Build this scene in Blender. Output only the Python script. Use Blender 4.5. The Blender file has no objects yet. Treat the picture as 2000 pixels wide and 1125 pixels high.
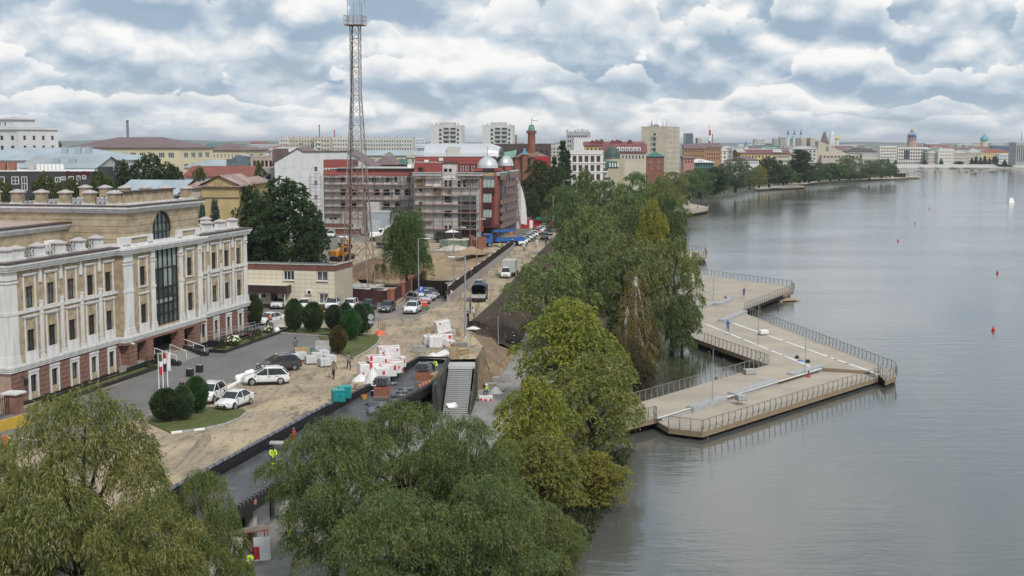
import bpy,bmesh,math,random
import numpy as np
from mathutils import Vector,Matrix
from mathutils.geometry import tessellate_polygon
random.seed(7)
SC=bpy.context.scene
COL=SC.collection
PI=math.pi
R=math.radians
# ---------------------------------------------------------------- camera, sky, sun, exposure
F,HZ,CH=2500.0,280.0,23.0
PITCH=math.atan((562.5 - HZ)/F)
cam_d=bpy.data.cameras.new('camera')
cam=bpy.data.objects.new('camera',cam_d)
COL.objects.link(cam)
cam_d.sensor_width=36.0
cam_d.lens=36.0*F/2000.0
cam_d.clip_start=0.5
cam_d.clip_end=40000
cam.location=(0,0,CH)
cam.rotation_euler=(PI/2 - PITCH,0,0)
SC.camera=cam
SKY_OFF=11.2
SUN_EL,SUN_AZ=R(46),R(152)
W=bpy.data.worlds.new('World')
SC.world=W
W.use_nodes=True
W.cycles.sampling_method = 'MANUAL'
W.cycles.sample_map_resolution=512
wt=W.node_tree
wt.nodes.clear()
class NT:
 def __init__(s,tree): s.t=tree
 def n(s,typ,**kw):
  nd=s.t.nodes.new(typ)
  for k,v in kw.items(): setattr(nd,k,v)
  return nd
 def l(s,a,b): s.t.links.new(a,b)
 def put(s,sock,v):
  if isinstance(v,bpy.types.NodeSocket): s.l(v,sock)
  else: sock.default_value=v
 def math(s,op,a,b=None,c=None,clamp=False):
  nd=s.n('ShaderNodeMath',operation=op,use_clamp=clamp)
  s.put(nd.inputs[0],a)
  if b is not None: s.put(nd.inputs[1],b)
  if c is not None: s.put(nd.inputs[2],c)
  return nd.outputs[0]
 def noise(s,vec,scale,detail=4,rough=.5,dist=0.0):
  nd=s.n('ShaderNodeTexNoise')
  if vec is not None: s.l(vec,nd.inputs['Vector'])
  nd.inputs['Scale'].default_value=scale
  nd.inputs['Detail'].default_value=detail
  nd.inputs['Roughness'].default_value=rough
  nd.inputs['Distortion'].default_value=dist
  return nd.outputs['Fac']
 def ramp(s,fac,lo,hi,a=0.0,b=1.0,smooth=True):
  nd=s.n('ShaderNodeMapRange',interpolation_type='SMOOTHSTEP' if smooth else 'LINEAR')
  s.put(nd.inputs[0],fac)
  for i,v in enumerate((lo,hi,a,b)): nd.inputs[i + 1].default_value=v
  return nd.outputs[0]
 def mix(s,fac,a,b,mode='MIX'):
  nd=s.n('ShaderNodeMix',data_type='RGBA',blend_type=mode)
  s.put(nd.inputs[0],fac)
  for i,v in ((6,a),(7,b)):
   if isinstance(v,tuple) and len(v) == 3: v=v + (1,)
   s.put(nd.inputs[i],v)
  return nd.outputs[2]
def build_sky():
 t=NT(wt)
 out=t.n('ShaderNodeOutputWorld')
 sky=t.n('ShaderNodeTexSky',sky_type='NISHITA')
 sky.sun_disc=False
 sky.sun_elevation=SUN_EL
 sky.sun_rotation=SUN_AZ
 sky.air_density=1.0; sky.dust_density=1.5; sky.ozone_density=1.0
 bg1=t.n('ShaderNodeBackground'); bg1.inputs[1].default_value=0.085
 t.l(sky.outputs[0],bg1.inputs[0])
 tc=t.n('ShaderNodeTexCoord')
 sp=t.n('ShaderNodeSeparateXYZ'); t.l(tc.outputs['Generated'],sp.inputs[0])
 z=t.math('MAXIMUM',sp.outputs[2],0.0)
 w=t.math('POWER',t.math('ADD',z,0.006),0.7)
 def vec(zo,off,k=1.0):
  c=t.n('ShaderNodeCombineXYZ')
  t.l(t.math('ADD',sp.outputs[0],off),c.inputs[0]); t.l(sp.outputs[1],c.inputs[1])
  t.l(t.math('MULTIPLY_ADD',w,1.25*k,zo),c.inputs[2])
  return c.outputs[0]
 OFF=SKY_OFF
 def puff(zo,octs):
  src=vec(zo,OFF,.85); acc=None; amp=.5; sc=9.0
  for i in range(octs):
   v=t.math('ABSOLUTE',t.math('MULTIPLY_ADD',t.noise(src,sc,0,.5,.3 if i == 0 else 0),2.0,-1.0))
   v=t.math('MULTIPLY',v,amp*2.2); acc=v if acc is None else t.math('ADD',acc,v)
   amp *= .52; sc *= 2.1
  return acc
 def bank(zo,octs,det): return t.math('ADD',t.math('MULTIPLY',t.noise(vec(zo,OFF + 1.7),6.0,det,.5,.2),.62),t.math('MULTIPLY',puff(zo,octs),.42))
 n1=bank(0.0,5,6)
 n2=bank(0.022,3,3)
 big=t.noise(vec(0.0,OFF + 3.1,2.2),4.5,3,.5)
 lit=t.math('MULTIPLY_ADD',t.math('SUBTRACT',n1,n2),3.0,0.46)
 lit=t.math('MULTIPLY_ADD',t.math('SUBTRACT',n1,0.55),0.8,lit)
 lit=t.math('MULTIPLY_ADD',t.math('SUBTRACT',big,0.5),1.3,lit)
 lit=t.ramp(lit,-0.05,1.25)
 wl=t.math('MULTIPLY',t.math('LOGARITHM',t.math('ADD',z,0.012),2.718),2.0)
 soft=t.noise(vec(0.0,OFF + 5.0,1.0),4.0,2,.5)
 wd=t.math('ADD',t.math('MULTIPLY_ADD',soft,1.3,wl),t.math('MULTIPLY',n1,.16))
 idx=t.math('FLOOR',wd); fr=t.math('FRACT',wd)
 cv=t.n('ShaderNodeCombineXYZ'); t.l(t.math('MULTIPLY_ADD',idx,5.7,t.math('ADD',sp.outputs[0],OFF)),cv.inputs[0]); t.l(sp.outputs[1],cv.inputs[1]); t.l(t.math('MULTIPLY',idx,3.1),cv.inputs[2])
 T=t.ramp(t.noise(cv.outputs[0],7.0,3,.55),.36,.66,-.15,1.0)
 hb=puff(0.0,6)
 Te=t.math('MULTIPLY_ADD',t.math('SUBTRACT',hb,.42),1.0,T)
 mk=t.math('MULTIPLY',t.math('MULTIPLY',t.ramp(t.math('SUBTRACT',Te,fr),-.01,.07),t.ramp(fr,0.0,.10)),t.ramp(z,.008,.04,.25,1.0))
 sh=t.math('MULTIPLY_ADD',fr,.85,t.math('MULTIPLY_ADD',hb,.55,-.02))
 sh=t.math('MULTIPLY_ADD',t.math('SUBTRACT',n1,n2),2.2,sh)
 sh=t.math('ADD',sh,t.ramp(t.math('SUBTRACT',Te,fr),.0,.4,.42,0.0))
 lit=t.math('ADD',t.math('MULTIPLY',lit,t.math('MULTIPLY_ADD',mk,-.85,1.0)),t.math('MULTIPLY',t.ramp(sh,-.05,1.25),t.math('MULTIPLY',mk,.85)))
 lit=t.math('ADD',lit,t.ramp(z,.004,.05,.17,0.0))
 col=t.n('ShaderNodeValToRGB')
 t.l(lit,col.inputs[0])
 e=col.color_ramp.elements
 e[0].position=0.0; e[0].color=(.27,.355,.455,1)
 e[1].position=1.0; e[1].color=(.79,.78,.765,1)
 m=e.new(.30); m.color=(.42,.49,.56,1)
 m=e.new(.62); m.color=(.56,.60,.635,1)
 bg2=t.n('ShaderNodeBackground'); bg2.inputs[1].default_value=1.0
 t.l(col.outputs[0],bg2.inputs[0])
 mask=t.ramp(n1,0.30,0.48,.82,1.0)
 ms=t.n('ShaderNodeMixShader')
 t.l(mask,ms.inputs[0]); t.l(bg1.outputs[0],ms.inputs[1]); t.l(bg2.outputs[0],ms.inputs[2])
 t.l(ms.outputs[0],out.inputs[0])
build_sky()
sun_d=bpy.data.lights.new('sun','SUN')
sun_d.energy=2.2
sun_d.angle=R(12)
sun_d.color=(1,.95,.88)
sun=bpy.data.objects.new('sun',sun_d)
COL.objects.link(sun)
_d=Vector((math.sin(SUN_AZ)*math.cos(SUN_EL),math.cos(SUN_AZ)*math.cos(SUN_EL),math.sin(SUN_EL)))
sun.rotation_euler=(-_d).to_track_quat('-Z','Y').to_euler()
SC.view_settings.view_transform = 'Standard'
SC.view_settings.look = 'None'
SC.view_settings.gamma=1.0
SC.view_settings.use_curve_mapping=False
SC.view_settings.exposure=0.36
SC.cycles.use_denoising=True
SC.cycles.max_bounces=6
SC.cycles.diffuse_bounces=3
SC.cycles.glossy_bounces=3
SC.cycles.transmission_bounces=3
SC.cycles.transparent_max_bounces=6
SC.cycles.volume_bounces=0
SC.cycles.caustics_reflective=False
SC.cycles.caustics_refractive=False
# ---------------------------------------------------------------- survey: photo pixel -> point of the place
def ray(px,py):
 x,y=(px - 1000)/F,-(py - 562.5)/F
 return Vector((x,math.cos(PITCH) + y*math.sin(PITCH),-math.sin(PITCH) + y*math.cos(PITCH)))
def G(px,py,z=0.0):
 r=ray(px,py); t=(z - CH)/r.z
 return Vector((r.x*t,r.y*t,z))
def GY(px,py,Y):
 r=ray(px,py); t=Y/r.y
 return Vector((r.x*t,Y,CH + r.z*t))
# ---------------------------------------------------------------- materials
MATS={}
def M(name,c=(.5,.5,.5),rough=.75,var=.12,scale=1.5,metal=0.0,bump=0.0,bscale=None,c2=None,spec=.3,alpha=None,detail=5,stretch=None,emit=None):
 if name in MATS: return MATS[name]
 m=bpy.data.materials.new(name); m.use_nodes=True
 t=NT(m.node_tree)
 b=m.node_tree.nodes['Principled BSDF']
 b.inputs['Roughness'].default_value=rough
 b.inputs['Metallic'].default_value=metal
 b.inputs['Specular IOR Level'].default_value=spec
 tc=t.n('ShaderNodeTexCoord')
 v=tc.outputs['Object']
 if stretch:
  mp=t.n('ShaderNodeMapping'); t.l(v,mp.inputs[0]); mp.inputs['Scale'].default_value=stretch; v=mp.outputs[0]
 if var or c2:
  n=t.noise(v,scale,detail,.6)
  f=t.ramp(n,.3,.7)
  a=tuple(max(0,x*(1 - var)) for x in c)
  bb=c2 if c2 else tuple(min(1,x*(1 + var)) for x in c)
  t.l(t.mix(f,a,bb),b.inputs['Base Color'])
 else:
  b.inputs['Base Color'].default_value=tuple(c) + (1,)
 if bump:
  bp=t.n('ShaderNodeBump'); bp.inputs['Strength'].default_value=bump; bp.inputs['Distance'].default_value=.05
  t.l(t.noise(v,bscale or scale*6,4,.6),bp.inputs['Height'])
  t.l(bp.outputs[0],b.inputs['Normal'])
 if emit:
  b.inputs['Emission Color'].default_value=tuple(emit[:3]) + (1,); b.inputs['Emission Strength'].default_value=emit[3]
 MATS[name]=m
 return m
def tinted(name,rough=.5,coat=0.0,var=.08,scale=2.0,trans=0.0,spec=.4):
 if name in MATS: return MATS[name]
 m=bpy.data.materials.new(name); m.use_nodes=True
 t=NT(m.node_tree); b=m.node_tree.nodes['Principled BSDF']
 oi=t.n('ShaderNodeObjectInfo'); tc=t.n('ShaderNodeTexCoord')
 n=t.noise(tc.outputs['Object'],scale,3,.6)
 f=t.ramp(n,.3,.7,1 - var,1 + var)
 cmb=t.n('ShaderNodeCombineXYZ')
 for i in range(3): t.l(f,cmb.inputs[i])
 c=t.mix(1.0,oi.outputs['Color'],cmb.outputs[0],'MULTIPLY')
 t.l(c,b.inputs['Base Color'])
 b.inputs['Roughness'].default_value=rough
 b.inputs['Specular IOR Level'].default_value=spec
 b.inputs['Coat Weight'].default_value=coat
 b.inputs['Coat Roughness'].default_value=.08
 MATS[name]=m
 return m
def leafmat(name,vscale=.9,warm=.35,cool=(.62,.8,.8),hot=(1.75,1.4,.55),silver=0.0):
 if name in MATS: return MATS[name]
 m=bpy.data.materials.new(name); m.use_nodes=True
 t=NT(m.node_tree); nt=m.node_tree
 b=nt.nodes['Principled BSDF']; out=nt.nodes['Material Output']
 oi=t.n('ShaderNodeObjectInfo'); tc=t.n('ShaderNodeTexCoord'); ge=t.n('ShaderNodeNewGeometry')
 n=t.noise(tc.outputs['Object'],vscale,3,.6)
 f=t.ramp(n,.35,.68)
 c=t.mix(f,t.mix(1.0,oi.outputs['Color'],cool,'MULTIPLY'),t.mix(1.0,oi.outputs['Color'],(1.2,1.12,.95),'MULTIPLY'))
 rnd=ge.outputs['Random Per Island']
 c=t.mix(t.math('MULTIPLY',t.ramp(rnd,.55,1.0),warm),c,t.mix(1.0,oi.outputs['Color'],hot,'MULTIPLY'))
 if silver:
  c=t.mix(t.ramp(t.math('FRACT',t.math('MULTIPLY',rnd,17.3)),.80,.95,0,silver),c,(.30,.34,.28))
 t.l(c,b.inputs['Base Color'])
 b.inputs['Roughness'].default_value=.5; b.inputs['Specular IOR Level'].default_value=.35
 tr=t.n('ShaderNodeBsdfTranslucent'); t.l(t.mix(1.0,c,(1.25,1.35,.6),'MULTIPLY'),tr.inputs[0])
 ms=t.n('ShaderNodeMixShader'); ms.inputs[0].default_value=.28
 t.l(b.outputs[0],ms.inputs[1]); t.l(tr.outputs[0],ms.inputs[2]); t.l(ms.outputs[0],out.inputs[0])
 MATS[name]=m
 return m
# ---------------------------------------------------------------- mesh builder
class MB:
 def __init__(s): s.v=[]; s.f=[]; s.m=[]; s.mi=0
 def add(s,vs,fs):
  o=len(s.v); s.v += [tuple(v) for v in vs]; s.f += [tuple(i + o for i in f) for f in fs]; s.m += [s.mi]*len(fs)
  return s
 def box(s,c,size,rz=0.0,ax=None,taper=1.0):
  hx,hy,hz=size[0]/2,size[1]/2,size[2]/2
  if ax is None:
   ca,sa=math.cos(rz),math.sin(rz)
   ax=(Vector((ca,sa,0)),Vector((-sa,ca,0)),Vector((0,0,1)))
  c=Vector(c); vs=[]
  for k in (-1,1):
   tp=taper if k > 0 else 1.0
   for i,j in ((-1,-1),(1,-1),(1,1),(-1,1)):
    vs.append(c + ax[0]*(i*hx*tp) + ax[1]*(j*hy*tp) + ax[2]*(k*hz))
  return s.add(vs,[(0,3,2,1),(4,5,6,7),(0,1,5,4),(1,2,6,5),(2,3,7,6),(3,0,4,7)])
 def bb(s,x0,x1,y0,y1,z0,z1): return s.box(((x0 + x1)/2,(y0 + y1)/2,(z0 + z1)/2),(abs(x1 - x0),abs(y1 - y0),abs(z1 - z0)))
 def bar(s,a,b,w,h=None,up=(0,0,1)):
  a,b=Vector(a),Vector(b); d=b - a; L=d.length
  if L < 1e-6: return s
  d /= L; u=Vector(up)
  if abs(d.dot(u)) > .98: u=Vector((1,0,0))
  x=d.cross(u).normalized(); y=x.cross(d).normalized()
  return s.box((a + b)/2,(w,h or w,L),ax=(x,y,d))
 def tube(s,pts,rad,n=6,cap=True):
  pts=[Vector(p) for p in pts]
  if not isinstance(rad,(list,tuple)): rad=[rad]*len(pts)
  o=[]; ref=None
  for i,p in enumerate(pts):
   d=(pts[min(i + 1,len(pts) - 1)] - pts[max(i - 1,0)]).normalized()
   if ref is None: ref=Vector((1,0,0)) if abs(d.x) < .8 else Vector((0,1,0))
   x=(ref - d*ref.dot(d)).normalized(); y=d.cross(x); ref=x
   for k in range(n):
    a=2*PI*k/n
    o.append(p + (x*math.cos(a) + y*math.sin(a))*rad[i])
  fs=[]
  for i in range(len(pts) - 1):
   for k in range(n):
    k2=(k + 1) % n
    fs.append((i*n + k,i*n + k2,(i + 1)*n + k2,(i + 1)*n + k))
  if cap: fs += [tuple(range(n - 1,-1,-1)),tuple(range((len(pts) - 1)*n,len(pts)*n))]
  return s.add(o,fs)
 def lathe(s,prof,c=(0,0,0),n=16,ang=2*PI,a0=0.0):
  c=Vector(c); o=[]; full=abs(ang - 2*PI) < 1e-6; m=n if full else n + 1
  for r,z in prof:
   for k in range(m):
    a=a0 + ang*k/n
    o.append(c + Vector((r*math.cos(a),r*math.sin(a),z)))
  fs=[]
  for i in range(len(prof) - 1):
   for k in range(n):
    k2=(k + 1) % m if full else k + 1
    fs.append((i*m + k,i*m + k2,(i + 1)*m + k2,(i + 1)*m + k))
  return s.add(o,fs)
 def poly(s,pts,flip=False):
  pts=[Vector(p) for p in pts]
  tris=tessellate_polygon([[Vector((p.x,p.y,0)) for p in pts]])
  ar=sum(pts[i].x*pts[(i + 1) % len(pts)].y - pts[(i + 1) % len(pts)].x*pts[i].y for i in range(len(pts)))
  fs=[]
  for t in tris:
   a,b,c=(pts[i] for i in t)
   up=(b - a).cross(c - a).z
   fs.append(tuple(t) if (up > 0) != flip else tuple(reversed(t)))
  return s.add(pts,fs)
 def prism(s,pts,z0,z1):
  pts=[Vector(p) for p in pts]; n=len(pts)
  s.poly([(p.x,p.y,z1) for p in pts]); s.poly([(p.x,p.y,z0) for p in pts],True)
  ar=sum(pts[i].x*pts[(i + 1) % n].y - pts[(i + 1) % n].x*pts[i].y for i in range(n))
  vs=[(p.x,p.y,z0) for p in pts] + [(p.x,p.y,z1) for p in pts]
  fs=[(i,(i + 1) % n,(i + 1) % n + n,i + n) for i in range(n)]
  if ar < 0: fs=[tuple(reversed(f)) for f in fs]
  return s.add(vs,fs)
 def extr(s,prof,o,u,v,d,L):
  o,u,v,d=Vector(o),Vector(u),Vector(v),Vector(d); n=len(prof)
  a=[o + u*p + v*q for p,q in prof]; b=[p + d*L for p in a]
  fs=[(i,(i + 1) % n,(i + 1) % n + n,i + n) for i in range(n)]
  fs += [tuple(range(n - 1,-1,-1)),tuple(range(n,2*n))]
  ar=sum(prof[i][0]*prof[(i + 1) % n][1] - prof[(i + 1) % n][0]*prof[i][1] for i in range(n))
  if (ar < 0) != (u.cross(v).dot(d) < 0): fs=[tuple(reversed(f)) for f in fs]
  return s.add(a + b,fs)
 def wall(s,o,u,up,nrm,w,h,holes,depth=.25,thick=None):
  o,u,up,nrm=Vector(o),Vector(u),Vector(up),Vector(nrm)
  xs=sorted({0.0,w,*[round(v,4) for q in holes for v in q[:2]]}); zs=sorted({0.0,h,*[round(v,4) for q in holes for v in q[2:4]]})
  xs=[x for x in xs if -1e-6 <= x <= w + 1e-6]; zs=[z for z in zs if -1e-6 <= z <= h + 1e-6]
  P=lambda x,z,d=0.0: o + u*x + up*z - nrm*d
  flip=u.cross(up).dot(nrm) < 0
  def quad(a,b,c,d):
   s.add((a,b,c,d),[(3,2,1,0) if flip else (0,1,2,3)])
  for j in range(len(zs) - 1):
   run=None
   for i in range(len(xs) - 1):
    cx,cz=(xs[i] + xs[i + 1])/2,(zs[j] + zs[j + 1])/2
    inside=any(q[0] < cx < q[1] and q[2] < cz < q[3] for q in holes)
    if not inside and run is None: run=xs[i]
    if run is not None and (inside or i == len(xs) - 2):
     x1=xs[i] if inside else xs[i + 1]
     quad(P(run,zs[j]),P(x1,zs[j]),P(x1,zs[j + 1]),P(run,zs[j + 1])); run=None
  for q in holes:
   x0,x1,z0,z1=q[:4]
   for (a,b) in (((x0,z0),(x0,z1)),((x0,z1),(x1,z1)),((x1,z1),(x1,z0)),((x1,z0),(x0,z0))):
    quad(P(*a),P(*b),P(*b,depth),P(*a,depth))
  return s
 def mesh(s,name,mats,smooth=False):
  me=bpy.data.meshes.new(name)
  me.from_pydata(s.v,[],s.f)
  if not isinstance(mats,(list,tuple)): mats=[mats]
  for m in mats: me.materials.append(m)
  if len(mats) > 1: me.polygons.foreach_set('material_index',s.m)
  if smooth: me.polygons.foreach_set('use_smooth',[True]*len(me.polygons))
  me.update()
  return me
 def build(s,name,mats,parent=None,smooth=False,bevel=0.0,autos=None):
  me=s.mesh(name,mats,smooth)
  if bevel or autos:
   bm=bmesh.new(); bm.from_mesh(me)
   if bevel:
    bmesh.ops.remove_doubles(bm,verts=bm.verts,dist=1e-4)
    bmesh.ops.bevel(bm,geom=[e for e in bm.edges if e.is_manifold and e.calc_face_angle(0) > .6],offset=bevel,segments=1,affect='EDGES',clamp_overlap=True)
   if autos:
    for f in bm.faces: f.smooth=True
    for e in bm.edges: e.smooth=not (e.is_manifold and e.calc_face_angle(0) > autos)
   bm.to_mesh(me); bm.free()
  return put(name,me,parent)
def put(name,me,parent=None,loc=None,rz=None):
 o=bpy.data.objects.new(name,me); COL.objects.link(o)
 if parent: o.parent=parent
 if loc is not None: o.location=loc
 if rz is not None: o.rotation_euler=(0,0,rz)
 return o
def tag(o,label,cat,group=None):
 o['label']=label; o['category']=cat
 if group: o['group']=group
 return o
def thing(name,label,cat,loc=(0,0,0),rz=0.0,group=None):
 o=bpy.data.objects.new(name,None); COL.objects.link(o)
 o.empty_display_size=.3
 o.location=loc; o.rotation_euler=(0,0,rz)
 return tag(o,label,cat,group)
def struct(name,mb,m,smooth=False):
 o=mb.build(name,m,smooth=smooth); o['kind'] = 'structure'; return o
KIDS={}
def kids(o):
 return [c for c in bpy.data.objects if c.parent == o]
def tree_of(root):
 rec={}
 for o in bpy.data.objects:
  if o.parent: rec.setdefault(o.parent.name,[]).append(o)
 def walk(o): return (o,[walk(c) for c in rec.get(o.name,[])])
 return walk(root)
def dup(tr,parent=None,colour=None):
 o,ch=tr
 c=o.copy(); COL.objects.link(c); c.parent=parent
 if colour and o.type == 'MESH' and o.get('paint'): c.color=colour
 for k in ch: dup(k,c,colour)
 return c
def npmesh(name,V,quads,mat,tri=False):
 me=bpy.data.meshes.new(name)
 k=quads.shape[1]; n=len(quads)
 me.vertices.add(len(V)); me.vertices.foreach_set('co',V.astype(np.float32).ravel())
 me.loops.add(n*k); me.loops.foreach_set('vertex_index',quads.astype(np.int32).ravel())
 me.polygons.add(n); me.polygons.foreach_set('loop_start',np.arange(0,n*k,k,dtype=np.int32))
 me.polygons.foreach_set('loop_total',np.full(n,k,dtype=np.int32))
 me.materials.append(mat); me.update(calc_edges=True)
 return me
# ================================================================ SETTING: land, water, roads
FA=R(13.09)
AX=Vector((math.sin(FA),math.cos(FA),0))
NX=Vector((math.cos(FA),-math.sin(FA),0))
ZP,ZW=-3.6,-4.9
def surf(name,c1,c2,c3=None,scale=.15,fine=4.0,rough=.9,bump=.3,extra=None):
 if name in MATS: return MATS[name]
 m=bpy.data.materials.new(name); m.use_nodes=True
 t=NT(m.node_tree); b=m.node_tree.nodes['Principled BSDF']
 b.inputs['Roughness'].default_value=rough; b.inputs['Specular IOR Level'].default_value=.2
 g=t.n('ShaderNodeNewGeometry').outputs['Position']
 a=t.ramp(t.noise(g,scale,6,.62,.6),.34,.66)
 c=t.mix(a,c1,c2)
 fn=t.noise(g,fine,5,.65)
 if c3:
  mp=t.n('ShaderNodeMapping'); t.l(g,mp.inputs[0]); mp.inputs['Rotation'].default_value=(0,0,FA); mp.inputs['Scale'].default_value=(1,.28,1)
  k=t.ramp(t.noise(mp.outputs[0],scale*4.2,7,.72,.8),.50,.66)
  c=t.mix(t.math('MULTIPLY',k,.8),c,c3)
  if name == 'sandy_dirt':
   mp=t.n('ShaderNodeMapping'); t.l(g,mp.inputs[0]); mp.inputs['Rotation'].default_value=(0,0,FA*.8); mp.inputs['Scale'].default_value=(1.5,.045,1)
   tr=t.math('MULTIPLY',t.ramp(t.noise(mp.outputs[0],1.0,5,.6,.3),.52,.64),t.ramp(t.noise(g,.07,3,.5),.38,.6,.15,.75))
   c=t.mix(tr,c,(.15,.122,.095)); c=t.mix(t.ramp(t.noise(g,.6,5,.65,.5),.58,.72,0,.55),c,(.52,.44,.32))
 c=t.mix(t.ramp(fn,.3,.75,0,.45),c,t.mix(1.0,c,(.62,.6,.58),'MULTIPLY'))
 t.l(c,b.inputs['Base Color'])
 bp=t.n('ShaderNodeBump'); bp.inputs['Strength'].default_value=bump; bp.inputs['Distance'].default_value=.08
 t.l(t.math('ADD',t.noise(g,fine*.5,5,.6),fn),bp.inputs['Height']); t.l(bp.outputs[0],b.inputs['Normal'])
 MATS[name]=m
 return m
m_sand=surf('sandy_dirt',(.46,.37,.25),(.30,.25,.185),(.115,.10,.085),scale=.13,fine=2.4,bump=.5)
m_city=surf('city_ground',(.16,.155,.14),(.22,.21,.18),(.10,.13,.07),scale=.03,fine=1.0)
m_asph=surf('paver_asphalt',(.17,.168,.165),(.205,.20,.195),(.15,.148,.145),scale=.12,fine=9.0,bump=.1)
m_grass=surf('lawn',(.075,.11,.03),(.12,.13,.05),(.17,.14,.08),scale=.6,fine=8.0,bump=.6)
m_soil=surf('dark_soil',(.052,.037,.029),(.078,.056,.043),(.10,.075,.05),scale=.35,fine=2.5,bump=.8)
m_brsoil=surf('brown_soil',(.28,.20,.125),(.19,.135,.09),(.33,.26,.17),scale=.25,fine=2.0,bump=.7)
m_conc=M('concrete',(.42,.415,.40),.85,.18,.8,bump=.15)
m_prom=surf('raw_concrete',(.31,.305,.295),(.24,.235,.225),(.15,.14,.12),scale=.25,fine=4.0,bump=.15)
m_kerb=M('kerb_stone',(.36,.35,.33),.85,.2,2.0)
m_white=M('white_paint',(.80,.80,.79),.6,.06,3.0)
m_black=M('black_rubber',(.018,.018,.02),.6,.3,3.0)
W1 = G(816.6, 699)                              # a point of the pavilion's wall on the road side
Ln=lambda t: W1 - AX*t
Et=[Ln(150),Ln(95),Ln(70),Ln(45),Ln(15),Ln(0),G(872,701),G(930,700),G(944,676),G(925,655),G(906,640),G(952,600),
      G(972,582),G(1008,540),G(1066,480),G(1106,446),G(1130,428),G(1200,392),G(1300,362),G(1450,346),G(1560,339),G(1690,333),
      G(1716,325.0),G(1732,321.2),G(1850,321.0),G(2005,320.4),G(2600,319)]
Bt=[Ln(150),Ln(95),Ln(70),Ln(45),Ln(15),Ln(0),G(872,701),G(930,700),G(957,752,ZP),G(986,724,ZP),G(1008,688,ZP),G(1030,645,ZP),
      G(1056,606,ZP),G(1092,556,ZP),G(1140,502,ZP),G(1180,468,ZP),G(1220,436,ZP),G(1280,400,ZP),G(1350,374,ZP),G(1470,355.5,ZP),G(1590,348,ZP),G(1730,341,ZP),
      G(1724,331.0,ZP),G(1736,327.9,ZP),G(1850,327.7,ZP),G(2005,327.2,ZP),G(2600,325.5,ZP)]
Sh=[G(1010,1650,ZW),G(1090,1230,ZW),G(1128,1120,ZW),G(1146,1040,ZW),G(1170,985,ZW),G(1222,900,ZW),G(1252,872,ZW),G(1262,850,ZW),G(1246,800,ZW),G(1282,765,ZW),G(1296,735,ZW),G(1292,700,ZW),
      G(1330,660,ZW),G(1362,600,ZW),G(1358,525,ZW),G(1352,478,ZW),G(1338,432,ZW),G(1334,398,ZW),G(1396,379,ZW),G(1480,364.5,ZW),G(1600,355,ZW),G(1752,345.5,ZW),
      G(1745,334.5,ZW),G(1750,330.4,ZW),G(1850,330.2,ZW),G(2005,329.7,ZW),G(2600,328,ZW)]
Bt=[Vector((p.x,p.y,ZP)) for p in Bt]; Sh=[Vector((p.x,p.y,ZW - .45)) for p in Sh]
def pitc(px,py,z=0): return G(px,py,z)
PIT=[pitc(*p) for p in ((676,563),(684,522),(742,502),(830,494),(905,491),(972,497),(948,520),(902,545),(866,552),(800,556),(735,566))]
cen=sum(PIT,Vector())/len(PIT)
def ground_sheet():
 outer=[Vector((-260,-60,0))] + Et + [Vector((14000,4000,0)),Vector((14000,26000,0)),Vector((-14000,26000,0)),Vector((-14000,-60,0))]
 outer=[Vector((p.x,p.y,0)) for p in outer]
 tr=tessellate_polygon([outer,PIT])
 allp=outer + PIT
 mb=MB()
 fs=[]
 for t in tr:
  a,b,c=(allp[i] for i in t)
  fs.append(tuple(t) if (b - a).cross(c - a).z > 0 else tuple(reversed(t)))
 mb.add([(p.x,p.y,-.012) for p in allp],fs)
 return mb
struct('ground',ground_sheet(),m_city)
def strip(la,lb,n=4,jit=0.0):
 mb=MB(); rows=[]
 A,B_=[],[]
 for i in range(len(la) - 1):
  for k in range(4): A.append(la[i].lerp(la[i + 1],k/4)); B_.append(lb[i].lerp(lb[i + 1],k/4))
 A.append(la[-1]); B_.append(lb[-1])
 vs=[]
 for a,b in zip(A,B_):
  for k in range(n + 1):
   p=a.lerp(b,k/n)
   if 0 < k < n: p += Vector((random.uniform(-jit,jit),random.uniform(-jit,jit),random.uniform(-jit,jit)*.8))
   vs.append(p)
 fs=[]
 for i in range(len(A) - 1):
  for k in range(n): fs.append((i*(n + 1) + k,(i + 1)*(n + 1) + k,(i + 1)*(n + 1) + k + 1,i*(n + 1) + k + 1))
 fs=[tuple(reversed(f)) for f in fs]
 return mb.add(vs,fs)
E0=[Vector((p.x,p.y,-.012)) for p in Et]
struct('embankment',strip(E0[7:11],Bt[7:11],6,.28),m_brsoil,True)
struct('planted_slope',strip(E0[10:18],Bt[10:18],7,.36),m_soil,True)
struct('far_bank',strip(E0[17:23],Bt[17:23],3,.05),m_grass,True)
struct('far_embankment',strip(E0[22:],Bt[22:],3,.05),m_conc)
struct('promenade',strip(Bt[:12],[b.lerp(s,.55) + Vector((0,0,(b.z - s.z)*.55)) for b,s in zip(Bt,Sh)][:12],2),m_prom)
mid=[b.lerp(s,.55) + Vector((0,0,(b.z - s.z)*.55)) for b,s in zip(Bt,Sh)]
struct('lake_shore',strip(mid[:13],Sh[:13],5,.16),surf('shore_earth',(.085,.07,.05),(.12,.10,.07),(.07,.09,.03),scale=.4,fine=2.0,bump=.9),True)
struct('wooded_shore',strip(Bt[11:18],Sh[11:18],5,.2),MATS['shore_earth'],True)
struct('far_shore',strip(Bt[17:],Sh[17:],3,.1),surf('far_shore_stone',(.33,.31,.27),(.25,.25,.20),(.14,.17,.08),scale=.05,fine=.6))
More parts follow.
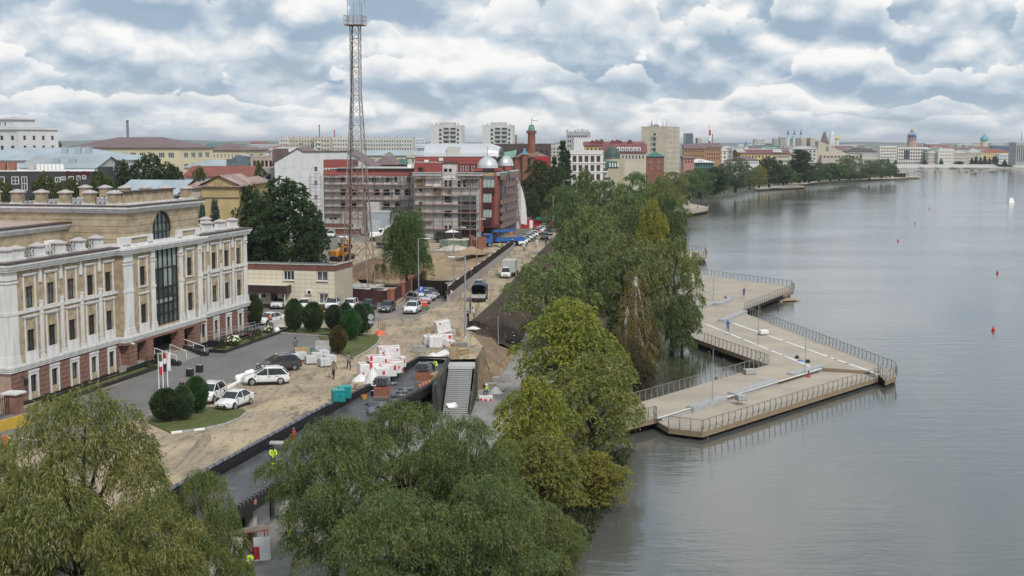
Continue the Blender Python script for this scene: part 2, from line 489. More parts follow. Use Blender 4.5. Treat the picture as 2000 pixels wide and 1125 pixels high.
def build_water():
 m=bpy.data.materials.new('lake_water'); m.use_nodes=True
 t=NT(m.node_tree); b=m.node_tree.nodes['Principled BSDF']
 b.inputs['Base Color'].default_value=(.088,.092,.084,1)
 b.inputs['Roughness'].default_value=.1; b.inputs['IOR'].default_value=1.75
 g=t.n('ShaderNodeNewGeometry').outputs['Position']
 def mp(sx,sy,rot):
  q=t.n('ShaderNodeMapping'); t.l(g,q.inputs[0]); q.inputs['Scale'].default_value=(sx,sy,1); q.inputs['Rotation'].default_value=(0,0,rot); return q.outputs[0]
 h=t.math('ADD',t.math('MULTIPLY',t.noise(mp(.55,1.5,R(8)),1.0,3,.55,.4),1.0),t.math('MULTIPLY',t.noise(mp(.16,.5,R(-14)),1.0,2,.5),1.6))
 h=t.math('ADD',h,t.math('MULTIPLY',t.noise(mp(2.0,4.5,R(3)),1.0,2,.5),.22))
 calm=t.ramp(t.noise(mp(.010,.028,R(5)),1.0,4,.55,.5),.35,.68,.25,1.0)
 bp=t.n('ShaderNodeBump'); bp.inputs['Distance'].default_value=.16
 t.l(t.math('MULTIPLY',calm,.26),bp.inputs['Strength'])
 t.l(h,bp.inputs['Height']); t.l(bp.outputs[0],b.inputs['Normal'])
 return m
m_water=build_water()
mb=MB(); mb.add([(-260,-80,ZW),(14000,-80,ZW),(14000,4200,ZW),(-260,4200,ZW)],[(0,1,2,3)])
struct('lake_water',mb,m_water)
# ---- the excavation
def pit():
 lvl=[(1.0,0),(.93,-.5),(.80,-1.9),(.70,-2.8),(.5,-3.1),(.25,-3.2)]
 mb=MB(); n=44; ring=[]
 L=[0]
 for i in range(len(PIT)): L.append(L[-1] + (PIT[(i + 1) % len(PIT)] - PIT[i]).length)
 def on(d):
  for i in range(len(PIT)):
   if d <= L[i + 1] + 1e-6: return PIT[i].lerp(PIT[(i + 1) % len(PIT)],(d - L[i])/(L[i + 1] - L[i]))
 ds=sorted(set(L[:-1] + [L[-1]*k/n for k in range(n)])); P0=[on(d) for d in ds]; n=len(P0)
 vs=[]
 for f,z in lvl:
  for p in P0:
   j=0 if f == 1 else 1
   vs.append(cen.lerp(p,f) + Vector((random.uniform(-.5,.5)*j,random.uniform(-.5,.5)*j,z - .012 + random.uniform(-.22,.22)*j)))
 fs=[]
 for i in range(len(lvl) - 1):
  for k in range(n): fs.append((i*n + k,i*n + (k + 1) % n,(i + 1)*n + (k + 1) % n,(i + 1)*n + k))
 c=len(vs); vs.append(cen + Vector((0,0,-3.2)))
 for k in range(n): fs.append(((len(lvl) - 1)*n + k,(len(lvl) - 1)*n + (k + 1) % n,c))
 ar=sum(P0[i].x*P0[(i + 1) % n].y - P0[(i + 1) % n].x*P0[i].y for i in range(n))
 if ar < 0: fs=[tuple(reversed(f)) for f in fs]
 return mb.add(vs,fs)
struct('excavation',pit(),surf('pit_sand',(.36,.275,.18),(.25,.18,.115),(.15,.105,.07),scale=.2,fine=1.2,bump=.9),True)
mb=MB(); mb.poly([G(x,y,-2.72) for x,y in ((838,548),(846,530),(880,524),(915,527),(925,538),(880,548))])
struct('puddle_water',mb,M('muddy_water',(.28,.22,.14),.12,.1,.3))
# ---- roads and beds
def sheet(name,pts,m,z): return struct(name,MB().poly([Vector((p.x,p.y,z)) for p in pts]),m)
sand=[Ln(140) + NX*-.05,Ln(0) - NX*.05,G(871,702),G(929,701),G(943,677),G(924,655),G(905,640),G(951,600),G(971,582),G(1007,540),G(1065,480),G(1104,447),
  G(1100,432),G(1068,434),G(1040,444),G(1022,470),G(1000,486),G(905,547),G(870,574),G(862,590),G(780,580),G(760,610),G(560,640),G(487,636),G(440,655),Vector((-58,92,0)),Vector((-75,20,0)),Vector((-70,-30,0))]
sheet('dirt_road',sand,m_sand,0.0)
sheet('site_yard',[G(x,y) for x,y in ((640,520),(660,482),(700,470),(980,470),(1000,486),(965,494),(905,488.5),(830,491.5),(738,500),(680,520))],MATS['sandy_dirt'],0.004)
asph=[G(-60,900),G(120,868),G(246,826),G(300,806),G(400,762),G(474,741),G(530,706),G(578,687),G(655,688),G(672,668),G(636,655),G(545,650),G(520,636),G(484,640),G(228,752),G(-60,830)]
sheet('forecourt_paving',asph,m_asph,0.006)
sheet('parking_asphalt',[G(x,y) for x,y in ((486,640),(556,632),(700,634),(770,622),(812,622),(868,592),(862,572),(780,596),(700,606),(655,600),(560,604),(486,612))],surf('worn_asphalt',(.20,.19,.175),(.26,.235,.20),(.15,.145,.135),scale=.2,fine=6.0,bump=.15),0.005)
def kerb_line(name,pts,h=.14,w=.16,striped=False):
 out=[]
 for i in range(len(pts) - 1):
  a,b=pts[i],pts[i + 1]; n=max(1,round((b - a).length/1.1))
  for k in range(n): out.append((a.lerp(b,(k + .02)/n),a.lerp(b,(k + .98)/n)))
 return out
def bed(name,outline,kerbpts,z=.10,striped=None,mat=None):
 o=struct(name,MB().prism(outline,-.005,z),mat or m_grass)
 for i,(a,b) in enumerate(kerb_line('kerb',kerbpts)):
  mb=MB(); mb.bar(a + Vector((0,0,.07)),b + Vector((0,0,.07)),.16,.17)
  mb.build('kerb_stone',m_white if (striped and i in striped) else m_kerb,o)
 return o
def gp(*a): return [G(x,y) for x,y in a]
k1=gp((334,847),(400,839),(440,830),(470,818),(484,806))
bed('lawn_bed',k1 + gp((474,801),(424,796),(330,800),(288,826)),k1,striped={0,2})
k2=gp((690,702),(716,688),(738,672),(742,662))
bed('lawn_bed',k2 + gp((736,655),(690,653),(620,655),(632,668),(648,686)),k2)
k3=gp((528,650),(600,655),(640,658))
bed('lawn_bed',k3 + gp((668,652),(640,642),(556,640),(533,644)),k3)
k4=gp((820,608),(836,610),(842,604))
bed('lawn_bed',k4 + gp((836,599),(800,600),(783,604)),k4)
def heap(name,c,rx,ry,h,m,seed=1,rz=0.0,n=22):
 rnd=random.Random(seed); mb=MB(); vs=[]; rings=7
 for i in range(rings):
  f=1 - i/(rings - 1)
  for k in range(n):
   a=2*PI*k/n; q=f*(1 + rnd.uniform(-.12,.12)*(1 if i else 1.3))
   x,y=rx*q*math.cos(a),ry*q*math.sin(a)
   vs.append((x*math.cos(rz) - y*math.sin(rz),x*math.sin(rz) + y*math.cos(rz),h*(1 - f ** 1.3)*(1 + rnd.uniform(-.12,.12)) if i else -.03))
 fs=[]
 for i in range(rings - 1):
  for k in range(n): fs.append((i*n + k,i*n + (k + 1) % n,(i + 1)*n + (k + 1) % n,(i + 1)*n + k))
 o=mb.add(vs,fs).build(name,m,smooth=True); o.location=c
 return o
m_gravel=surf('gravel',(.40,.34,.25),(.33,.28,.21),None,scale=.8,fine=7.0,bump=.9)
tag(heap('gravel_heap',G(572,634),3.6,2.2,1.0,m_gravel,3,.2),'low heap of pale gravel behind the round junipers','gravel heap')
tag(heap('sand_heap',G(868,655),2.1,1.5,1.35,m_brsoil,5),'brown sand heap beside the wrapped insulation stacks','sand heap')
tag(heap('soil_ridge',G(846,648),2.6,.8,.6,m_brsoil,6,.9),'low ridge of brown earth left of the sand heap','earth ridge')
tag(heap('spoil_heap',G(742,540,-1),9,5.5,3.2,surf('spoil',(.19,.125,.08),(.14,.092,.06),(.27,.2,.13),scale=.25,fine=1.6,bump=.9),8,.2),'large dark brown spoil heap behind the mast','spoil heap')
tag(heap('sand_heap',G(922,496),3.4,2.0,1.6,MATS['pit_sand'],9),'yellow sand heap on the far rim of the pit','sand heap')
tag(heap('rubble_heap',G(890,489),4.5,1.6,1.2,M('rubble',(.40,.36,.31),.9,.4,1.2,bump=.8),10),'grey and pink rubble heap on the far rim of the pit','rubble heap')
def hills():
 mb=MB(); vs=[]; n=90
 for i in range(n + 1):
  x=-6500 + 15000*i/n
  h=46 + 9*math.sin(i*.37) + 6*math.sin(i*.91 + 1) + random.uniform(-2,2)
  if x > -1800: h *= .6
  vs += [(x,9500,-2),(x,9800,h*.6),(x,10400,h),(x,11500,h*.9)]
 fs=[]
 for i in range(n):
  for k in range(3): fs.append((i*4 + k,(i + 1)*4 + k,(i + 1)*4 + k + 1,i*4 + k + 1))
 return mb.add(vs,fs)
struct('hills',hills(),surf('wooded_hills',(.045,.075,.04),(.065,.095,.05),None,scale=.004,fine=.02),True)
# ================================================================ helpers for buildings
class Fr:
 def __init__(s,o,ang):
  s.o=Vector(o); s.u=Vector((math.cos(ang),math.sin(ang),0)); s.v=Vector((-math.sin(ang),math.cos(ang),0)); s.ang=ang
 def at(s,px,py,v=0.0):
  r=ray(px,py); k=s.v; d=(s.o.dot(k) + v)/r.dot(k)
  p=r*d; return (p - s.o).dot(s.u),CH + p.z
 def side(s,px,py,u=0.0):
  r=ray(px,py); d=(s.o.dot(s.u) + u)/r.dot(s.u)
  p=r*d; return (p - s.o).dot(s.v),CH + p.z
X_,Y_,Z_=Vector((1,0,0)),Vector((0,1,0)),Vector((0,0,1))
m_glass=M('window_glass',(.03,.036,.042),.08,.5,.4,spec=.6)
m_glass2=M('curtained_glass',(.10,.11,.11),.12,.6,.6,spec=.6)
m_frame=M('dark_frame',(.03,.028,.027),.5,.1)
m_wframe=M('white_frame',(.72,.72,.71),.5,.05)
UNIT={}
def unit_box(key,m):
 if key not in UNIT:
  UNIT[key]=MB().box((0,0,0),(1,1,1)).mesh(key,m)
 return UNIT[key]
def piece(name,key,m,parent,c,size,rz=0.0):
 o=put(name,unit_box(key,m),parent,c,rz); o.scale=size; return o
WINM={}
def window(parent,c,w,h,ang=0.0,frame=None,glass=None,mull=1,bars=0,fw=.07,name='window',depth=.08):
 frame=frame or m_frame; glass=glass or m_glass
 key=(round(w,2),round(h,2),frame.name,glass.name,mull,bars,fw,name,depth)
 if key not in WINM:
  mb=MB()
  for s in (-1,1):
   mb.box((s*(w/2 - fw/2),0,0),(fw,depth,h)); mb.box((0,0,s*(h/2 - fw/2)),(w - 2*fw,depth,fw))
  for k in range(mull): mb.box((-w/2 + w*(k + 1)/(mull + 1),-.003,0),(fw*.7,depth*.8,h - 2*fw))
  for k in range(bars): mb.box((0,.002,-h/2 + h*(k + 1)/(bars + 1)),(w - 2*fw,depth*.7,fw*.7))
  WINM[key]=(mb.mesh(name,frame),MB().box((0,.025,0),(w - fw,.02,h - fw)).mesh('pane',glass))
 a,b=WINM[key]
 o=put(name,a,parent,c,ang); put('pane',b,o)
 return o
# ================================================================ the long stone building on the left
m_sst=M('sandstone',(.37,.30,.205),.85,.3,1.3,bump=.12,detail=8)
m_sst2=M('banded_sandstone',(.38,.315,.215),.85,.25,.9,bump=.15,detail=9)
m_trim=M('white_trim',(.63,.63,.625),.6,.13,1.1,stretch=(1.6,1.6,.25))
m_red=M('red_granite',(.215,.118,.092),.7,.28,1.3,bump=.1,detail=8)
m_mort=M('pale_mortar',(.36,.26,.21),.9,.1)
m_blk=M('black_granite',(.022,.022,.024),.25,.4,3.0,spec=.5)
m_roofe=M('brown_roof_edge',(.07,.045,.04),.5,.1)
m_rooff=M('grey_roof_felt',(.30,.29,.28),.8,.25,.5)
m_cap=M('pink_grey_cap',(.42,.385,.38),.7,.12,2.0)
m_slat=M('stair_granite',(.30,.295,.285),.6,.2,3.0)
m_steel=M('stainless_steel',(.58,.59,.60),.3,.05,metal=.8)
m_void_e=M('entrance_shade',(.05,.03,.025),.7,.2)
def main_building():
 o=G(484,646)
 T=thing('office_building','long sandstone office building with white pilasters over a red granite ground floor','building',o,PI/2 - FA)
 S0,D=-48.2,17.0
 P0,P1,PJ=-30.3,-13.5,.8
 bays=[-44.95,-41.67,-38.37,-35.03,-31.81] + [-11.95,-8.72,-5.45,-2.17]
 gh=[(b - .5 - S0,b + .5 - S0,.45,2.72) for b in bays]
 mb=MB(); mb.wall((S0,0,0),X_,Z_,-Y_,-S0,3.15,gh + [(P0 + 1.95 - S0,P1 - 1.1 - S0,0,3.0)],.3)
 mb.wall((S0,D,0),-Y_,Z_,-X_,D,3.15,[],.3)
 mb.bb(-.01,-.3,.3,D,0,3.15)
 mb.build('ground_floor_wall',m_mort,T)
 rnd=random.Random(4)
 H=.445; z0=.36
 def blocks(s0,s1,y,holes,rows,nx=0):
  for r in range(rows):
   za,zb=z0 + r*H,min(3.12,z0 + (r + 1)*H)
   cuts=[]; x=s0 - rnd.uniform(0,1.0) - (.6 if r % 2 else 0)
   edges=[s0]
   while x < s1:
    x += 1.28
    if s0 + .25 < x < s1 - .25: edges.append(x)
   edges.append(s1)
   for a,b in zip(edges,edges[1:]):
    parts=[(a,b)]
    for h0,h1,q0,q1 in holes:
     if zb > q0 + .05 and za < q1 - .05:
      nxt=[]
      for c,d in parts:
       if h1 <= c or h0 >= d: nxt.append((c,d)); continue
       if h0 - c > .12: nxt.append((c,h0))
       if d - h1 > .12: nxt.append((h1,d))
      parts=nxt
    for c,d in parts: piece('stone_block','red_block',m_red,T,((c + d)/2,y - .02,(za + zb)/2),(d - c - .035,.12,zb - za - .035))
 hl=[(b - .76,b + .76,.3,2.96) for b in bays]
 blocks(S0 + .05,P0 + .02,0,hl,7)
 blocks(P1 + .05,-.02,0,hl,7)
 piece('plinth','black_plinth',m_blk,T,((S0 + P0)/2,-.05,.17),(P0 - S0 + .1,.16,.34))
 piece('plinth','black_plinth',m_blk,T,(P1/2,-.05,.17),(-P1,.16,.34))
 for b in bays:
  mb=MB()
  for s in (-1,1): mb.bb(b + s*.74,b + s*.5,-.15,.06,.32,2.76)
  mb.bb(b - .78,b + .78,-.2,.06,2.76,2.95); mb.bb(b - .52,b + .52,-.14,.26,2.5,2.76)
  mb.build('window_surround',m_trim,T)
  piece('sill_panel','sand_panel',m_sst,T,(b,-.04,.64),(.98,.14,.62))
  window(T,(b,.12,1.72),1.0,1.56,mull=1,glass=rnd.choice((m_glass,m_glass2)))
 for (a,b,bs) in ((S0,P0,bays[:5]),(P1,0.0,bays[5:])):
  holes=[(q - .5 - a,q + .6 - a,4.62 - 3.7,6.56 - 3.7) for q in bs] + [(q - .5 - a,q + .6 - a,8.5 - 3.7,10.42 - 3.7) for q in bs]
  mb=MB(); mb.wall((a,0,3.7),X_,Z_,-Y_,b - a,8.35,holes,.26)
  if a == S0: mb.wall((S0,D,3.7),-Y_,Z_,-X_,D,8.35,[],.3)
  else: mb.bb(-.01,-.3,.43,D,3.7,12.05)
  mb.build('stone_wall',m_sst,T)
  for q in bs:
   for zc in (5.59,9.46): window(T,(q + .05,.18,zc),1.1,1.92,mull=1,bars=0,glass=rnd.choice((m_glass,m_glass,m_glass2)))
 def slab(name,e,za,zb,m=m_trim,pe=None,prof=((0,0),(1,1))):
  mb=MB(); n=3
  for k in range(n):
   q=e*(.45 + .55*(k + 1)/n); a,b=za + (zb - za)*k/n,za + (zb - za)*(k + 1)/n
   mb.bb(S0 - q,P0 - q*.2,-q,D + q,a,b); mb.bb(P0 - q,P1 + q,-PJ - q,2,a,b - .002); mb.bb(P1 + q*.2,q,-q,D + q,a,b)
  return mb.build(name,m,T)
 slab('base_moulding',.36,3.13,3.70)
 slab('main_cornice',.62,11.98,12.64)
 mb=MB(); e=.68
 mb.bb(S0 - e,P0 - .15,-e,D + e,12.642,12.76); mb.build('roof_edge',m_roofe,T); mb=MB(); mb.bb(P1 + .15,e,-e,D + e,12.642,12.76); mb.build('roof_edge',m_roofe,T)
 mb=MB(); mb.bb(S0 + .1,P0 - .4,.3,D - .3,12.7,12.80); mb.build('flat_roof',m_rooff,T); mb=MB(); mb.bb(P1 + .4,-.1,.3,D - .3,12.7,12.80); mb.build('flat_roof',m_rooff,T)
 mb=MB(); mb.bb(S0 - .14,P0,-.14,.02,8.12,8.36); mb.bb(S0 - .14,S0,.02,D,8.12,8.36); mb.build('string_course',m_trim,T); mb=MB(); mb.bb(P1,.14,-.14,.02,8.12,8.36); mb.build('string_course',m_trim,T)
 def surround(z0,z1,top,sill):
  mb=MB()
  for s in (-1,1):
   x=s*.86
   mb.bb(x - .065,x + .065,-.08,.01,z0,top - .22); mb.bb(x - .035,x + .035,-.1,-.08,z0 + 1.5,top - .4); mb.bb(x - .1,x + .1,-.1,.01,z0,z0 + .2)
  mb.bb(-.98,.98,-.12,.01,top - .22,top - .1); mb.bb(-1.06,1.06,-.18,.01,top - .1,top)
  if sill: mb.bb(-.95,.95,-.11,.01,z0 - .82,z0 - .002); mb.bb(-.78,.78,-.125,-.11,z0 - .7,z0 - .14)
  mb.bb(-.6,.6,-.12,.05,z0 - .001,z0 + .09)
  return mb.mesh('window_surround',m_trim)
 su_lo,su_up=surround(4.55,0,7.85,True),surround(8.38,0,11.58,False)
 for q in bays:
  put('window_surround',su_lo,T,(q,0,0)); put('window_surround',su_up,T,(q,0,0))
 def pilas():
  mb=MB()
  mb.bb(-.21,.21,-.12,.01,3.71,8.11); mb.bb(-.29,.29,-.18,.01,3.71,4.12); mb.bb(-.26,.26,-.15,.01,4.3,4.45); mb.bb(-.26,.26,-.15,.01,7.8,7.96)
  mb.bb(-.2,.2,-.14,.01,8.0,8.9); mb.bb(-.26,.26,-.17,.01,8.84,8.98)
  return mb.mesh('pilaster',m_trim)
 def console():
  mb=MB(); mb.bb(-.19,.19,-.12,.01,10.62,11.97); mb.bb(-.14,-.04,-.135,-.12,10.75,11.9); mb.bb(.04,.14,-.135,-.12,10.75,11.9)
  return mb.mesh('console',m_trim)
 pm=pilas(); cm_=console()
 for q in (-43.3,-40.02,-36.7,-33.42,-10.33,-7.08,-3.8): put('pilaster',pm,T,(q,0,0)); put('console',cm_,T,(q,0,0))
 def big_pil(w,d,wrap=0):
  mb=MB()
  for (a,b,e) in ((3.705,4.2,.1),(4.2,4.5,.06),(4.5,8.12,0),(8.12,8.4,.05),(8.4,10.9,-.015),(10.9,11.1,.06),(11.2,11.975,.02)):
   mb.bb(-w/2 - e,w/2 + e,-d - e,max(wrap + e,.02),a,b)
  for k in range(4): mb.bb(-w*.32 + k*w*.2,-w*.32 + k*w*.2 + w*.07,-d - .03,-d,4.8,7.9)
  return mb.mesh('corner_pilaster',m_trim)
 put('corner_pilaster',big_pil(1.45,.14,1.5),T,(S0 + .6,0,0)); put('corner_pilaster',big_pil(.7,.2),T,(-.45,0,0))
 ps=-PJ
 glx0,glx1=-24.0,-18.9
 hol=[]
 for q in (-26.5,-16.3): hol += [(q - .5 - P0,q + .6 - P0,.92,2.9),(q - .5 - P0,q + .6 - P0,4.85,6.8)]
 hol.append((glx0 - P0,glx1 - P0,.2,8.25))
 mb=MB(); mb.wall((P0,ps,3.7),X_,Z_,-Y_,P1 - P0,8.3,hol,.3); mb.wall((P0,2,3.7),-Y_,Z_,-X_,2 + PJ,8.3,[]); mb.wall((P1,ps,3.7),Y_,Z_,X_,2 + PJ,8.3,[])
 mb.build('stone_wall',m_sst,T)
 for q in (-26.5,-16.3):
  put('window_surround',su_lo,T,(q,ps,0)); put('window_surround',su_up,T,(q,ps,0))
  for zc in (5.61,9.53): window(T,(q + .05,ps + .18,zc),1.1,1.92,mull=1,bars=0)
 for x,w in ((P0 + .85,1.65),(-24.5,.68),(-18.4,.72),(P1 - .45,.85)): put('giant_pilaster',big_pil(w,.15),T,(x,ps,0))
 cw=put('curtain_wall',None,T)
 mb=MB(); n=5; rows=[3.9,5.1,6.15,6.75,7.85,9.9,11.95]
 for k in range(n + 1): x=glx0 + (glx1 - glx0)*k/n; mb.bb(x - .06,x + .06,ps + .1,ps + .34,3.9,11.95)
 for z in rows: mb.bb(glx0,glx1,ps + .14,ps + .30,z - .05,z + .05)
 cw.data if cw.data else None
 bpy.data.objects.remove(cw)
 cw=mb.build('curtain_wall',m_frame,T)
 m_cw=M('green_curtain_glass',(.045,.062,.058),.04,.5,.35,spec=.8); m_cw2=M('pale_blind_glass',(.26,.32,.30),.1,.25,.8,spec=.6)
 for k in range(n):
  for j in range(6):
   x0,x1=glx0 + (glx1 - glx0)*k/n + .06,glx0 + (glx1 - glx0)*(k + 1)/n - .06
   pale=(j == 5) or (j == 4 and k in (2,3)) or (j == 2 and k != 4)
   piece('pane','cw_pale' if pale else 'cw_pane',m_cw2 if pale else m_cw,cw,((x0 + x1)/2,ps + .24,(rows[j] + rows[j + 1])/2),(x1 - x0,.02,rows[j + 1] - rows[j] - .1))
 A0,A1,AY,AD=-28.7,-13.3,-.45,15.5
 mb=MB(); mb.bb(P0 + .1,P1 - .1,ps + .1,1.5,12.64,12.95); mb.build('attic_base',m_trim,T)
 for x,w in ((-29.3,1.5),(-24.6,.95),(-18.2,.95),(P1 - .55,.95)):
  piece('dado_block','dado',m_trim,T,(x,ps + .35,13.28),(w,.75,.7))
 piece('parapet_panel','sandp',m_sst,T,(-26.95,ps + .4,13.22),(3.7,.5,.5)); piece('parapet_panel','sandp',m_sst,T,(-16.2,ps + .4,13.22),(3.0,.5,.5))
 mb=MB()
 for (a,b) in ((-28.6,-24.1),(-18.7,P1 - .05)): mb.bb(a,b,ps + .02,ps + .8,13.5,13.66)
 mb.build('parapet_cap',m_trim,T)
 ac,ar,zs=-21.45,2.15,13.75
 courses=[12.7,13.35,14.0,14.65,15.3,16.02]
 mb=MB()
 for i in range(5):
  za,zb=courses[i] + (.04 if i else 0),courses[i + 1]
  sl=6
  for k in range(sl):
   a,b=za + (zb - za)*k/sl,za + (zb - za)*(k + 1)/sl
   zm=(a + b)/2
   hw=ar if zm < zs else (math.sqrt(max(0,ar*ar - (zm - zs) ** 2)) if zm < zs + ar else 0)
   if hw > .05: mb.bb(A0,ac - hw,AY,AY + .5,a,b); mb.bb(ac + hw,A1,AY,AY + .5,a,b)
   else: mb.bb(A0,A1,AY,AY + .5,a,b)
  mb.bb(A0,A0 + .5,AY + .5,AD,za,zb); mb.bb(A1 - .5,A1,AY + .5,AD,za,zb)
 mb.build('attic_wall',m_sst2,T)
 mb=MB(); mb.bb(A0 + .05,ac - ar - .3,AY + .06,AY + .44,12.7,16.0); mb.bb(ac + ar + .3,A1 - .05,AY + .06,AY + .44,12.7,16.0); mb.bb(A0 + .06,A0 + .44,AY + .4,AD,12.7,16); mb.build('joint_ground',M('stone_joint',(.22,.17,.11),.9,.1),T)
 mb=MB(); segs=20; pts=[(ac + ar*math.cos(PI*k/segs),zs + ar*math.sin(PI*k/segs)) for k in range(segs + 1)]
 for a,b in zip(pts,pts[1:]): mb.bar((a[0],AY + .25,a[1]),(b[0],AY + .25,b[1]),.16,.12,up=(0,1,0))
 for x in (-1.3,-.45,.45,1.3): mb.bb(ac + x - .05,ac + x + .05,AY + .18,AY + .32,12.75,zs + math.sqrt(ar*ar - x*x) - .05)
 for z in (12.8,13.75,14.7): w_=ar if z < zs else math.sqrt(ar*ar - (z - zs) ** 2); mb.bb(ac - w_,ac + w_,AY + .2,AY + .3,z - .04,z + .04)
 aw=mb.build('arched_window',m_frame,T)
 mb=MB(); mb.add([(x,AY + .3,z) for x,z in [(ac + ar,12.7)] + pts + [(ac - ar,12.7)]],[tuple(range(len(pts) + 2))]); mb.build('pane',M('arch_glass',(.09,.12,.125),.04,.4,.3,spec=.8),aw)
 mb=MB()
 for k in range(3): q=.2 + .2*k; mb.bb(A0 - q,A1 + q,AY - q,AD + q,16.02 + .22*k,16.02 + .22*(k + 1))
 mb.build('attic_cornice',m_trim,T)
 mb=MB(); mb.bb(A0 - .66,A1 + .66,AY - .66,AD + .66,16.682,16.78); mb.build('roof_edge',m_roofe,T)
 mb=MB(); mb.bb(A0 - .1,A1 + .1,AY - .1,AD + .1,16.75,16.82); mb.build('flat_roof',m_rooff,T)
 mb=MB(); mb.bb(-27.4,-17.6,.2,1.0,16.82,18.05); mb.build('roof_parapet',m_sst,T)
 mb=MB(); mb.bb(-27.6,-17.4,0,1.2,18.05,18.17); mb.build('parapet_edge',m_roofe,T)
 mb=MB(); mb.bb(-27.6,-17.3,-.1,.4,16.82,16.98); mb.build('parapet_foot',m_trim,T)
 def pedestal(w,h,m):
  mb=MB(); mb.bb(-w/2,w/2,-w/2,w/2,0,h)
  body=mb.mesh('roof_pedestal',m)
  mb=MB(); e=w*.64
  mb.bb(-e,e,-e,e,h,h + .1); vs=[(-e,-e,h + .1),(e,-e,h + .1),(e,e,h + .1),(-e,e,h + .1),(-.12,-.12,h + .36),(.12,-.12,h + .36),(.12,.12,h + .36),(-.12,.12,h + .36)]
  mb.add(vs,[(0,1,5,4),(1,2,6,5),(2,3,7,6),(3,0,4,7),(4,5,6,7)])
  cap=mb.mesh('cap',m_cap)
  mb=MB(); e=w*.66; mb.bb(-e,e,-e,e,0,.16); base=mb.mesh('base',m_trim)
  return body,cap,base
 pt,pw=pedestal(.95,1.15,m_sst),pedestal(.95,.9,m_trim)
 def ped(p,x,y,z):
  b=put('roof_pedestal',p[0],T,(x,y,z)); put('cap',p[1],b); put('base',p[2],b)
 for k in range(6): ped(pt,A0 + .5,1.1 + 2.75*k,16.82)
 for k in range(6): ped(pt,A1 - .6,.6 + 2.5*k,16.82)
 for q in bays[:5]: ped(pw,q - .2,1.0,12.8)
 for q in (-46.9,): ped(pw,q,1.0,12.8)
 for q in bays[5:]: ped(pw,q + .6,1.0,12.8)
 ped(pw,-.6,5.0,12.8); ped(pw,-4.5,5.2,12.8)
 def grille(a,b,h):
  mb=MB(); a,b=Vector(a),Vector(b); L=(b - a).length; n=max(2,int(L/.5))
  for z in (.15,h): mb.bar(a + Z_*z,b + Z_*z,.035)
  for k in range(n + 1): p=a.lerp(b,k/n); mb.bar(p,p + Z_*(h + .08),.03)
  for k in range(n): p,q=a.lerp(b,k/n),a.lerp(b,(k + 1)/n); mb.bar(p + Z_*.15,q + Z_*h,.025); mb.bar(q + Z_*.15,p + Z_*h,.025)
  mb.build('roof_railing',m_frame,T)
 for i in range(4): grille((bays[i] + .4,1,12.8),(bays[i + 1] - .8,1,12.8),.85)
 for k in range(5): grille((A0 + .5,1.7 + 2.75*k,16.82),(A0 + .5,3.25 + 2.75*k,16.82),.8)
 mb=MB(); mb.bb(-60,A0 - .01,6.2,D + 6,12.8,14.35)
 for z in (13.3,13.8): pass
 mb.build('rear_attic_wall',m_sst2,T)
 mb=MB()
 for k in range(3): q=.15 + .16*k; mb.bb(-60,A0 - .02,6.2 - q,D + 6 + q,14.35 + .2*k,14.35 + .2*(k + 1))
 mb.build('rear_attic_cornice',m_trim,T)
 mb=MB(); mb.bb(-60,A0 - .03,5.65,D + 6.5,14.952,15.1); mb.build('rear_roof_edge',m_roofe,T)
 mb=MB(); mb.bb(-60,A0 - .03,6.8,D + 6.5,15.1,15.14); mb.build('rear_roof',M('pinkish_roof',(.40,.30,.27),.8,.2,.6),T)
 mb=MB(); mb.bb(-36.6,-34.9,3.2,3.8,12.8,13.75); ac_=mb.build('air_conditioner',m_white,T)
 MB().lathe([(.01,0),(.33,0),(.36,.06),(.01,.06)],n=14).build('fan',m_frame,ac_).matrix_local=Matrix.Translation((-35.3,3.14,13.28)) @ Matrix.Rotation(PI/2,4,'X')
 mb=MB(); mb.bb(P0 - .2,P1 + .2,-1.0,3.2,0,.72); mb.build('entrance_floor',m_slat,T); piece('plinth','black_plinth',m_blk,T,((P0 + P1)/2,-1.02,.34),(P1 - P0 + .5,.1,.68))
 mb=MB(); mb.bb(P0 - .3,P1 + .3,-1.05,.2,2.86,3.14); mb.build('entrance_lintel',m_red,T)
 for (a,b) in ((-30.1,-28.2),(-26.7,-24.9),(-19.9,-18.1),(-16.2,-14.4)):
  p=MB().bb(a + .25,b - .25,-.95,-.15,.7,2.9).build('pillar',m_mort,T)
  for k in range(5): piece('stone_block','red_block',m_red,p,((a + b)/2,-.55,.93 + k*.43),(b - a - .4,.9,.395))
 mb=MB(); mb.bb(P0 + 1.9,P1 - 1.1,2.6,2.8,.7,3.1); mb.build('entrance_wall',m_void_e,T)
 for x,w in ((-27.4,1.4),(-24.0,1.9),(-21.9,1.9),(-19.3,1.5),(-17.0,1.3)):
  window(T,(x,2.5,1.86),w,2.25,mull=1,bars=1,name='entrance_door')
 n=6
 for k in range(n):
  piece('step','granite_step',m_slat,T,(-21.6,-1.0 - .34*(n - k - .5),.12*(k + .5)),(5.6 - .002*k,.36,.115))
 mb=MB(); mb.bb(-24.4,-18.8,-3.0,-1.0,0,.06); mb.build('stair_base',m_blk,T)
 for sx in (-24.75,-18.45):
  mb=MB(); mb.extr([(-.9,0),(-.9,1.1),(-3.8,.4),(-3.8,0)],(sx - .3,0,0),Y_,Z_,X_,.6); mb.build('stair_cheek',m_blk,T)
  mb=MB(); mb.tube([(sx,-.9,1.75),(sx,-3.4,1.05),(sx,-3.4,.35)],.035); mb.tube([(sx,-.9,.9),(sx,-.9,1.75)],.03); mb.tube([(sx,-2.1,.6),(sx,-2.1,1.4)],.025)
  mb.build('handrail',m_white,T)
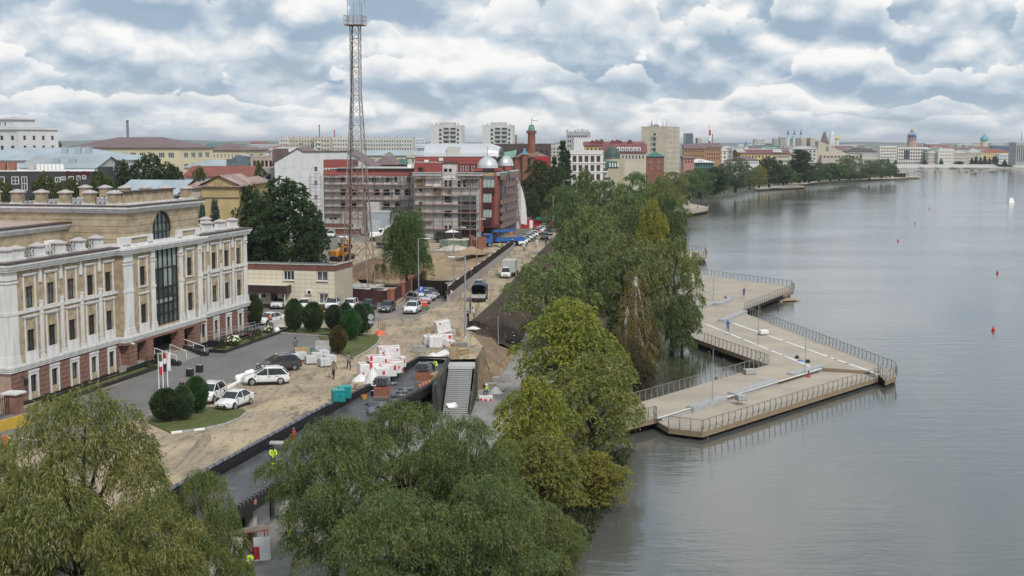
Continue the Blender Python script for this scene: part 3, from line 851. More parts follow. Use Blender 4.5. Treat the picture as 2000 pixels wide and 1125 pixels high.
 mb=MB(); mb.tube([(-21.6,-1.0,1.65),(-21.6,-2.9,1.0),(-21.6,-2.9,.2)],.03); mb.tube([(-21.6,-1.0,.7),(-21.6,-1.0,1.65)],.03); mb.build('handrail',m_white,T)
 mb=MB(); mb.extr([(P1 + .5,0),(P1 + .5,.78),(-.2,.22),(-.2,0)],(0,-2.5,0),X_,Z_,Y_,1.5); mb.build('access_ramp',m_blk,T)
 mb=MB()
 for y in (-2.4,-1.1):
  mb.tube([(P1 + .5,y,1.72),(-.2,y,1.15)],.03); mb.tube([(P1 + .5,y,1.3),(-.2,y,.75)],.022)
  for k in range(8): f=k/7; mb.tube([(P1 + .5 + (-.7 - P1)*f,y,.72 - .52*f),(P1 + .5 + (-.7 - P1)*f,y,1.72 - .57*f)],.022)
 mb.build('ramp_railing',m_steel,T)
 for (x,y) in ((S0 + 1.6,-.45),(-.5,-.45)):
  mb=MB(); mb.lathe([(.02,-.42),(.16,-.3),(.2,.1),(.1,.25),(.02,.34)],(x,y,2.25),8); mb.bar((x,y,2.5),(x,.0,2.55),.05); mb.build('wall_lantern',m_frame,T)
 mb=MB(); mb.box((P0 + .6,-1.25,3.0),(.16,.34,.14)); mb.bar((P0 + .6,-1.1,3.0),(P0 + .6,-1.0,3.1),.06); mb.build('camera_housing',m_white,T)
 return T
OFFICE=main_building()
OO=G(484,646)
def OL(s,d,z=0.0): return OO + AX*s + NX*d + Z_*z
def planter(s0,s1,d0,d1,label):
 T=thing('planter_bed',label,'planter',OL((s0 + s1)/2,(d0 + d1)/2),PI/2 - FA)
 L,Wd=s1 - s0,d1 - d0
 MB().bb(-L/2 + .2,L/2 - .2,-Wd/2 + .2,Wd/2 - .2,0,.2).build('lawn',m_grass,T)
 mb=MB()
 for y in (-Wd/2,Wd/2 - .25): mb.bb(-L/2,L/2,y,y + .25,0,.36)
 for x in (-L/2,L/2 - .25): mb.bb(x,x + .25,-Wd/2 + .25,Wd/2 - .25,0,.36)
 mb.build('granite_edging',m_blk,T)
 return T
planter(-16.5,1.5,2.9,4.9,'long planter of lawn and flowers edged in black granite beside the ramp')
planter(-45,-25.4,.9,2.6,'narrow planter strip along the left wing edged in black granite')
def bush(name,c,r,h,leaf,col,n,label,cat,group=None,seed=1,blob=None):
 T=thing(name,label,cat,c,0,group)
 rng=np.random.default_rng(seed)
 V,Q=leaves_ball(rng,r,h,n,leaf)
 o=put('foliage',npmesh('foliage',V,Q,leafmat('shrub_leaf',2.0)),T); o.color=col + (1,)
 mb=MB()
 for k in range(5): a=k*1.3; mb.tube([(0,0,0),(.3*r*math.cos(a),.3*r*math.sin(a),h*.5)],.02,4)
 mb.build('stem',M('bark',(.10,.075,.055),.9,.3,4,bump=.5),T)
 if blob:
  vs=MB()
  for k in range(blob[1]):
   a,e=rng.uniform(0,6.28),rng.uniform(.1,1.4)
   p=Vector((r*.95*math.cos(a)*math.cos(e),r*.95*math.sin(a)*math.cos(e),h*.45 + h*.52*math.sin(e)))
   q=blob[2]*rng.uniform(.7,1.2); vs.lathe([(.001,-q),(q*.8,-q*.5),(q,0),(q*.7,q*.6),(.001,q)],p,6)
  vs.build('blossom',blob[0],T,smooth=True)
 return T
def leaves_ball(rng,r,h,n,leaf):
 d=rng.normal(size=(n,3)); d /= np.linalg.norm(d,axis=1)[:,None]
 rad=rng.uniform(.55,1.0,n) ** .6
 P=d*rad[:,None]*np.array([r,r,h/2])*(1 + .12*np.sin(d[:,:1]*7)*np.cos(d[:,1:2]*6)) + np.array([0,0,h*.52])
 a=d + rng.normal(size=(n,3))*.7 + np.array([0,0,.25]); a /= np.linalg.norm(a,axis=1)[:,None]
 b=np.cross(a,rng.normal(size=(n,3))); b /= np.linalg.norm(b,axis=1)[:,None]
 L=leaf*rng.uniform(.6,1.3,n)[:,None]; w=L*.28
 V=np.empty((n,4,3)); V[:,0]=P; V[:,1]=P + a*L*.5 + b*w; V[:,2]=P + a*L; V[:,3]=P + a*L*.5 - b*w
 return V.reshape(-1,3),np.arange(n*4).reshape(-1,4)
m_blos=M('cream_blossom',(.75,.74,.60),.7,.15,8); m_pink=M('pink_blossom',(.60,.14,.22),.7,.2,8)
bush('hydrangea',OL(-12.2,3.9,.2),.75,1.1,.16,(.07,.12,.03),900,'hydrangea bush full of cream blossom in the ramp planter','hydrangea',None,2,(m_blos,34,.15))
bush('hydrangea',OL(-2.4,3.8,.2),.5,.8,.14,(.07,.12,.03),500,'small cream hydrangea at the far end of the ramp planter','hydrangea',None,3,(m_blos,14,.13))
bush('rose_bush',OL(-14.6,3.7,.2),.4,1.0,.12,(.045,.07,.03),450,'dark rose bush nearest the steps in the ramp planter','rose bush',None,4,(m_pink,4,.08))
bush('rose_bush',OL(-7.6,4.0,.2),.4,.9,.12,(.045,.08,.03),450,'rose bush with pink flowers midway along the ramp planter','rose bush',None,5,(m_pink,6,.08))
bush('rose_bush',OL(-5.2,3.8,.2),.35,.9,.12,(.05,.09,.03),400,'rose bush past the middle of the ramp planter','rose bush',None,6,(m_pink,5,.08))
bush('rose_bush',OL(-27.4,1.8,.2),.5,1.1,.12,(.05,.08,.03),500,'rose bush with pink flowers in the strip left of the entrance','rose bush',None,7,(m_pink,7,.08))
m_fr,m_fg,m_fw=M('flag_red',(.50,.03,.04),.7,.1),M('flag_green',(.03,.10,.06),.7,.1),M('flag_white',(.7,.7,.7),.7,.05)
m_fb=M('flag_dark',(.03,.03,.06),.7,.1)
for i,(px,py,top,cols,lab) in enumerate(((311,772,693,(m_fg,m_fw,m_fr),'flag pole with green white and red flag, nearest the left planter'),(319,764,688,(m_fr,m_fw,m_fb),'flag pole with red white and dark flag between the other two poles'),(328,762,686,(m_fw,m_fw,m_fw),'flag pole with a white flag nearest the entrance steps'))):
 c=G(px,py); h=CH + (GY(px,top,c.y).z - CH)
 T=thing('flag_pole',lab,'flag pole',c)
 MB().tube([(0,0,0),(0,0,h)],[.05,.03],8).build('pole',m_white,T)
 MB().lathe([(.001,0),(.06,.05),(.001,.12)],(0,0,h),8).build('finial',m_steel,T)
 mb=MB(); n=7; W_=.30
 vs=[];
 for k in range(n + 1):
  for j in range(4):
   vs.append((.04 + W_*j/3 + .03*k/n,.07*math.sin(j*2.2 + k*.5 + i),h - .1 - 1.75*k/n))
 for k in range(n):
  mb.mi=0 if k < 2 else (1 if k < 4 else 2)
  o=len(mb.v)
  mb.add([vs[k*4 + j] for j in range(4)] + [vs[k*4 + 4 + j] for j in range(4)],[(j,j + 1,j + 5,j + 4) for j in range(3)])
 mb.build('flag',list(cols),T)
for px,py,lab in ((371,735,'square black bin standing nearer the flag poles'),(390,727,'square black bin standing at the right foot of the steps')):
 T=thing('litter_bin',lab,'litter bin',G(px,py),PI/2 - FA)
 MB().bb(-.3,.3,-.3,.3,0,.75).build('box',m_blk,T,bevel=.03); MB().bb(-.22,.22,-.22,.22,.75,.8).build('rim',m_kerb,T)
for i,(px,py) in enumerate(((466,746),(474.5,743.5),(484,738),(491,735.5),(515,725),(525,720))):
 o=MB().lathe([(.22,0),(.3,.06),(.37,.25),(.37,.42),(.3,.62),(.17,.72),(.001,.75)],n=14).build('ball_bollard',m_white,smooth=True)
 o.location=G(px,py); tag(o,['white concrete ball nearest the white sedan on the forecourt edge','second white concrete ball from the white sedan','third white concrete ball, just beside the nose of the white crossover','fourth white concrete ball, behind the white crossover bonnet','white concrete ball just left of the dark grey crossover','white concrete ball touching the nose of the dark grey crossover'][i],'bollard','white ball bollards along the forecourt')
mb=MB(); mb.bar(G(432,766) + Z_*.09,G(473,744) + Z_*.09,.35,.2); tag(mb.build('white_kerb',m_white),'white painted kerb between the forecourt and the parked white cars','kerb')
o=MB().lathe([(.22,0),(.3,.06),(.37,.25),(.37,.42),(.3,.62),(.17,.72),(.001,.75)],n=14).build('ball_bollard',m_white,smooth=True); o.location=G(541,651); tag(o,'lone white concrete ball on the lawn edge near the junipers','bollard')
# ================================================================ beige tiled annexe, fences, mast
def strut(name,key,m,parent,a,b,w,h=None):
 a,b=Vector(a),Vector(b); d=b - a; L=d.length; d=d/L
 u=Z_ if abs(d.z) < .98 else X_
 x=d.cross(u).normalized(); y=x.cross(d)
 o=put(name,unit_box(key,m),parent)
 o.matrix_local=Matrix.Translation((a + b)/2) @ Matrix((x,y,d)).transposed().to_4x4() @ Matrix.Diagonal((w,h or w,L,1))
 return o
m_tile=M('beige_tile',(.60,.55,.44),.6,.10,.8)
m_tilej=M('tile_joint',(.42,.38,.30),.8,.1)
m_mar=M('maroon_tile',(.17,.075,.06),.6,.18,1.5)
m_ac=M('appliance_white',(.68,.68,.66),.5,.05)
def annexe():
 fr=Fr(G(488,600),-FA)
 T=thing('annexe_building','two-storey beige tiled annexe with maroon parapet behind the parked white cars','building',fr.o,fr.ang)
 W_=fr.at(655,600)[0]; Hh=fr.at(560,527)[1]; U0=-10.0
 D=7.0
 u=lambda px,py: fr.at(px,py)
 win=[]
 for (x0,y0,x1,y1) in ((275,423,342,482),(487,428,557,487),(503,570,560,632)):
  a,b=u(470 + x0/3.279,400 + y1/3.279),u(470 + x1/3.279,400 + y0/3.279); win.append((a[0],b[0],a[1],b[1]))
 dr=u(470 + 195/3.279,400 + 655/3.279),u(470 + 236/3.279,400 + 565/3.279)
 door=(dr[0][0],dr[1][0],0,dr[1][1])
 mb=MB(); mb.wall((U0,0,0),X_,Z_,-Y_,W_ - U0,Hh,[(a - U0,b - U0,c,d) for a,b,c,d in win + [door]],.25)
 mb.wall((W_,0,0),Y_,Z_,X_,D,Hh,[]); mb.wall((U0,D,0),-Y_,Z_,-X_,D,Hh,[])
 mb.build('wall',m_tilej,T)
 TW,TH=.86,.60; z=.55
 rows=int((Hh - z)/TH)
 for r in range(rows):
  za,zb=z + r*TH,min(z + (r + 1)*TH,Hh)
  x=-1.0
  while x < W_ - .05:
   x1=min(x + TW,W_); segs=[(x,x1)]
   for a,b,c,d in win + [door]:
    if zb > c + .08 and za < d - .08:
     segs=[q for s0,s1 in segs for q in (((s0,min(s1,a)),(max(s0,b),s1)) if not (b <= s0 or a >= s1) else ((s0,s1),)) if q[1] - q[0] > .1]
   for s0,s1 in segs: piece('facade_tile','beige_tile',m_tile,T,((s0 + s1)/2,-.005,(za + zb)/2),(s1 - s0 - .03,.05,zb - za - .03))
   x=x1
 mb=MB(); mb.bb(U0,door[0] - .05,-.06,.1,0,.52); mb.bb(door[1] + .05,W_ + .04,-.06,.1,0,.52); mb.build('plinth',m_mar,T)
 mb=MB(); mb.bb(U0,W_ + .06,-.08,.2,Hh,Hh + .75); mb.bb(W_ - .2,W_ + .06,.2,D,Hh,Hh + .75); mb.build('parapet',m_mar,T)
 mb=MB(); mb.bb(U0,W_ + .14,-.18,.3,Hh + .752,Hh + .84); mb.bb(W_ - .3,W_ + .14,.3,D,Hh + .752,Hh + .84); mb.build('parapet_cap',m_kerb,T)
 MB().bb(U0,W_ - .2,.2,D,Hh + .3,Hh + .4).build('flat_roof',M('dark_felt',(.10,.10,.10),.8,.2),T)
 for i,(a,b,c,d) in enumerate(win):
  window(T,((a + b)/2,.14,(c + d)/2),b - a,d - c,frame=m_wframe,glass=m_glass if i == 0 else m_glass2,mull=2 if i == 0 else 1,fw=.09)
  piece('sill','tin_sill',m_wframe,T,((a + b)/2,-.08,c - .04),(b - a + .2,.2,.05))
 window(T,((door[0] + door[1])/2,.15,door[3]/2),door[1] - door[0],door[3],frame=M('brown_door',(.09,.035,.025),.5,.1),glass=M('brown_door_panel',(.12,.05,.035),.5,.1),mull=0,name='door')
 a,b=u(470 + 40/3.279,400 + 552/3.279),u(470 + 325/3.279,400 + 515/3.279)
 mb=MB(); mb.bb(U0 + 5,b[0],-1.9,-.02,a[1],b[1] + .1); cn=mb.build('canopy',M('brown_canopy',(.045,.028,.025),.5,.1),T)
 MB().bb(U0 + 4.95,b[0] + .05,-1.95,-.02,b[1] + .1,b[1] + .2).build('canopy_top',m_tile,cn)
 for x in (b[0] - .3,b[0] - 4): strut('canopy_post','white_post',m_white,T,(x,-1.7,0),(x,-1.7,a[1]),.09)
 q=u(470 + 440/3.279,400 + 558/3.279)
 a_=MB().bb(q[0] - .42,q[0] + .42,-.35,-.03,q[1] - .3,q[1] + .3).build('air_conditioner',m_ac,T); MB().lathe([(.02,0),(.22,0),(.24,.03),(.02,.03)],n=12).build('fan',m_frame,a_).matrix_local=Matrix.Translation((q[0] + .12,-.36,q[1])) @ Matrix.Rotation(PI/2,4,'X')
 for x in (150,280): q=u(470 + x/3.279,400 + 583/3.279); piece('name_plate','plate',m_frame,T,(q[0],-.06,q[1]),(.5,.05,.4))
 return fr,W_
AFR,AW=annexe()
m_brickr=M('orange_brick',(.29,.12,.08),.85,.2,5.0,bump=.3)
m_mfen=M('maroon_sheet',(.085,.035,.038),.55,.15,2.0)
def brick_post(name,p,h,parent,w=.75,rz=0.0):
 o=put(name,unit_box('post_brick',m_brickr),parent,p + Z_*h/2,rz); o.scale=(w,w,h)
 c=put('post_cap',unit_box('post_capm',M('post_cap',(.33,.14,.09),.8,.1)),o); c.location=(0,0,.5); c.scale=(1.2,1.2,.08/h*1.4)
 return o
def sheet_fence(label,pts,h,m,name='metal_fence',posts='brick',ph=None,step=2.6,tops=True,plinth=None):
 T=thing(name,label,'fence',pts[0])
 o0=Vector(pts[0])
 for i,(a,b) in enumerate(zip(pts,pts[1:])):
  a,b=Vector(a) - o0,Vector(b) - o0; n=max(1,round((b - a).length/step)); rz=math.atan2((b - a).y,(b - a).x)
  for k in range(n):
   p,q=a.lerp(b,k/n),a.lerp(b,(k + 1)/n); c=(p + q)/2; L=(q - p).length
   pn=put('panel',panel_mesh(m),T,c + Z_*(.12 if plinth is None else plinth),rz); pn.scale=(L - .07,1,h - .12)
   if posts == 'steel' or k: strut('fence_post','fence_post_' + m.name,m,T,p,p + Z_*(h + .08),.08)
  if posts == 'brick':
   brick_post('brick_post',a,ph or h + .15,T,rz=rz)
   if i == len(pts) - 2: brick_post('brick_post',b,ph or h + .15,T,rz=rz)
 return T
PANEL={}
def panel_mesh(m):
 if m.name not in PANEL:
  mb=MB(); n=12
  for k in range(n):
   x0=-.5 + k/n; mb.bb(x0 + .002,x0 + 1/n*.55,-.012,.012,0,1); mb.bb(x0 + 1/n*.55,x0 + 1/n + .002,-.03,-.006,0,1)
  mb.bb(-.5,.5,.012,.05,.1,.14); mb.bb(-.5,.5,.012,.05,.84,.88)
  PANEL[m.name]=mb.mesh('panel',m)
 return PANEL[m.name]
sheet_fence('maroon sheet metal fence with orange brick posts in front of the mast',[G(660,586),G(763,594)],1.9,m_mfen,posts='brick',ph=2.1)
sheet_fence('maroon sheet metal fence with brick posts running back beside the silver cars',[G(764.5,593.5),G(786,580),G(803,566),G(828,555)],1.9,m_mfen,ph=2.2,step=3.2)
m_kfen=M('dark_brown_sheet',(.028,.020,.018),.55,.2,2.0)
m_cblk=M('concrete_block_grey',(.30,.285,.265),.9,.2,1.0,bump=.2)
def hoarding():
 a,b=G(876,590),G(1002,488)
 T=thing('site_hoarding','dark brown sheet hoarding on concrete blocks along the road beside the pit','fence',a)
 d=b - a; L=d.length; rz=math.atan2(d.y,d.x); n=34
 for k in range(n):
  p,q=d*(k/n),d*((k + 1)/n); w=(q - p).length
  bl=piece('concrete_block','hoard_block',m_cblk,T,(p + q)/2 + Z_*.55,(w - .06,.5,1.1),rz)
  pn=put('panel',panel_mesh(m_kfen),T,(p + q)/2 + Z_*1.1 + Vector((random.uniform(-.05,.05),0,0)),rz + random.uniform(-.02,.02)); pn.scale=(w - .03,1,1.25 + random.uniform(-.06,.06)); pn.rotation_euler.x=random.uniform(-.05,.05)
  strut('fence_post','fence_post_' + m_kfen.name,m_kfen,T,p + Z_*1.0,p + Z_*2.4,.08)
  if k % 3 == 0: piece('top_strip','tin_strip',m_wframe,T,(p + q)/2 + Z_*2.40,(w,.14,.03),rz)
hoarding()
sheet_fence('dark brown sheet fence closing the pit behind the silver cars',[G(806,572),G(862,580)],2.3,m_kfen,posts='steel',step=2.2)
sheet_fence('dark brown sheet fence between the closing fence and the roadside hoarding',[G(862.5,579.5),G(874,587)],2.4,m_kfen,posts='steel',step=2.0)
m_rust=M('rusty_mast',(.25,.10,.06),.8,.35,1.2,c2=(.34,.27,.22))
m_galv=M('grey_mast',(.27,.26,.25),.7,.25,.8,c2=(.34,.29,.26))
def mast():
 c=(G(669.6,568.8) + G(731,561))/2
 T=thing('lattice_mast','tall lattice radio mast with rusty legs and a railed platform at the top','mast',c,-FA + .05)
 zt=GY(684,50,c.y).z; zk=GY(684,187,c.y).z
 wid=lambda z: 4.3 + (1.35 - 4.3)*min(1,z/zk)
 lv=[0.0]
 while lv[-1] < zt - .6: lv.append(lv[-1] + max(1.45,wid(lv[-1])*.95))
 lv[-1]=zt
 q=((-1,-1),(1,-1),(1,1),(-1,1))
 P=lambda k,z: Vector((q[k][0]*wid(z)/2,q[k][1]*wid(z)/2,z))
 for k in range(4):
  strut('leg','mast_leg_rust',m_rust,T,P(k,0),P(k,zk*.55),.15); strut('leg','mast_leg',m_galv,T,P(k,zk*.55),P(k,zk),.13); strut('leg','mast_leg',m_galv,T,P(k,zk),P(k,zt),.11)
 for i in range(len(lv) - 1):
  a,b=lv[i],lv[i + 1]; low=a < zk*.58
  m,key,w=(m_rust,'mast_brace_rust',.075) if low and (i % 4 != 2) else (m_galv,'mast_brace',.06)
  for k in range(4):
   strut('brace',key,m,T,P(k,a),P((k + 1) % 4,b),w); strut('brace',key,m,T,P((k + 1) % 4,a),P(k,b),w)
   if i % 3 == 0 and i: strut('ring_beam',key,m,T,P(k,a),P((k + 1) % 4,a),w*1.3)
 strut('cable_ladder','mast_ladder',M('mast_dark',(.06,.045,.04),.7,.2),T,(-wid(0)*.36,-.2,.3),(-.4,-.2,zt),.16)
 pw=1.4
 pl=MB().bb(-pw,pw,-pw,pw,zt,zt + .12).build('platform',m_rust,T)
 for k in range(4):
  a,b=Vector((q[k][0]*pw,q[k][1]*pw,zt)),Vector((q[(k + 1) % 4][0]*pw,q[(k + 1) % 4][1]*pw,zt))
  for z in (.75,1.45): strut('guard_rail','mast_rail',m_galv,pl,a + Z_*z,b + Z_*z,.06)
  for j in range(4): p=a.lerp(b,j/4); strut('guard_post','mast_rail',m_galv,pl,p,p + Z_*1.45,.06)
 for (x,y,h) in ((-.85,-1.2,3.9),(-.45,.9,3.6),(.75,1.0,3.4),(1.15,-1.2,5.6)):
  strut('antenna','mast_rail',m_galv,T,(x,y,zt),(x,y,zt + h),.07)
 for z in (3.3,5.3):
  strut('dipole_arm','mast_rail',m_galv,T,(1.15,-1.2,zt + z),(1.9,-1.2,zt + z + .05),.05); strut('dipole','mast_rail',m_galv,T,(1.9,-1.2,zt + z - .5),(1.9,-1.2,zt + z + .6),.05)
mast()
for i,(px,py,w,l) in enumerate(((690,566,9,4.5),(718,575,5,3.0),(752,574,4.5,3.2))):
 o=MB().bb(-w/2,w/2,-l/2,l/2,0,.5).build('concrete_slab',m_conc,bevel=.03); o.location=G(px,py - 4); o.rotation_euler.z=-FA + .1*i
 tag(o,['large concrete slab under the legs of the mast','concrete slab lying right of the mast behind the maroon fence','concrete slab nearest the corner of the maroon fence'][i],'slab')
# ================================================================ the building under reconstruction
m_pan=M('brick_red_panel',(.29,.075,.065),.55,.10,.5)
m_panj=M('panel_joint',(.16,.04,.036),.6,.1)
m_raw=M('raw_wall',(.46,.43,.40),.9,.22,.35,bump=.3,detail=9)
m_raww=M('torn_white_wall',(.60,.56,.55),.9,.25,.5,bump=.5,detail=9)
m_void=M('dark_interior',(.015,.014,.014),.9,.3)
m_pole=M('scaffold_pipe',(.20,.19,.21),.6,.2)
m_deck=M('scaffold_board',(.34,.20,.13),.85,.3,1.2)
m_silv=M('silver_roof',(.56,.58,.60),.38,.06,.6,metal=.35)
m_gcor=M('grey_cornice',(.44,.45,.45),.6,.08)
m_dred=M('dark_red_glazing',(.05,.018,.017),.25,.2,spec=.5)
def scaffold(fr,v,u0,u1,zs,label,h,ux=2.3,axis='u',depth=1.0):
 T=thing('scaffolding',label,'scaffolding',fr.o,fr.ang)
 P=(lambda a,d,z: Vector((a,v - d,z))) if axis == 'u' else (lambda a,d,z: Vector((v + d,a,z)))
 n=max(1,round((u1 - u0)/ux))
 for k in range(n + 1):
  x=u0 + (u1 - u0)*k/n
  for d in (.15,depth): strut('standard','scaf_pipe',m_pole,T,P(x,d,0),P(x,d,h + random.uniform(0,.6)),.085)
 for i,z in enumerate(zs):
  strut('ledger','scaf_pipe',m_pole,T,P(u0,depth,z + 1.0),P(u1,depth,z + 1.0),.075)
  strut('ledger','scaf_pipe',m_pole,T,P(u0,depth,z),P(u1,depth,z),.075)
  a=u0
  while a < u1 - .5:
   b=min(u1,a + random.choice((4.6,6.9,9.2)))
   if random.random() < .85: strut('deck_board','scaf_deck',m_deck,T,P(a,depth/2 + .08,z + .05),P(b,depth/2 + .08,z + .05 + random.uniform(-.05,.05)),.07,depth*.8) if axis == 'v' else piece('deck_board','scaf_deck',m_deck,T,P((a + b)/2,depth/2 + .08,z + .06),(b - a - .05,depth*.8,.09))
   a=b
  for k in range(i % 2,n,2):
   xa,xb=u0 + (u1 - u0)*k/n,u0 + (u1 - u0)*(k + 1)/n
   strut('brace','scaf_pipe',m_pole,T,P(xa,depth,z),P(xb,depth,min(h,z + 2.0)),.06)
 return T
def red_panels(T,x0,x1,z0,z1,y,nx,nz,skip=(),axis='u',key='red_panel',m=None):
 w,h=(x1 - x0)/nx,(z1 - z0)/nz
 for i in range(nx):
  for j in range(nz):
   c,hh=x0 + (i + .5)*w,z0 + (j + .5)*h
   if any(a - w*.4 < c < b + w*.4 and q - h*.4 < hh < r + h*.4 for a,b,q,r in skip): continue
   if axis == 'u': piece('facing_panel',key,m or m_pan,T,(c,y - .04,hh),(w - .04,.08,h - .04))
   else: piece('facing_panel',key,m or m_pan,T,(y + .04,c,hh),(.08,w - .04,h - .04))
SFR=Fr(G(634,456),R(-8.4))
def wing():
 fr=SFR; z3=lambda x,y: fr.at(620 + x/5.624,280 + y/5.624)
 T=thing('stripped_wing','stripped grey building wing with red panel bands behind the mast','building',fr.o,fr.ang)
 W_=z3(1060,700)[0] + 1.5; Ht=z3(300,358)[1]
 win=[]
 for row in ((365,425,((245,300),(370,410),(515,550),(598,640),(752,790),(842,878),(982,1022))),(505,570,((248,315),(375,440),(500,552),(615,680),(723,792),(848,914),(958,1022))),(640,712,((250,318),(378,430),(500,552),(615,680),(723,792),(852,916)))):
  for a,b in row[2]:
   p,q=z3(a,row[1]),z3(b,row[0]); win.append((p[0],q[0],p[1],q[1]))
 for a,b in ((135,162),(180,212)): p,q=z3(a,838),z3(b,815); win.append((p[0],q[0],p[1],q[1]))
 mb=MB(); mb.wall((0,0,0),X_,Z_,-Y_,W_,Ht,win,.35); mb.wall((0,14,0),-Y_,Z_,-X_,14,Ht,[]); mb.build('wall',m_raw,T)
 zt2=z3(500,500)[1]
 for k in range(15):
  a=W_*k/15 + random.uniform(-.2,.3); zc=zt2 + random.uniform(.2,.9)
  piece('render_patch','torn_patch',m_raww,T,(a + .7,-.05,zc + .3),(random.uniform(.9,1.5),.06,random.uniform(.5,1.1)))
 for k in range(22):
  a=W_*(k + .5)/22; q=z3(0,358)[1]
  if not any(w[0] - .2 < a < w[1] + .2 and w[3] > q - 1.6 for w in win): strut('facade_rail','facade_rail',m_frame,T,(a,-.06,q - random.uniform(.8,1.5)),(a,-.06,q),.16,.1)
 for a,b,c,d in win: window(T,((a + b)/2,.25,(c + d)/2),b - a,d - c,glass=m_void,mull=1 if b - a > 1 else 0,fw=.08)
 zb0,zb1=z3(300,355)[1],z3(300,292)[1]
 mb=MB(); mb.bb(-.05,W_,0,14,zb0,zb1); mb.build('upper_wall',m_panj,T); red_panels(T,-.05,W_,zb0,zb1,0,20,1)
 mb=MB(); mb.bb(z3(225,280)[0],W_ + .3,-.5,14,zb1 + .02,zb1 + .4); mb.build('roof_edge',m_frame,T)
 mb=MB(); mb.bb(z3(225,280)[0],W_ + .3,-.6,14.1,zb1 + .402,zb1 + .62); mb.build('roof_cap',m_gcor,T)
 p,q=z3(75,270),z3(333,180)
 mb=MB(); mb.bb(-.05,q[0],.1,10,zb1 + .55,q[1]); mb.build('roof_block',m_panj,T); red_panels(T,-.05,q[0],p[1],q[1],.1,8,3)
 for k in range(8): strut('facade_rail','facade_rail',m_frame,T,(.3 + k*.75,0,zb1),(.3 + k*.75,0,p[1]),.14)
 mb=MB(); mb.lathe([(.01,0),(.35,.08),(.6,.25),(.62,.25),(.36,.05),(.01,-.03)],n=14); d=mb.build('satellite_dish',m_white,T,smooth=True); q=z3(995,250); d.matrix_local=Matrix.Translation((q[0],2,q[1])) @ Matrix.Rotation(R(80),4,'X')
 strut('dish_post','facade_rail',m_frame,T,(q[0],2.2,zb1 + .6),(q[0],2.2,q[1]),.1)
 lv=[z3(0,y)[1] for y in (860,768,690,612,530,450,372)]
 mb=MB(); q=z3(120,935); mb.bb(.4,z3(480,935)[0],-1.6,-.02,q[1],q[1] + .35); mb.build('ledge',m_conc,T)
 mb=MB(); mb.bb(.6,z3(480,935)[0],-1.3,-.02,0,q[1]); mb.build('ground_floor',m_mar,T)
 for k in range(8): strut('balustrade_post','facade_rail',m_wframe if 0 else m_pole,T,(.6 + k*1.05,-1.5,q[1]),(.6 + k*1.05,-1.5,q[1] + 1.4),.1)
 mb=MB(); mb.bb(.6,8,-1.5,-1.42,q[1] + .35,q[1] + 1.4); mb.build('balustrade_panel',m_mar,T)
 return T,W_,lv,Ht
WT,WW,WLV,WH=wing()
scaffold(SFR,0,.2,WW - .5,WLV[1:],'tube scaffolding across the stripped wing behind the mast',WH + .3)
scaffold(SFR,-.15,-3.4,-.4,WLV,'narrow scaffold tower at the left end of the stripped wing',WH,1.6,depth=1.3)
def annex_shed():
 fr=SFR; V=-9.0; z3=lambda x,y: fr.at(620 + x/5.624,280 + y/5.624,V)
 a,b=z3(552,980),z3(805,762)
 T=thing('metal_shed','light grey sheet metal shed with a steel door beside the tipper truck','shed',fr.o + fr.u*a[0] + fr.v*V,fr.ang)
 w,h=b[0] - a[0],b[1]
 mb=MB(); mb.bb(0,w,0,8.6,0,h); mb.build('wall',M('grey_sandwich_panel',(.36,.39,.43),.5,.06),T)
 n=11
 mb=MB(); mb.bb(-.1,w + .1,-.1,8.7,h,h + .16); mb.build('roof',m_conc,T)
 for k in range(1,n): piece('panel_rib','shed_rib',M('grey_rib',(.29,.315,.35),.5,.05),T,(w/2,-.012,h*k/n),(w,.03,.04))
 d0,d1=z3(608,980),z3(690,845); window(T,((d0[0] + d1[0])/2 - a[0],-.05,d1[1]/2),d1[0] - d0[0],d1[1],frame=m_wframe,glass=M('grey_door',(.42,.45,.48),.5,.05),mull=1,bars=1,name='door')
 q=z3(915,735)
 mb=MB(); mb.bb(w + .02,q[0] - a[0],2.5,8.6,0,h - .5); mb.build('side_wall',M('grey_render',(.25,.235,.225),.9,.15),T)
 q=z3(612,660); mb=MB(); mb.bb(-1.8,q[0] - a[0],6,8.6,h - .3,q[1]); mb.build('roof_hut',m_conc,T)
annex_shed()
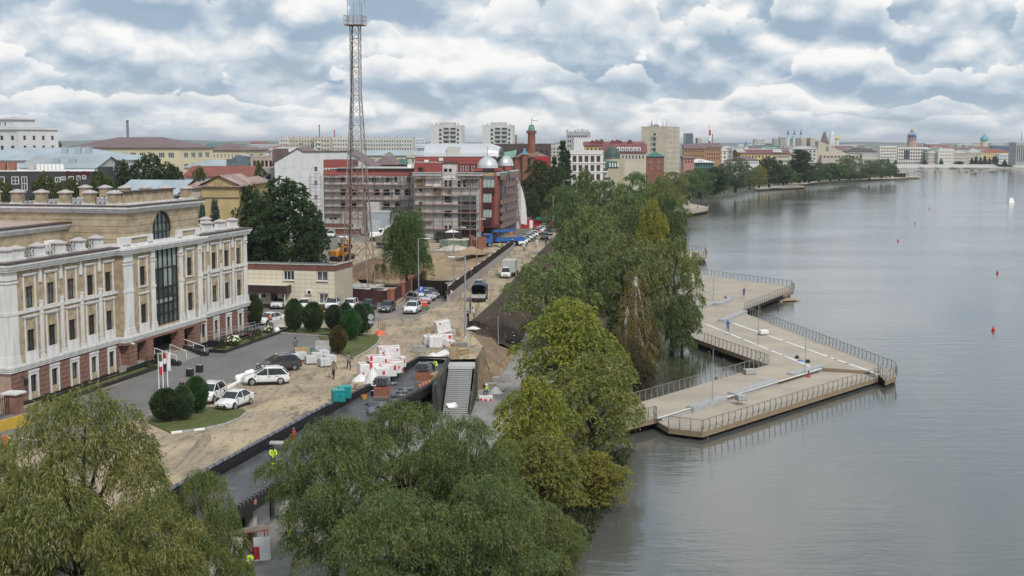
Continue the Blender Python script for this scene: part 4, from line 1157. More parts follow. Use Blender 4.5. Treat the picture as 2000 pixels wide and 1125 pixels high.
def block():
 V=-8.5; fr=SFR; z4=lambda x,y,v=V: fr.at(800 + x/5.358,270 + y/5.358,v)
 U0=z4(50,700)[0]; U1=z4(745,700)[0]; Zc0,Zc1=z4(200,392)[1],z4(200,355)[1]
 T=thing('domed_block','half-stripped red panelled block with a barrel roof and silver domes','building',fr.o + fr.u*U0 + fr.v*V,fr.ang)
 L=lambda x,y,v=V: (lambda q: (q[0] - U0,q[1]))(z4(x,y,v))
 W_=U1 - U0
 rects=((97,523,133,563),(97,668,133,712),(365,440,392,510),(412,440,440,510),(502,445,535,510),(557,445,585,510),(365,605,440,672),(365,757,440,832),(365,917,395,990),(412,917,440,990))
 win=[]
 for x0,y0,x1,y1 in rects: p,q=L(x0,y1),L(x1,y0); win.append((p[0],q[0],p[1],q[1]))
 bay=(L(508,1020)[0],L(697,1020)[0],0,L(600,598)[1])
 mb=MB(); mb.wall((0,0,0),X_,Z_,-Y_,W_,Zc0,win + [bay],.4); mb.wall((0,9,0),-Y_,Z_,-X_,9,Zc0,[]); mb.build('wall',m_raw,T)
 for a,b,c,d in win: window(T,((a + b)/2,.3,(c + d)/2),b - a,d - c,glass=m_void,mull=0,fw=.08)
 zr=[0] + [L(600,y)[1] for y in (950,918,862,828,750,690,668,598)]
 for i,(a,b) in enumerate(zip(zr,zr[1:])):
  dark=i in (0,2,4,6) or True
  if i in (1,3,5,7):
   for k in range(6): piece('pane','bay_glass',m_glass2,T,(bay[0] + (bay[1] - bay[0])*(k + .5)/6,.35,(a + b)/2),((bay[1] - bay[0])/6 - .1,.05,b - a - .06))
  else: piece('spandrel','dark_spandrel',m_dred,T,((bay[0] + bay[1])/2,.32,(a + b)/2),(bay[1] - bay[0],.1,b - a))
 MB().bb(bay[0],bay[1],.42,.5,0,bay[3]).build('bay_back',m_void,T)
 m_ins=M('mineral_wool',(.20,.155,.075),.95,.3,1.5,bump=.6)
 for (x0,y0,x1,y1,m,key) in ((52,395,330,440,m_raww,'torn_patch'),(165,440,330,505,m_raww,'torn_patch'),(335,395,500,438,m_raww,'torn_patch'),(335,515,360,590,m_raww,'torn_patch'),(440,520,740,580,m_raww,'torn_patch'),(70,432,160,505,m_ins,'wool'),(115,400,165,440,m_ins,'wool'),(160,500,240,515,m_ins,'wool'),(240,512,330,560,m_ins,'wool'),(262,555,330,600,m_ins,'wool'),(400,545,430,580,m_ins,'wool')):
  p,q=L(x0,y1),L(x1,y0); piece('render_patch' if key == 'torn_patch' else 'insulation_patch',key,m,T,((p[0] + q[0])/2,-.06 - (.05 if key == 'wool' else 0),(p[1] + q[1])/2),(q[0] - p[0],.1,q[1] - p[1]))
 for k in range(9): x=590 + k*17; a,b=L(x,505),L(x,397); strut('facade_rail','facade_rail',m_frame,T,(a[0],-.1,a[1]),(b[0],-.1,b[1]),.1)
 mb=MB()
 for (x0,x1) in ((35,335),(497,768)): a,b=L(x0,370)[0],L(x1,370)[0]; MB().bb(a,b,-.55,1,Zc0,Zc1 - .15).bb(a - .1,b + .1,-.75,1,Zc1 - .15,Zc1).build('cornice',m_gcor,T)
 a,b=L(40,355),L(335,255); top2=L(300,195)[1]
 MB().bb(0,b[0],.2,9,Zc0,b[1]).build('attic_wall',m_panj,T); hole=(L(97,347)[0],L(128,305)[0],L(97,347)[1],L(128,305)[1])
 red_panels(T,0,b[0],a[1],b[1],.2,8,4,[hole]); window(T,((hole[0] + hole[1])/2,.12,(hole[2] + hole[3])/2),hole[1] - hole[0],hole[3] - hole[2],glass=m_void,mull=0)
 MB().bb(-.1,b[0] + .1,.05,9,b[1],b[1] + .15).build('attic_cap',m_gcor,T)
 e=L(760,350)
 MB().bb(-.4,e[0] + 1,3.0,12,Zc0,top2).build('upper_attic_wall',m_panj,T)
 wn=[(L(x0,340,V + 3)[0],L(x1,340,V + 3)[0],L(x0,340,V + 3)[1],L(x0,290,V + 3)[1]) for x0,x1 in ((535,565),(585,615),(650,682))]
 red_panels(T,-.4,e[0] + 1,Zc0 + .2,top2,3.0,20,5,wn)
 for a_,b_,c_,d_ in wn: window(T,((a_ + b_)/2,2.92,(c_ + d_)/2),b_ - a_,d_ - c_,frame=m_wframe,glass=m_glass2,mull=0)
 MB().bb(-.6,e[0] + 1.1,2.8,12.2,top2,top2 + .18).build('attic_cap',m_gcor,T)
 p,q=L(340,385,V + 1),L(487,262,V + 1); MB().bb(p[0],q[0],1.0,3.2,Zc0,q[1]).build('stripped_bay',m_raww,T); MB().bb(p[0] - .3,q[0] + .2,.7,3.2,q[1],q[1] + .2).build('bay_cap',m_frame,T)
 for x0,x1 in ((362,395),(412,440)): a_,b_=L(x0,350,V + 1),L(x1,318,V + 1); window(T,((a_[0] + b_[0])/2,.96,(a_[1] + b_[1])/2),b_[0] - a_[0],b_[1] - a_[1],glass=m_void,mull=0)
 for (x,y) in ((182,240),(335,220)):
  q=L(x,y,V + 3); a_=MB().bb(q[0] - .5,q[0] + .5,2.2,2.7,q[1] - .35,q[1] + .35).build('air_conditioner',m_ac,T)
 VV=V + 6; p,q=L(195,205,VV + 4),L(855,205,VV + 4); zt=L(500,55,VV + 4)[1]; zb=top2 + .1
 r=zt - zb; n=22; x0,x1=p[0],q[0]
 for k in range(n):
  a_,b_=x0 + (x1 - x0)*k/n,x0 + (x1 - x0)*(k + 1)/n
  if ('roof_strip') not in UNIT:
   mb=MB(); sg=12; pr=[(math.cos(PI*j/sg),math.sin(PI*j/sg)) for j in range(sg + 1)]
   vs=[(0,-c,s) for c,s in pr] + [(.93,-c,s) for c,s in pr] + [(.93,-c*1.02,s*1.02) for c,s in pr] + [(1.0,-c*1.02,s*1.02) for c,s in pr] + [(1,-c,s) for c,s in pr]
   m_=sg + 1; fs=[(g*m_ + j,(g + 1)*m_ + j,(g + 1)*m_ + j + 1,g*m_ + j + 1) for g in range(4) for j in range(sg)]
   UNIT['roof_strip']=mb.add(vs,fs).mesh('roof_strip',m_silv)
  s_=put('roof_strip',UNIT['roof_strip'],T,(a_,9.6,zb)); s_.scale=(b_ - a_,5.0,r)
 mb=MB(); sg=12; xe=x1 + 2.6
 vs=[(x1,9.6 - 5*math.cos(PI*j/sg),zb + r*math.sin(PI*j/sg)) for j in range(sg + 1)] + [(xe,9.6 - 4.4*math.cos(PI*j/sg),zb + r*.72*math.sin(PI*j/sg)) for j in range(sg + 1)]
 mb.add(vs,[(j,j + sg + 1,j + sg + 2,j + 1) for j in range(sg)]); mb.build('roof_end',m_silv,T)
 mb=MB(); mb.add(vs[sg + 1:],[tuple(range(sg + 1))]); mb.build('arched_glazing',m_glass,T)
 p,q=L(405,200,VV),L(533,88,VV); MB().bb(p[0],q[0],4.4,7.5,p[1] - .6,q[1]).build('roof_vent_house',M('cream_panel',(.52,.52,.46),.6,.05),T)
 a,b=L(745,900),L(918,900); zc=L(800,312)[1]
 tx0,tx1=a[0],b[0]; md=(tx0 + tx1)/2 - .4
 g0,g1=L(772,400)[0],L(890,400)[0]
 MB().bb(tx0 + .05,tx1,.0,6,2.5,Zc1 + .3).build('tower_core',m_panj,T)
 red_panels(T,tx0,g0,1.5,Zc1,-.02,1,14,key='red_panel'); red_panels(T,g1,tx1,3.2,Zc1,-.02,1,13)
 zz=[L(830,y)[1] for y in (905,828,745,672,578,515,430,395,360,315)]
 mats=('dg','gl','dg','gl','dg','gl','gr','yl','fr')
 for i,(z0_,z1_) in enumerate(zip(zz,zz[1:])):
  k_=mats[i]; xr=g1 if i >= 4 else g1 - .7
  if k_ == 'gl':
   for j in range(3): w_=(xr - g0)/3; piece('pane','tower_glass',M('pale_tower_glass',(.30,.36,.34),.15,.3,.7,spec=.6),T,(g0 + w_*(j + .5),-.25,(z0_ + z1_)/2),(w_ - .08,.2,z1_ - z0_))
  else: piece('spandrel','spandrel_' + k_,{'dg': m_dred,'gr': M('slate_panel',(.11,.125,.135),.4,.1),'yl': M('bare_board',(.36,.28,.15),.8,.2),'fr': m_frame}[k_],T,((g0 + xr)/2,-.28,(z0_ + z1_)/2),(xr - g0,.3,z1_ - z0_))
 MB().bb(md - 3.3,md + 2.9,-.2,6,Zc1 + .31,zc).build('dome_drum',m_pan,T)
 def dome(cx,cy,z,r_,h_,nm='dome'):
  mb=MB(); n_=24; prof=[(r_*1.04,-.25),(r_*1.04,0)] + [(r_*math.cos(t),h_*math.sin(t)) for t in (0,.25,.5,.75,1.0,1.25,1.45)] + [(.01,h_)]
  mb.lathe(prof,(cx,cy,z),n_)
  for k in range(n_ // 2):
   an=2*PI*k/(n_ // 2); mb.tube([(cx + (r_ + .03)*math.cos(t)*math.cos(an),cy + (r_ + .03)*math.cos(t)*math.sin(an),z + (h_ + .03)*math.sin(t)) for t in (0,.3,.6,.9,1.2,1.45)],.05,4)
  d_=mb.build(nm,m_silv,T)
  strut('finial','facade_rail',m_frame,d_,(cx,cy,z + h_ - .1),(cx,cy,z + h_ + 2.6),.08)
 dz=L(800,308)[1]; dr=(L(905,300)[0] - L(685,300)[0])/2
 dome((L(905,300)[0] + L(685,300)[0])/2,3.0,dz,dr,L(800,195)[1] - dz)
 q=L(1005,280,V + 12); dome(q[0] - .6,13.5,q[1],dr*.9,(L(800,195)[1] - dz)*.9)
 MB().lathe([(dr*.85,0),(dr*.85,1.2)],(q[0] - .6,13.5,q[1] - 1.3),16).build('dome_drum',m_pan,T)
 XS=tx1; DS=fr.side(1008,331,U0 + XS)[0] - V
 MB().bb(XS - .5,XS,0,DS,2.8,Zc1 - .4).build('side_wall',m_panj,T)
 nb=9
 for k in range(nb):
  y0,y1=DS*k/nb,DS*(k + 1)/nb
  if k % 2 == 0: red_panels(T,y0 + .1,y1 - .1,3,Zc0,XS,1,10,axis='v')
  else:
   for j in range(5): piece('side_window','side_glass',m_glass,T,(XS + .05,(y0 + y1)/2,4 + j*2.9),(.12,y1 - y0 - .3,2.0)); piece('side_spandrel','dark_spandrel',m_dred,T,(XS + .06,(y0 + y1)/2,5.4 + j*2.9),(.1,y1 - y0 - .2,.8))
 MB().bb(XS - .4,XS + .5,-.1,DS + .2,Zc0,Zc0 + .55).bb(XS - .4,XS + .8,-.2,DS + .4,Zc0 + .55,Zc1).build('side_cornice',m_gcor,T)
 MB().bb(tx0,XS - .1,1.2,DS,0,2.8).build('arcade_back',m_void,T)
 for y in (0.3,4.5,9,13.5,DS - .6): MB().bb(XS - .7,XS,y,y + .7,0,2.8).build('column',m_dred,T)
 return T,fr,U0,V,W_,XS,DS,Zc0,L
BT_,_,BU,BV,BW,BX,BDS,BZ,BL=block()
bfr=Fr(SFR.o + SFR.u*BU + SFR.v*BV,SFR.ang)
scaffold(bfr,0,.2,BW - .2,[BL(0,y)[1] for y in (945,860,775,690,600,515,420)],'tube scaffolding across the front of the half-stripped block',BZ - .2)
scaffold(bfr,BX,.6,BDS - .5,[2.6,4.6,6.6,8.6,10.6,12.6,14.6],'scaffolding with brown boards along the road side of the red block',BZ,2.4,axis='v',depth=1.3)
def sail():
 f=bfr; base=f.o + f.u*(BX + 1.6) + f.v*(BDS + 1.0)
 T=thing('white_sail_fin','tall white sail-shaped fin at the roadside corner of the red block','sculpture',(base.x,base.y,0),f.ang)
 k=base.y/F*1.0; f2=Fr(Vector((base.x,base.y,0)),f.ang)
 q=lambda x,y: f2.at(800 + x/5.358,270 + y/5.358)
 out=[q(*p) for p in ((1106,388),(1135,430),(1165,500),(1190,580),(1208,660),(1220,750),(1226,850),(1226,905),(1165,893),(1150,800),(1142,700),(1130,560),(1118,470))]
 MB().extr(out,(0,-.2,0),X_,Z_,Y_,.5).build('sail',m_white,T)
 st=[q(*p) for p in ((1098,400),(1112,392),(1130,560),(1142,700),(1142,960),(1112,960),(1110,700))]
 MB().extr([(a,max(0,b)) for a,b in st],(0,.5,0),X_,Z_,Y_,.4).build('strut',m_white,T)
 for y in (760,830): a,b=q(1140,y),q(1165,y + 20); strut('tie','white_post',m_white,T,(a[0],.3,a[1]),(b[0] + 1,.2,b[1]),.12)
sail()
# ================================================================ the town behind
def MC(name,c,**k): return M(name,c,**k)
m_felt=M('town_flat_roof',(.24,.24,.235),.85,.2,.2)
def bld(name,label,x0,x1,yt,Y,ang=0,D=14,wall=None,roof=None,rows=0,cols=0,ww=.5,wh=.5,st=3.2,top=.9,glass=None,frame=None,far=False,side=0,sidew=.5,cat='building',cornice=None,group=None,mull=1,sides=(1,),u_pad=.6,parapet=.5,zmin=0.0,base=None):
 o=GY(x0,yt,Y); fr=Fr(Vector((o.x,o.y,0)),R(ang))
 W_=fr.at(x1,yt)[0]; H=o.z
 T=thing(name,label,cat,fr.o,fr.ang,group)
 glass=glass or m_glass; frame=frame or m_wframe
 def openings(L,n):
  hs=[]
  bw=(L - 2*u_pad)/n
  for r in range(rows):
   zc=H - top - st*(r + .5)
   if zc - st*wh/2 < zmin + .2: continue
   for c in range(n):
    xc=u_pad + bw*(c + .5); hs.append((xc - bw*ww/2,xc + bw*ww/2,zc - st*wh/2,zc + st*wh/2))
  return hs
 hf=openings(W_,cols) if cols else []
 hs=openings(D,side) if side else []
 mb=MB(); mb.wall((0,0,0),X_,Z_,-Y_,W_,H,hf,.22); mb.wall((W_,0,0),Y_,Z_,X_,D,H,hs if 1 in sides else [],.22); mb.wall((0,D,0),-Y_,Z_,-X_,D,H,hs if -1 in sides else [],.22); mb.wall((W_,D,0),-X_,Z_,Y_,W_,H,[],.2)
 mb.build('wall',wall,T)
 if far:
  if hf or hs:
   mb=MB()
   if hf: mb.add([(.1,.2,zmin),(W_ - .1,.2,zmin),(W_ - .1,.2,H - .2),(.1,.2,H - .2)],[(0,1,2,3)])
   if hs and 1 in sides: mb.add([(W_ - .2,.1,zmin),(W_ - .2,D - .1,zmin),(W_ - .2,D - .1,H - .2),(W_ - .2,.1,H - .2)],[(0,1,2,3)])
   if hs and -1 in sides: mb.add([(.2,.1,zmin),(.2,D - .1,zmin),(.2,D - .1,H - .2),(.2,.1,H - .2)],[(3,2,1,0)])
   g=mb.build('glazing',glass,T); g['kind'] = 'stuff'
 else:
  for a,b,c,d in hf: window(T,((a + b)/2,.14,(c + d)/2),b - a,d - c,frame=frame,glass=glass,mull=mull,fw=.1)
  for a,b,c,d in hs:
   if 1 in sides: window(T,(W_ - .14,(a + b)/2,(c + d)/2),b - a,d - c,PI/2,frame=frame,glass=glass,mull=mull,fw=.1)
   if -1 in sides: window(T,(.14,(a + b)/2,(c + d)/2),b - a,d - c,-PI/2,frame=frame,glass=glass,mull=mull,fw=.1)
 if cornice:
  m,e,h=cornice; MB().bb(-e,W_ + e,-e,D + e,H - .001,H + h).build('cornice',m,T); H += h
 kind,rm,rh=roof or ('flat',m_felt,0)
 e=.55
 if kind == 'flat':
  mb=MB(); mb.bb(.02,W_ - .02,.02,D - .02,H - .35,H - .05 + (.1 if cornice else 0)); mb.build('roof',rm,T)
  if parapet and not cornice:
   p=.18; mb=MB(); mb.bb(-.06,W_ + .06,-.06,p,H,H + parapet); mb.bb(-.06,p,p,D + .06,H,H + parapet); mb.bb(W_ - p,W_ + .06,p,D + .06,H,H + parapet); mb.bb(p,W_ - p,D - p,D + .06,H,H + parapet); mb.build('parapet',wall,T)
 else:
  c=[(-e,-e,H),(W_ + e,-e,H),(W_ + e,D + e,H),(-e,D + e,H)]
  if kind == 'hip': i=min(W_,D)/2; r=[(i,D/2,H + rh),(W_ - i,D/2,H + rh)] if W_ >= D else [(W_/2,i,H + rh),(W_/2,D - i,H + rh)]
  elif kind == 'gable': r=[(-e,D/2,H + rh),(W_ + e,D/2,H + rh)]
  elif kind == 'gablef': r=[(W_/2,-e,H + rh),(W_/2,D + e,H + rh)]
  mb=MB()
  if kind == 'gablef' or (kind == 'hip' and W_ < D): mb.add(c + r,[(0,1,4),(1,2,5,4),(2,3,5),(3,0,4,5)] if kind == 'hip' else [(1,2,5,4),(3,0,4,5)])
  else: mb.add(c + r,[(0,1,5,4),(1,2,5),(2,3,4,5),(3,0,4)] if kind == 'hip' else [(0,1,5,4),(2,3,4,5)])
  mb.bb(-e,W_ + e,-e,D + e,H - .22,H - .003)
  mb.build('roof',rm,T)
  if kind == 'gable': MB().add([(0,0,H),(0,D,H),(0,D/2,H + rh*.98),(W_,0,H),(W_,D,H),(W_,D/2,H + rh*.98)],[(1,0,2),(3,4,5)]).build('gable',base or wall,T)
  if kind == 'gablef': MB().add([(0,0,H),(W_,0,H),(W_/2,0,H + rh*.98),(0,D,H),(W_,D,H),(W_/2,D,H + rh*.98)],[(0,1,2),(4,3,5)]).build('gable',base or wall,T)
 return T,fr,W_,H
def roofbits(T,W_,H,D,n,seed,m=None,h=(1.0,2.4)):
 rnd=random.Random(seed)
 for k in range(n):
  x=W_*(k + .5)/n + rnd.uniform(-1,1); s=rnd.uniform(.5,1.3); piece('roof_vent','roof_vent',m or m_cap,T,(x,rnd.uniform(2,D - 2),H + .5),(s,s,rnd.uniform(*h)))
c_wht=M('white_render',(.62,.63,.64),.85,.08,.12); c_yel=M('pale_yellow_render',(.60,.53,.36),.85,.06,.12); c_brf=M('brown_metal_roof',(.155,.105,.105),.55,.12,.3)
c_blu=M('pale_blue_roof',(.36,.42,.46),.45,.12,.2,metal=.2); c_drk=M('charcoal_facade',(.05,.05,.055),.7,.12,.3); c_brk=M('red_brick_wall',(.23,.10,.07),.9,.2,.8)
c_pan=M('panel_grey',(.50,.495,.475),.9,.12,.1); c_pan2=M('panel_beige',(.43,.40,.34),.9,.12,.1); c_crm=M('cream_stone',(.52,.48,.40),.85,.1,.1); c_mar=M('maroon_metal_roof',(.165,.058,.06),.5,.15,.3)
c_rust=M('rust_red_roof',(.24,.085,.065),.6,.2,.4); c_grn=M('green_metal_roof',(.05,.14,.12),.5,.15,.3); c_dkb=M('dark_brown_cladding',(.085,.065,.06),.7,.15,.4)
c_ylw=M('ochre_render',(.43,.335,.17),.85,.12,.4); c_wht2=M('off_white_cladding',(.66,.63,.58),.7,.06,.2); c_grey=M('grey_render_far',(.38,.385,.38),.9,.12,.1)
T,fr,W_,H=bld('white_office','tall white building with a dentil cornice at the far left edge',-150,36,254,470,-24,19,c_wht,None,4,9,.32,.5,3.5,1.2,side=4,sidew=.3,cornice=(c_wht,.5,.8),mull=0)
for k in range(24): piece('dentil','dentil',c_grey,T,(W_ - 1 - k*1.1,-.25,H - 1.0),(.5,.4,.35))
p=MB().bb(W_ - 14,W_ - 4,2,12,H,H + 2.6).build('roof_house',c_wht,T); MB().bb(W_ - 14.5,W_ - 3.5,1.5,12.5,H + 2.6,H + 2.9).add([(W_ - 14.5,1.5,H + 2.9),(W_ - 3.5,1.5,H + 2.9),(W_ - 3.5,12.5,H + 2.9),(W_ - 14.5,12.5,H + 2.9),(W_ - 9,7,H + 4.0)],[(0,1,4),(1,2,4),(2,3,4),(3,0,4)]).build('roof',c_grey,p)
for k in (0,1): window(T,(W_ - 10.5 + k*2.5,1.93,H + 1.3),.8,1.4,mull=0,frame=m_wframe)
bld('school_building','long pale yellow building with a brown hip roof left of the mast',131,352,288,420,-12,24,c_yel,('hip',c_brf,3.4),3,11,.62,.5,3.55,.75,glass=m_glass2,side=4,mull=2,u_pad=1.6)
bld('school_wing','shorter pale yellow building with a brown hip roof and narrow windows',383,481,293,470,-10,20,c_yel,('hip',c_brf,2.6),3,13,.4,.45,3.3,.6,glass=m_glass2,side=2,mull=0)
T,fr,W_,H=bld('blue_roof_block','low white block under a large pale blue metal roof',-120,222,312,355,-8,30,c_wht,('hip',c_blu,3.3),1,22,.4,.45,3.2,.7,side=4)
for x in (W_ - 18,W_ - 14,W_ - 11): piece('roof_vent','blue_vent',c_blu,T,(x,8,H + 2.6),(1.6,1.2,2.0))
T,fr,W_,H=bld('seamed_roof_house','grey house with a pale seamed metal gable roof behind the charcoal block',40,186,327.5,300,-8,15,c_grey,('gable',c_blu,2.6),1,6,.4,.4,3,.6,side=0)
for k in range(26): strut('standing_seam','roof_seam',c_grey,T,(W_*k/26,-.5,H + .06),(W_*k/26,7.5,H + 2.66),.08,.1)
for x,w in ((7,1.6),(11,1.2)): piece('roof_vent','blue_vent',c_blu,T,(W_ - x,3,H + 1.2),(w,1.2,1.8))
T,fr,W_,H=bld('charcoal_block','charcoal building with white-framed windows and red script lettering',-110,192,335,245,3,12,c_drk,('flat',c_blu,0),1,0,parapet=.0)
for (a,b,c,d) in ((-20,9,345,366),(23,37,345,360),(43,53,345,372),(76,96,345,358),(108,118,346,356),(119,128,345,352),(135,144,344,366),(150,157,343,360),(161,168,342,350)):
 p,q=fr.at(a,d),fr.at(b,c); o=window(T,((p[0] + q[0])/2,-.05,(p[1] + q[1])/2),q[0] - p[0],q[1] - p[1],frame=m_wframe,mull=1,bars=1 if d - c > 12 else 0,fw=.1)
MB().bb(-.1,W_ + .1,-.15,12.1,H,H + .14).build('roof_trim',m_wframe,T)
a=fr.at(193,330)[0]; t_=fr.at(200,326)[1]; MB().bb(a,a + 1.7,-.6,4,0,t_).build('end_pier',c_drk,T)
m_sig=M('dark_red_lettering',(.13,.02,.035),.5,.1)
for s,x in (('Барвиха',128),('бар',158.5)):
 cu=bpy.data.curves.new('sign_letters','FONT'); cu.body=s; cu.size=1.05; cu.extrude=.06; cu.shear=.25; ob=bpy.data.objects.new('tmp',cu); COL.objects.link(ob); dg=bpy.context.evaluated_depsgraph_get(); me=bpy.data.meshes.new_from_object(ob.evaluated_get(dg)); bpy.data.objects.remove(ob); me.materials.append(m_sig)
 q=fr.at(x,341.5); o=put('sign_letters',me,T,(q[0],-.12,q[1])); o.rotation_euler=(PI/2,0,0)
for x,w in ((24,1.8),(45,1.3)): q=fr.at(x*1.0,330,4); piece('brick_chimney','chimney_brick',c_brk,T,(q[0] - 2,4,H + .8),(w,1.2,1.9))
q=fr.at(100,330,5)
for k in range(7): piece('air_conditioner','roof_ac',m_ac,T,(q[0] - 2.4 + k*.75,5,H + .75),(.6,.5,1.1))
q=fr.at(65,330,5); piece('roof_vent','roof_vent',m_cap,T,(q[0],4,H + .6),(1,.9,1.3))
bld('blue_roof_barn','barn with a pale blue metal roof and a brick gable beyond the office roof',230,343,378,225,-14,11,M('barn_grey',(.30,.33,.36),.7,.1),('gable',c_blu,2.3),0,0,base=c_brk)
T,fr,W_,H=bld('ochre_house','ochre boarded house with three attic windows in its gable',393,466,362.5,215,-4,12,c_ylw,('gablef',M('worn_pink_roof',(.30,.215,.195),.7,.3,.5),1.75),0,0)
zz=lambda x,y: fr.at(360 + x/11.11,320 + y/11.11)
for r in ((650,395,688,455),(723,395,762,455),(800,395,838,455),(577,575,635,692),(670,575,730,692),(770,575,830,692),(872,575,932,692)):
 p,q=zz(r[0],r[3]),zz(r[2],r[1]); window(T,((p[0] + q[0])/2,-.05,(p[1] + q[1])/2),q[0] - p[0],q[1] - p[1],glass=m_glass2 if r[1] > 500 else m_glass,frame=M('ochre_trim',(.42,.33,.17),.8,.1),mull=1,fw=.07)
p=zz(370,738); piece('belt_board','belt',c_brf,T,(W_/2,-.05,p[1]),(W_,.12,.18))
for k in range(int((H - p[1] - .5)/.42)): piece('wall_board','ochre_board',c_ylw,T,(W_/2,-.02,p[1] + .35 + k*.42),(W_ - .1,.035,.37))
bld('ochre_house_wing','cream lean-to wing on the left of the ochre boarded house',371,393,365,219,-4,8,c_crm,('hip',MATS['worn_pink_roof'],.9),1,2,.4,.5,2.6,.6)
bld('ochre_house_wing','long low wing with a worn pink roof right of the ochre boarded house',467,497,357,222,-4,9,c_ylw,('hip',MATS['worn_pink_roof'],1.0),1,3,.35,.5,2.6,.6)
T,fr,W_,H=bld('red_roof_shed','long low building under a rust red seamed metal roof',362,492,343.5,315,-3,14,c_wht,('gable',c_rust,2.3),0,0)
for k in range(30): strut('standing_seam','rust_seam',c_rust,T,(W_*k/30,-.5,H + .06),(W_*k/30,6.9,H + 2.34),.07,.1)
bld('pink_roof_shed','small shed with a raspberry red roof behind the ochre house',494,516,366,250,0,8,c_brk,('gable',M('raspberry_roof',(.36,.08,.10),.6,.15),1.2),0,0)
T,fr,W_,H=bld('glass_office','blue-grey glass building with a slanting top under construction',442,488,312,395,-6,14,M('blue_grey_glass',(.09,.13,.145),.12,.35,.3,spec=.7),None,4,6,.72,.7,3.0,.4,glass=m_glass,frame=m_gcor,parapet=.2)
MB().extr([(1,H),(3.5,H + 1.6),(W_ - .5,H + 1.0),(W_ - .5,H)],(0,.5,0),X_,Z_,Y_,6).build('slanted_top',MATS['blue_grey_glass'],T)
bld('unfinished_building','unfinished concrete frame building with open brick-lined bays',489,536,307,390,2,12,M('bare_concrete',(.42,.36,.32),.9,.2,.4),None,4,5,.66,.62,3.1,.4,glass=m_void,frame=c_brk,mull=0)
def white_wall():
 o=GY(536,300,372); fr=Fr(Vector((o.x,o.y,0)),R(-3)); q=lambda x,y: fr.at(x,y)
 T=thing('white_brick_hall','big blank white brick hall with a brown roof behind the stripped wing','building',fr.o,fr.ang)
 prof=[q(*p) for p in ((536,318),(582,290),(594,297),(680,296),(726,327))]
 out=[(0,0)] + [(a,b) for a,b in prof] + [(prof[-1][0],0)]
 MB().extr(out,(0,0,0),X_,Z_,Y_,18).build('wall',M('white_brick',(.60,.60,.61),.85,.1,.6,bump=.2),T)
 def slope(a,b,nm):
  MB().extr([(a[0] - .3,a[1] + .02),(b[0] + .0,b[1] + .02),(b[0],b[1] + .3),(a[0] - .3,a[1] + .3)],(0,-.35,0),X_,Z_,Y_,18.6).build(nm,c_brf,T)
 for a,b in zip(prof,prof[1:]): slope(a,b,'roof_edge')
 for y in (330,357,385): p=q(617,y); window(T,(p[0],-.03,p[1]),1.0,1.45,frame=m_wframe,mull=1)
 a=q(540,291); MB().extr([(-.9,prof[0][1] - 1),(-.6,a[1]),(.1,a[1] + .1),(.3,prof[0][1])],(0,.4,0),X_,Z_,Y_,17).build('fire_wall',c_brf,T)
white_wall()
T,fr,W_,H=bld('dormer_house','long cream house with gabled dormers beyond the stripped wing',655,842,303,480,-2,16,c_crm,('gable',c_blu,1.6),2,14,.4,.5,3.2,.6,glass=m_glass2)
for x in (701,760,806,760): p=fr.at(x,303); MB().extr([(-2.4,-.9),(2.4,-.9),(2.4,-.3),(0,1.2),(-2.4,-.3)],(p[0],-.5,H),X_,Z_,Y_,3).build('dormer',c_crm,T)
bld('brown_roof_house','low house with a brown hip roof just behind the stripped wing',728,772,321,400,-5,16,c_brk,('hip',c_brf,2.4),0,0)
bld('green_roof_house','low house with a grey-green roof beside the brown hip roof',775,800,321,410,8,14,c_brk,('hip',c_grn,1.8),0,0)
T,fr,W_,H=bld('panel_block','long white panel block of flats on the skyline left of the mast',545,680,269,950,3,13,c_pan,None,5,26,.42,.45,2.9,.8,far=True); roofbits(T,W_,H,13,12,1)
T,fr,W_,H=bld('panel_block','beige panel block of flats with balconies in front of the white block',564,612,270,890,-2,12,c_pan2,None,5,8,.4,.45,3.0,.6,far=True); roofbits(T,W_,H,12,5,2)
for r in range(4): piece('balcony','flat_balcony',c_grey,T,(W_*.5,-.5,H - 3 - r*3),(2.4,1.0,1.0))
T,fr,W_,H=bld('panel_block','narrow beige end block with white balconies beside the beige flats',613,645,269.5,885,2,12,c_pan2,None,5,5,.45,.45,3.0,.6,far=True); roofbits(T,W_,H,12,3,3)
for r in range(4): piece('balcony','flat_balcony_w',c_wht,T,(W_*.3,-.5,H - 3 - r*3),(2.8,1.0,1.1))
T,fr,W_,H=bld('panel_block','long white panel block of flats on the skyline right of the mast',681,806,270,980,-3,13,c_pan,None,5,24,.42,.45,2.9,.8,far=True); roofbits(T,W_,H,13,12,4)
def tower(label,x0,x1,yt,Y,seed):
 T,fr,W_,H=bld('tower_block',label,x0,x1,yt,Y,-6,15,M('tower_white',(.56,.56,.55),.9,.08,.1),None,14,1,.001,.001,2.8,1.2,far=True,side=0)
 for r in range(13):
  z=H - 2.6 - r*2.75
  if z < 3: break
  for a,b,m,k in ((.28,.36,m_glass,'tower_win'),(.42,.60,c_grey,'tower_loggia'),(.64,.82,c_grey,'tower_loggia'),(.86,.92,m_glass,'tower_win')):
   piece('window' if m is m_glass else 'loggia',k,m,T,(W_*(a + b)/2,-.1 if m is m_glass else -.35,z if m is m_glass else z - .5),(W_*(b - a),.25 if m is m_glass else .75,1.5 if m is m_glass else 1.05))
   if m is not m_glass: piece('window','tower_win',m_glass,T,(W_*(a + b)/2,-.08,z + .75),(W_*(b - a)*.95,.2,1.3))
 MB().bb(W_*.25,W_*.75,3,11,H,H + 2.4).build('lift_house',c_pan,T); roofbits(T,W_,H,15,5,seed,h=(1.5,3.2))
tower('left of the two white tower blocks behind the barrel roof',841,901,246,830,5)
tower('right of the two white tower blocks, nearer the brick minaret',942,1001,246,830,6)
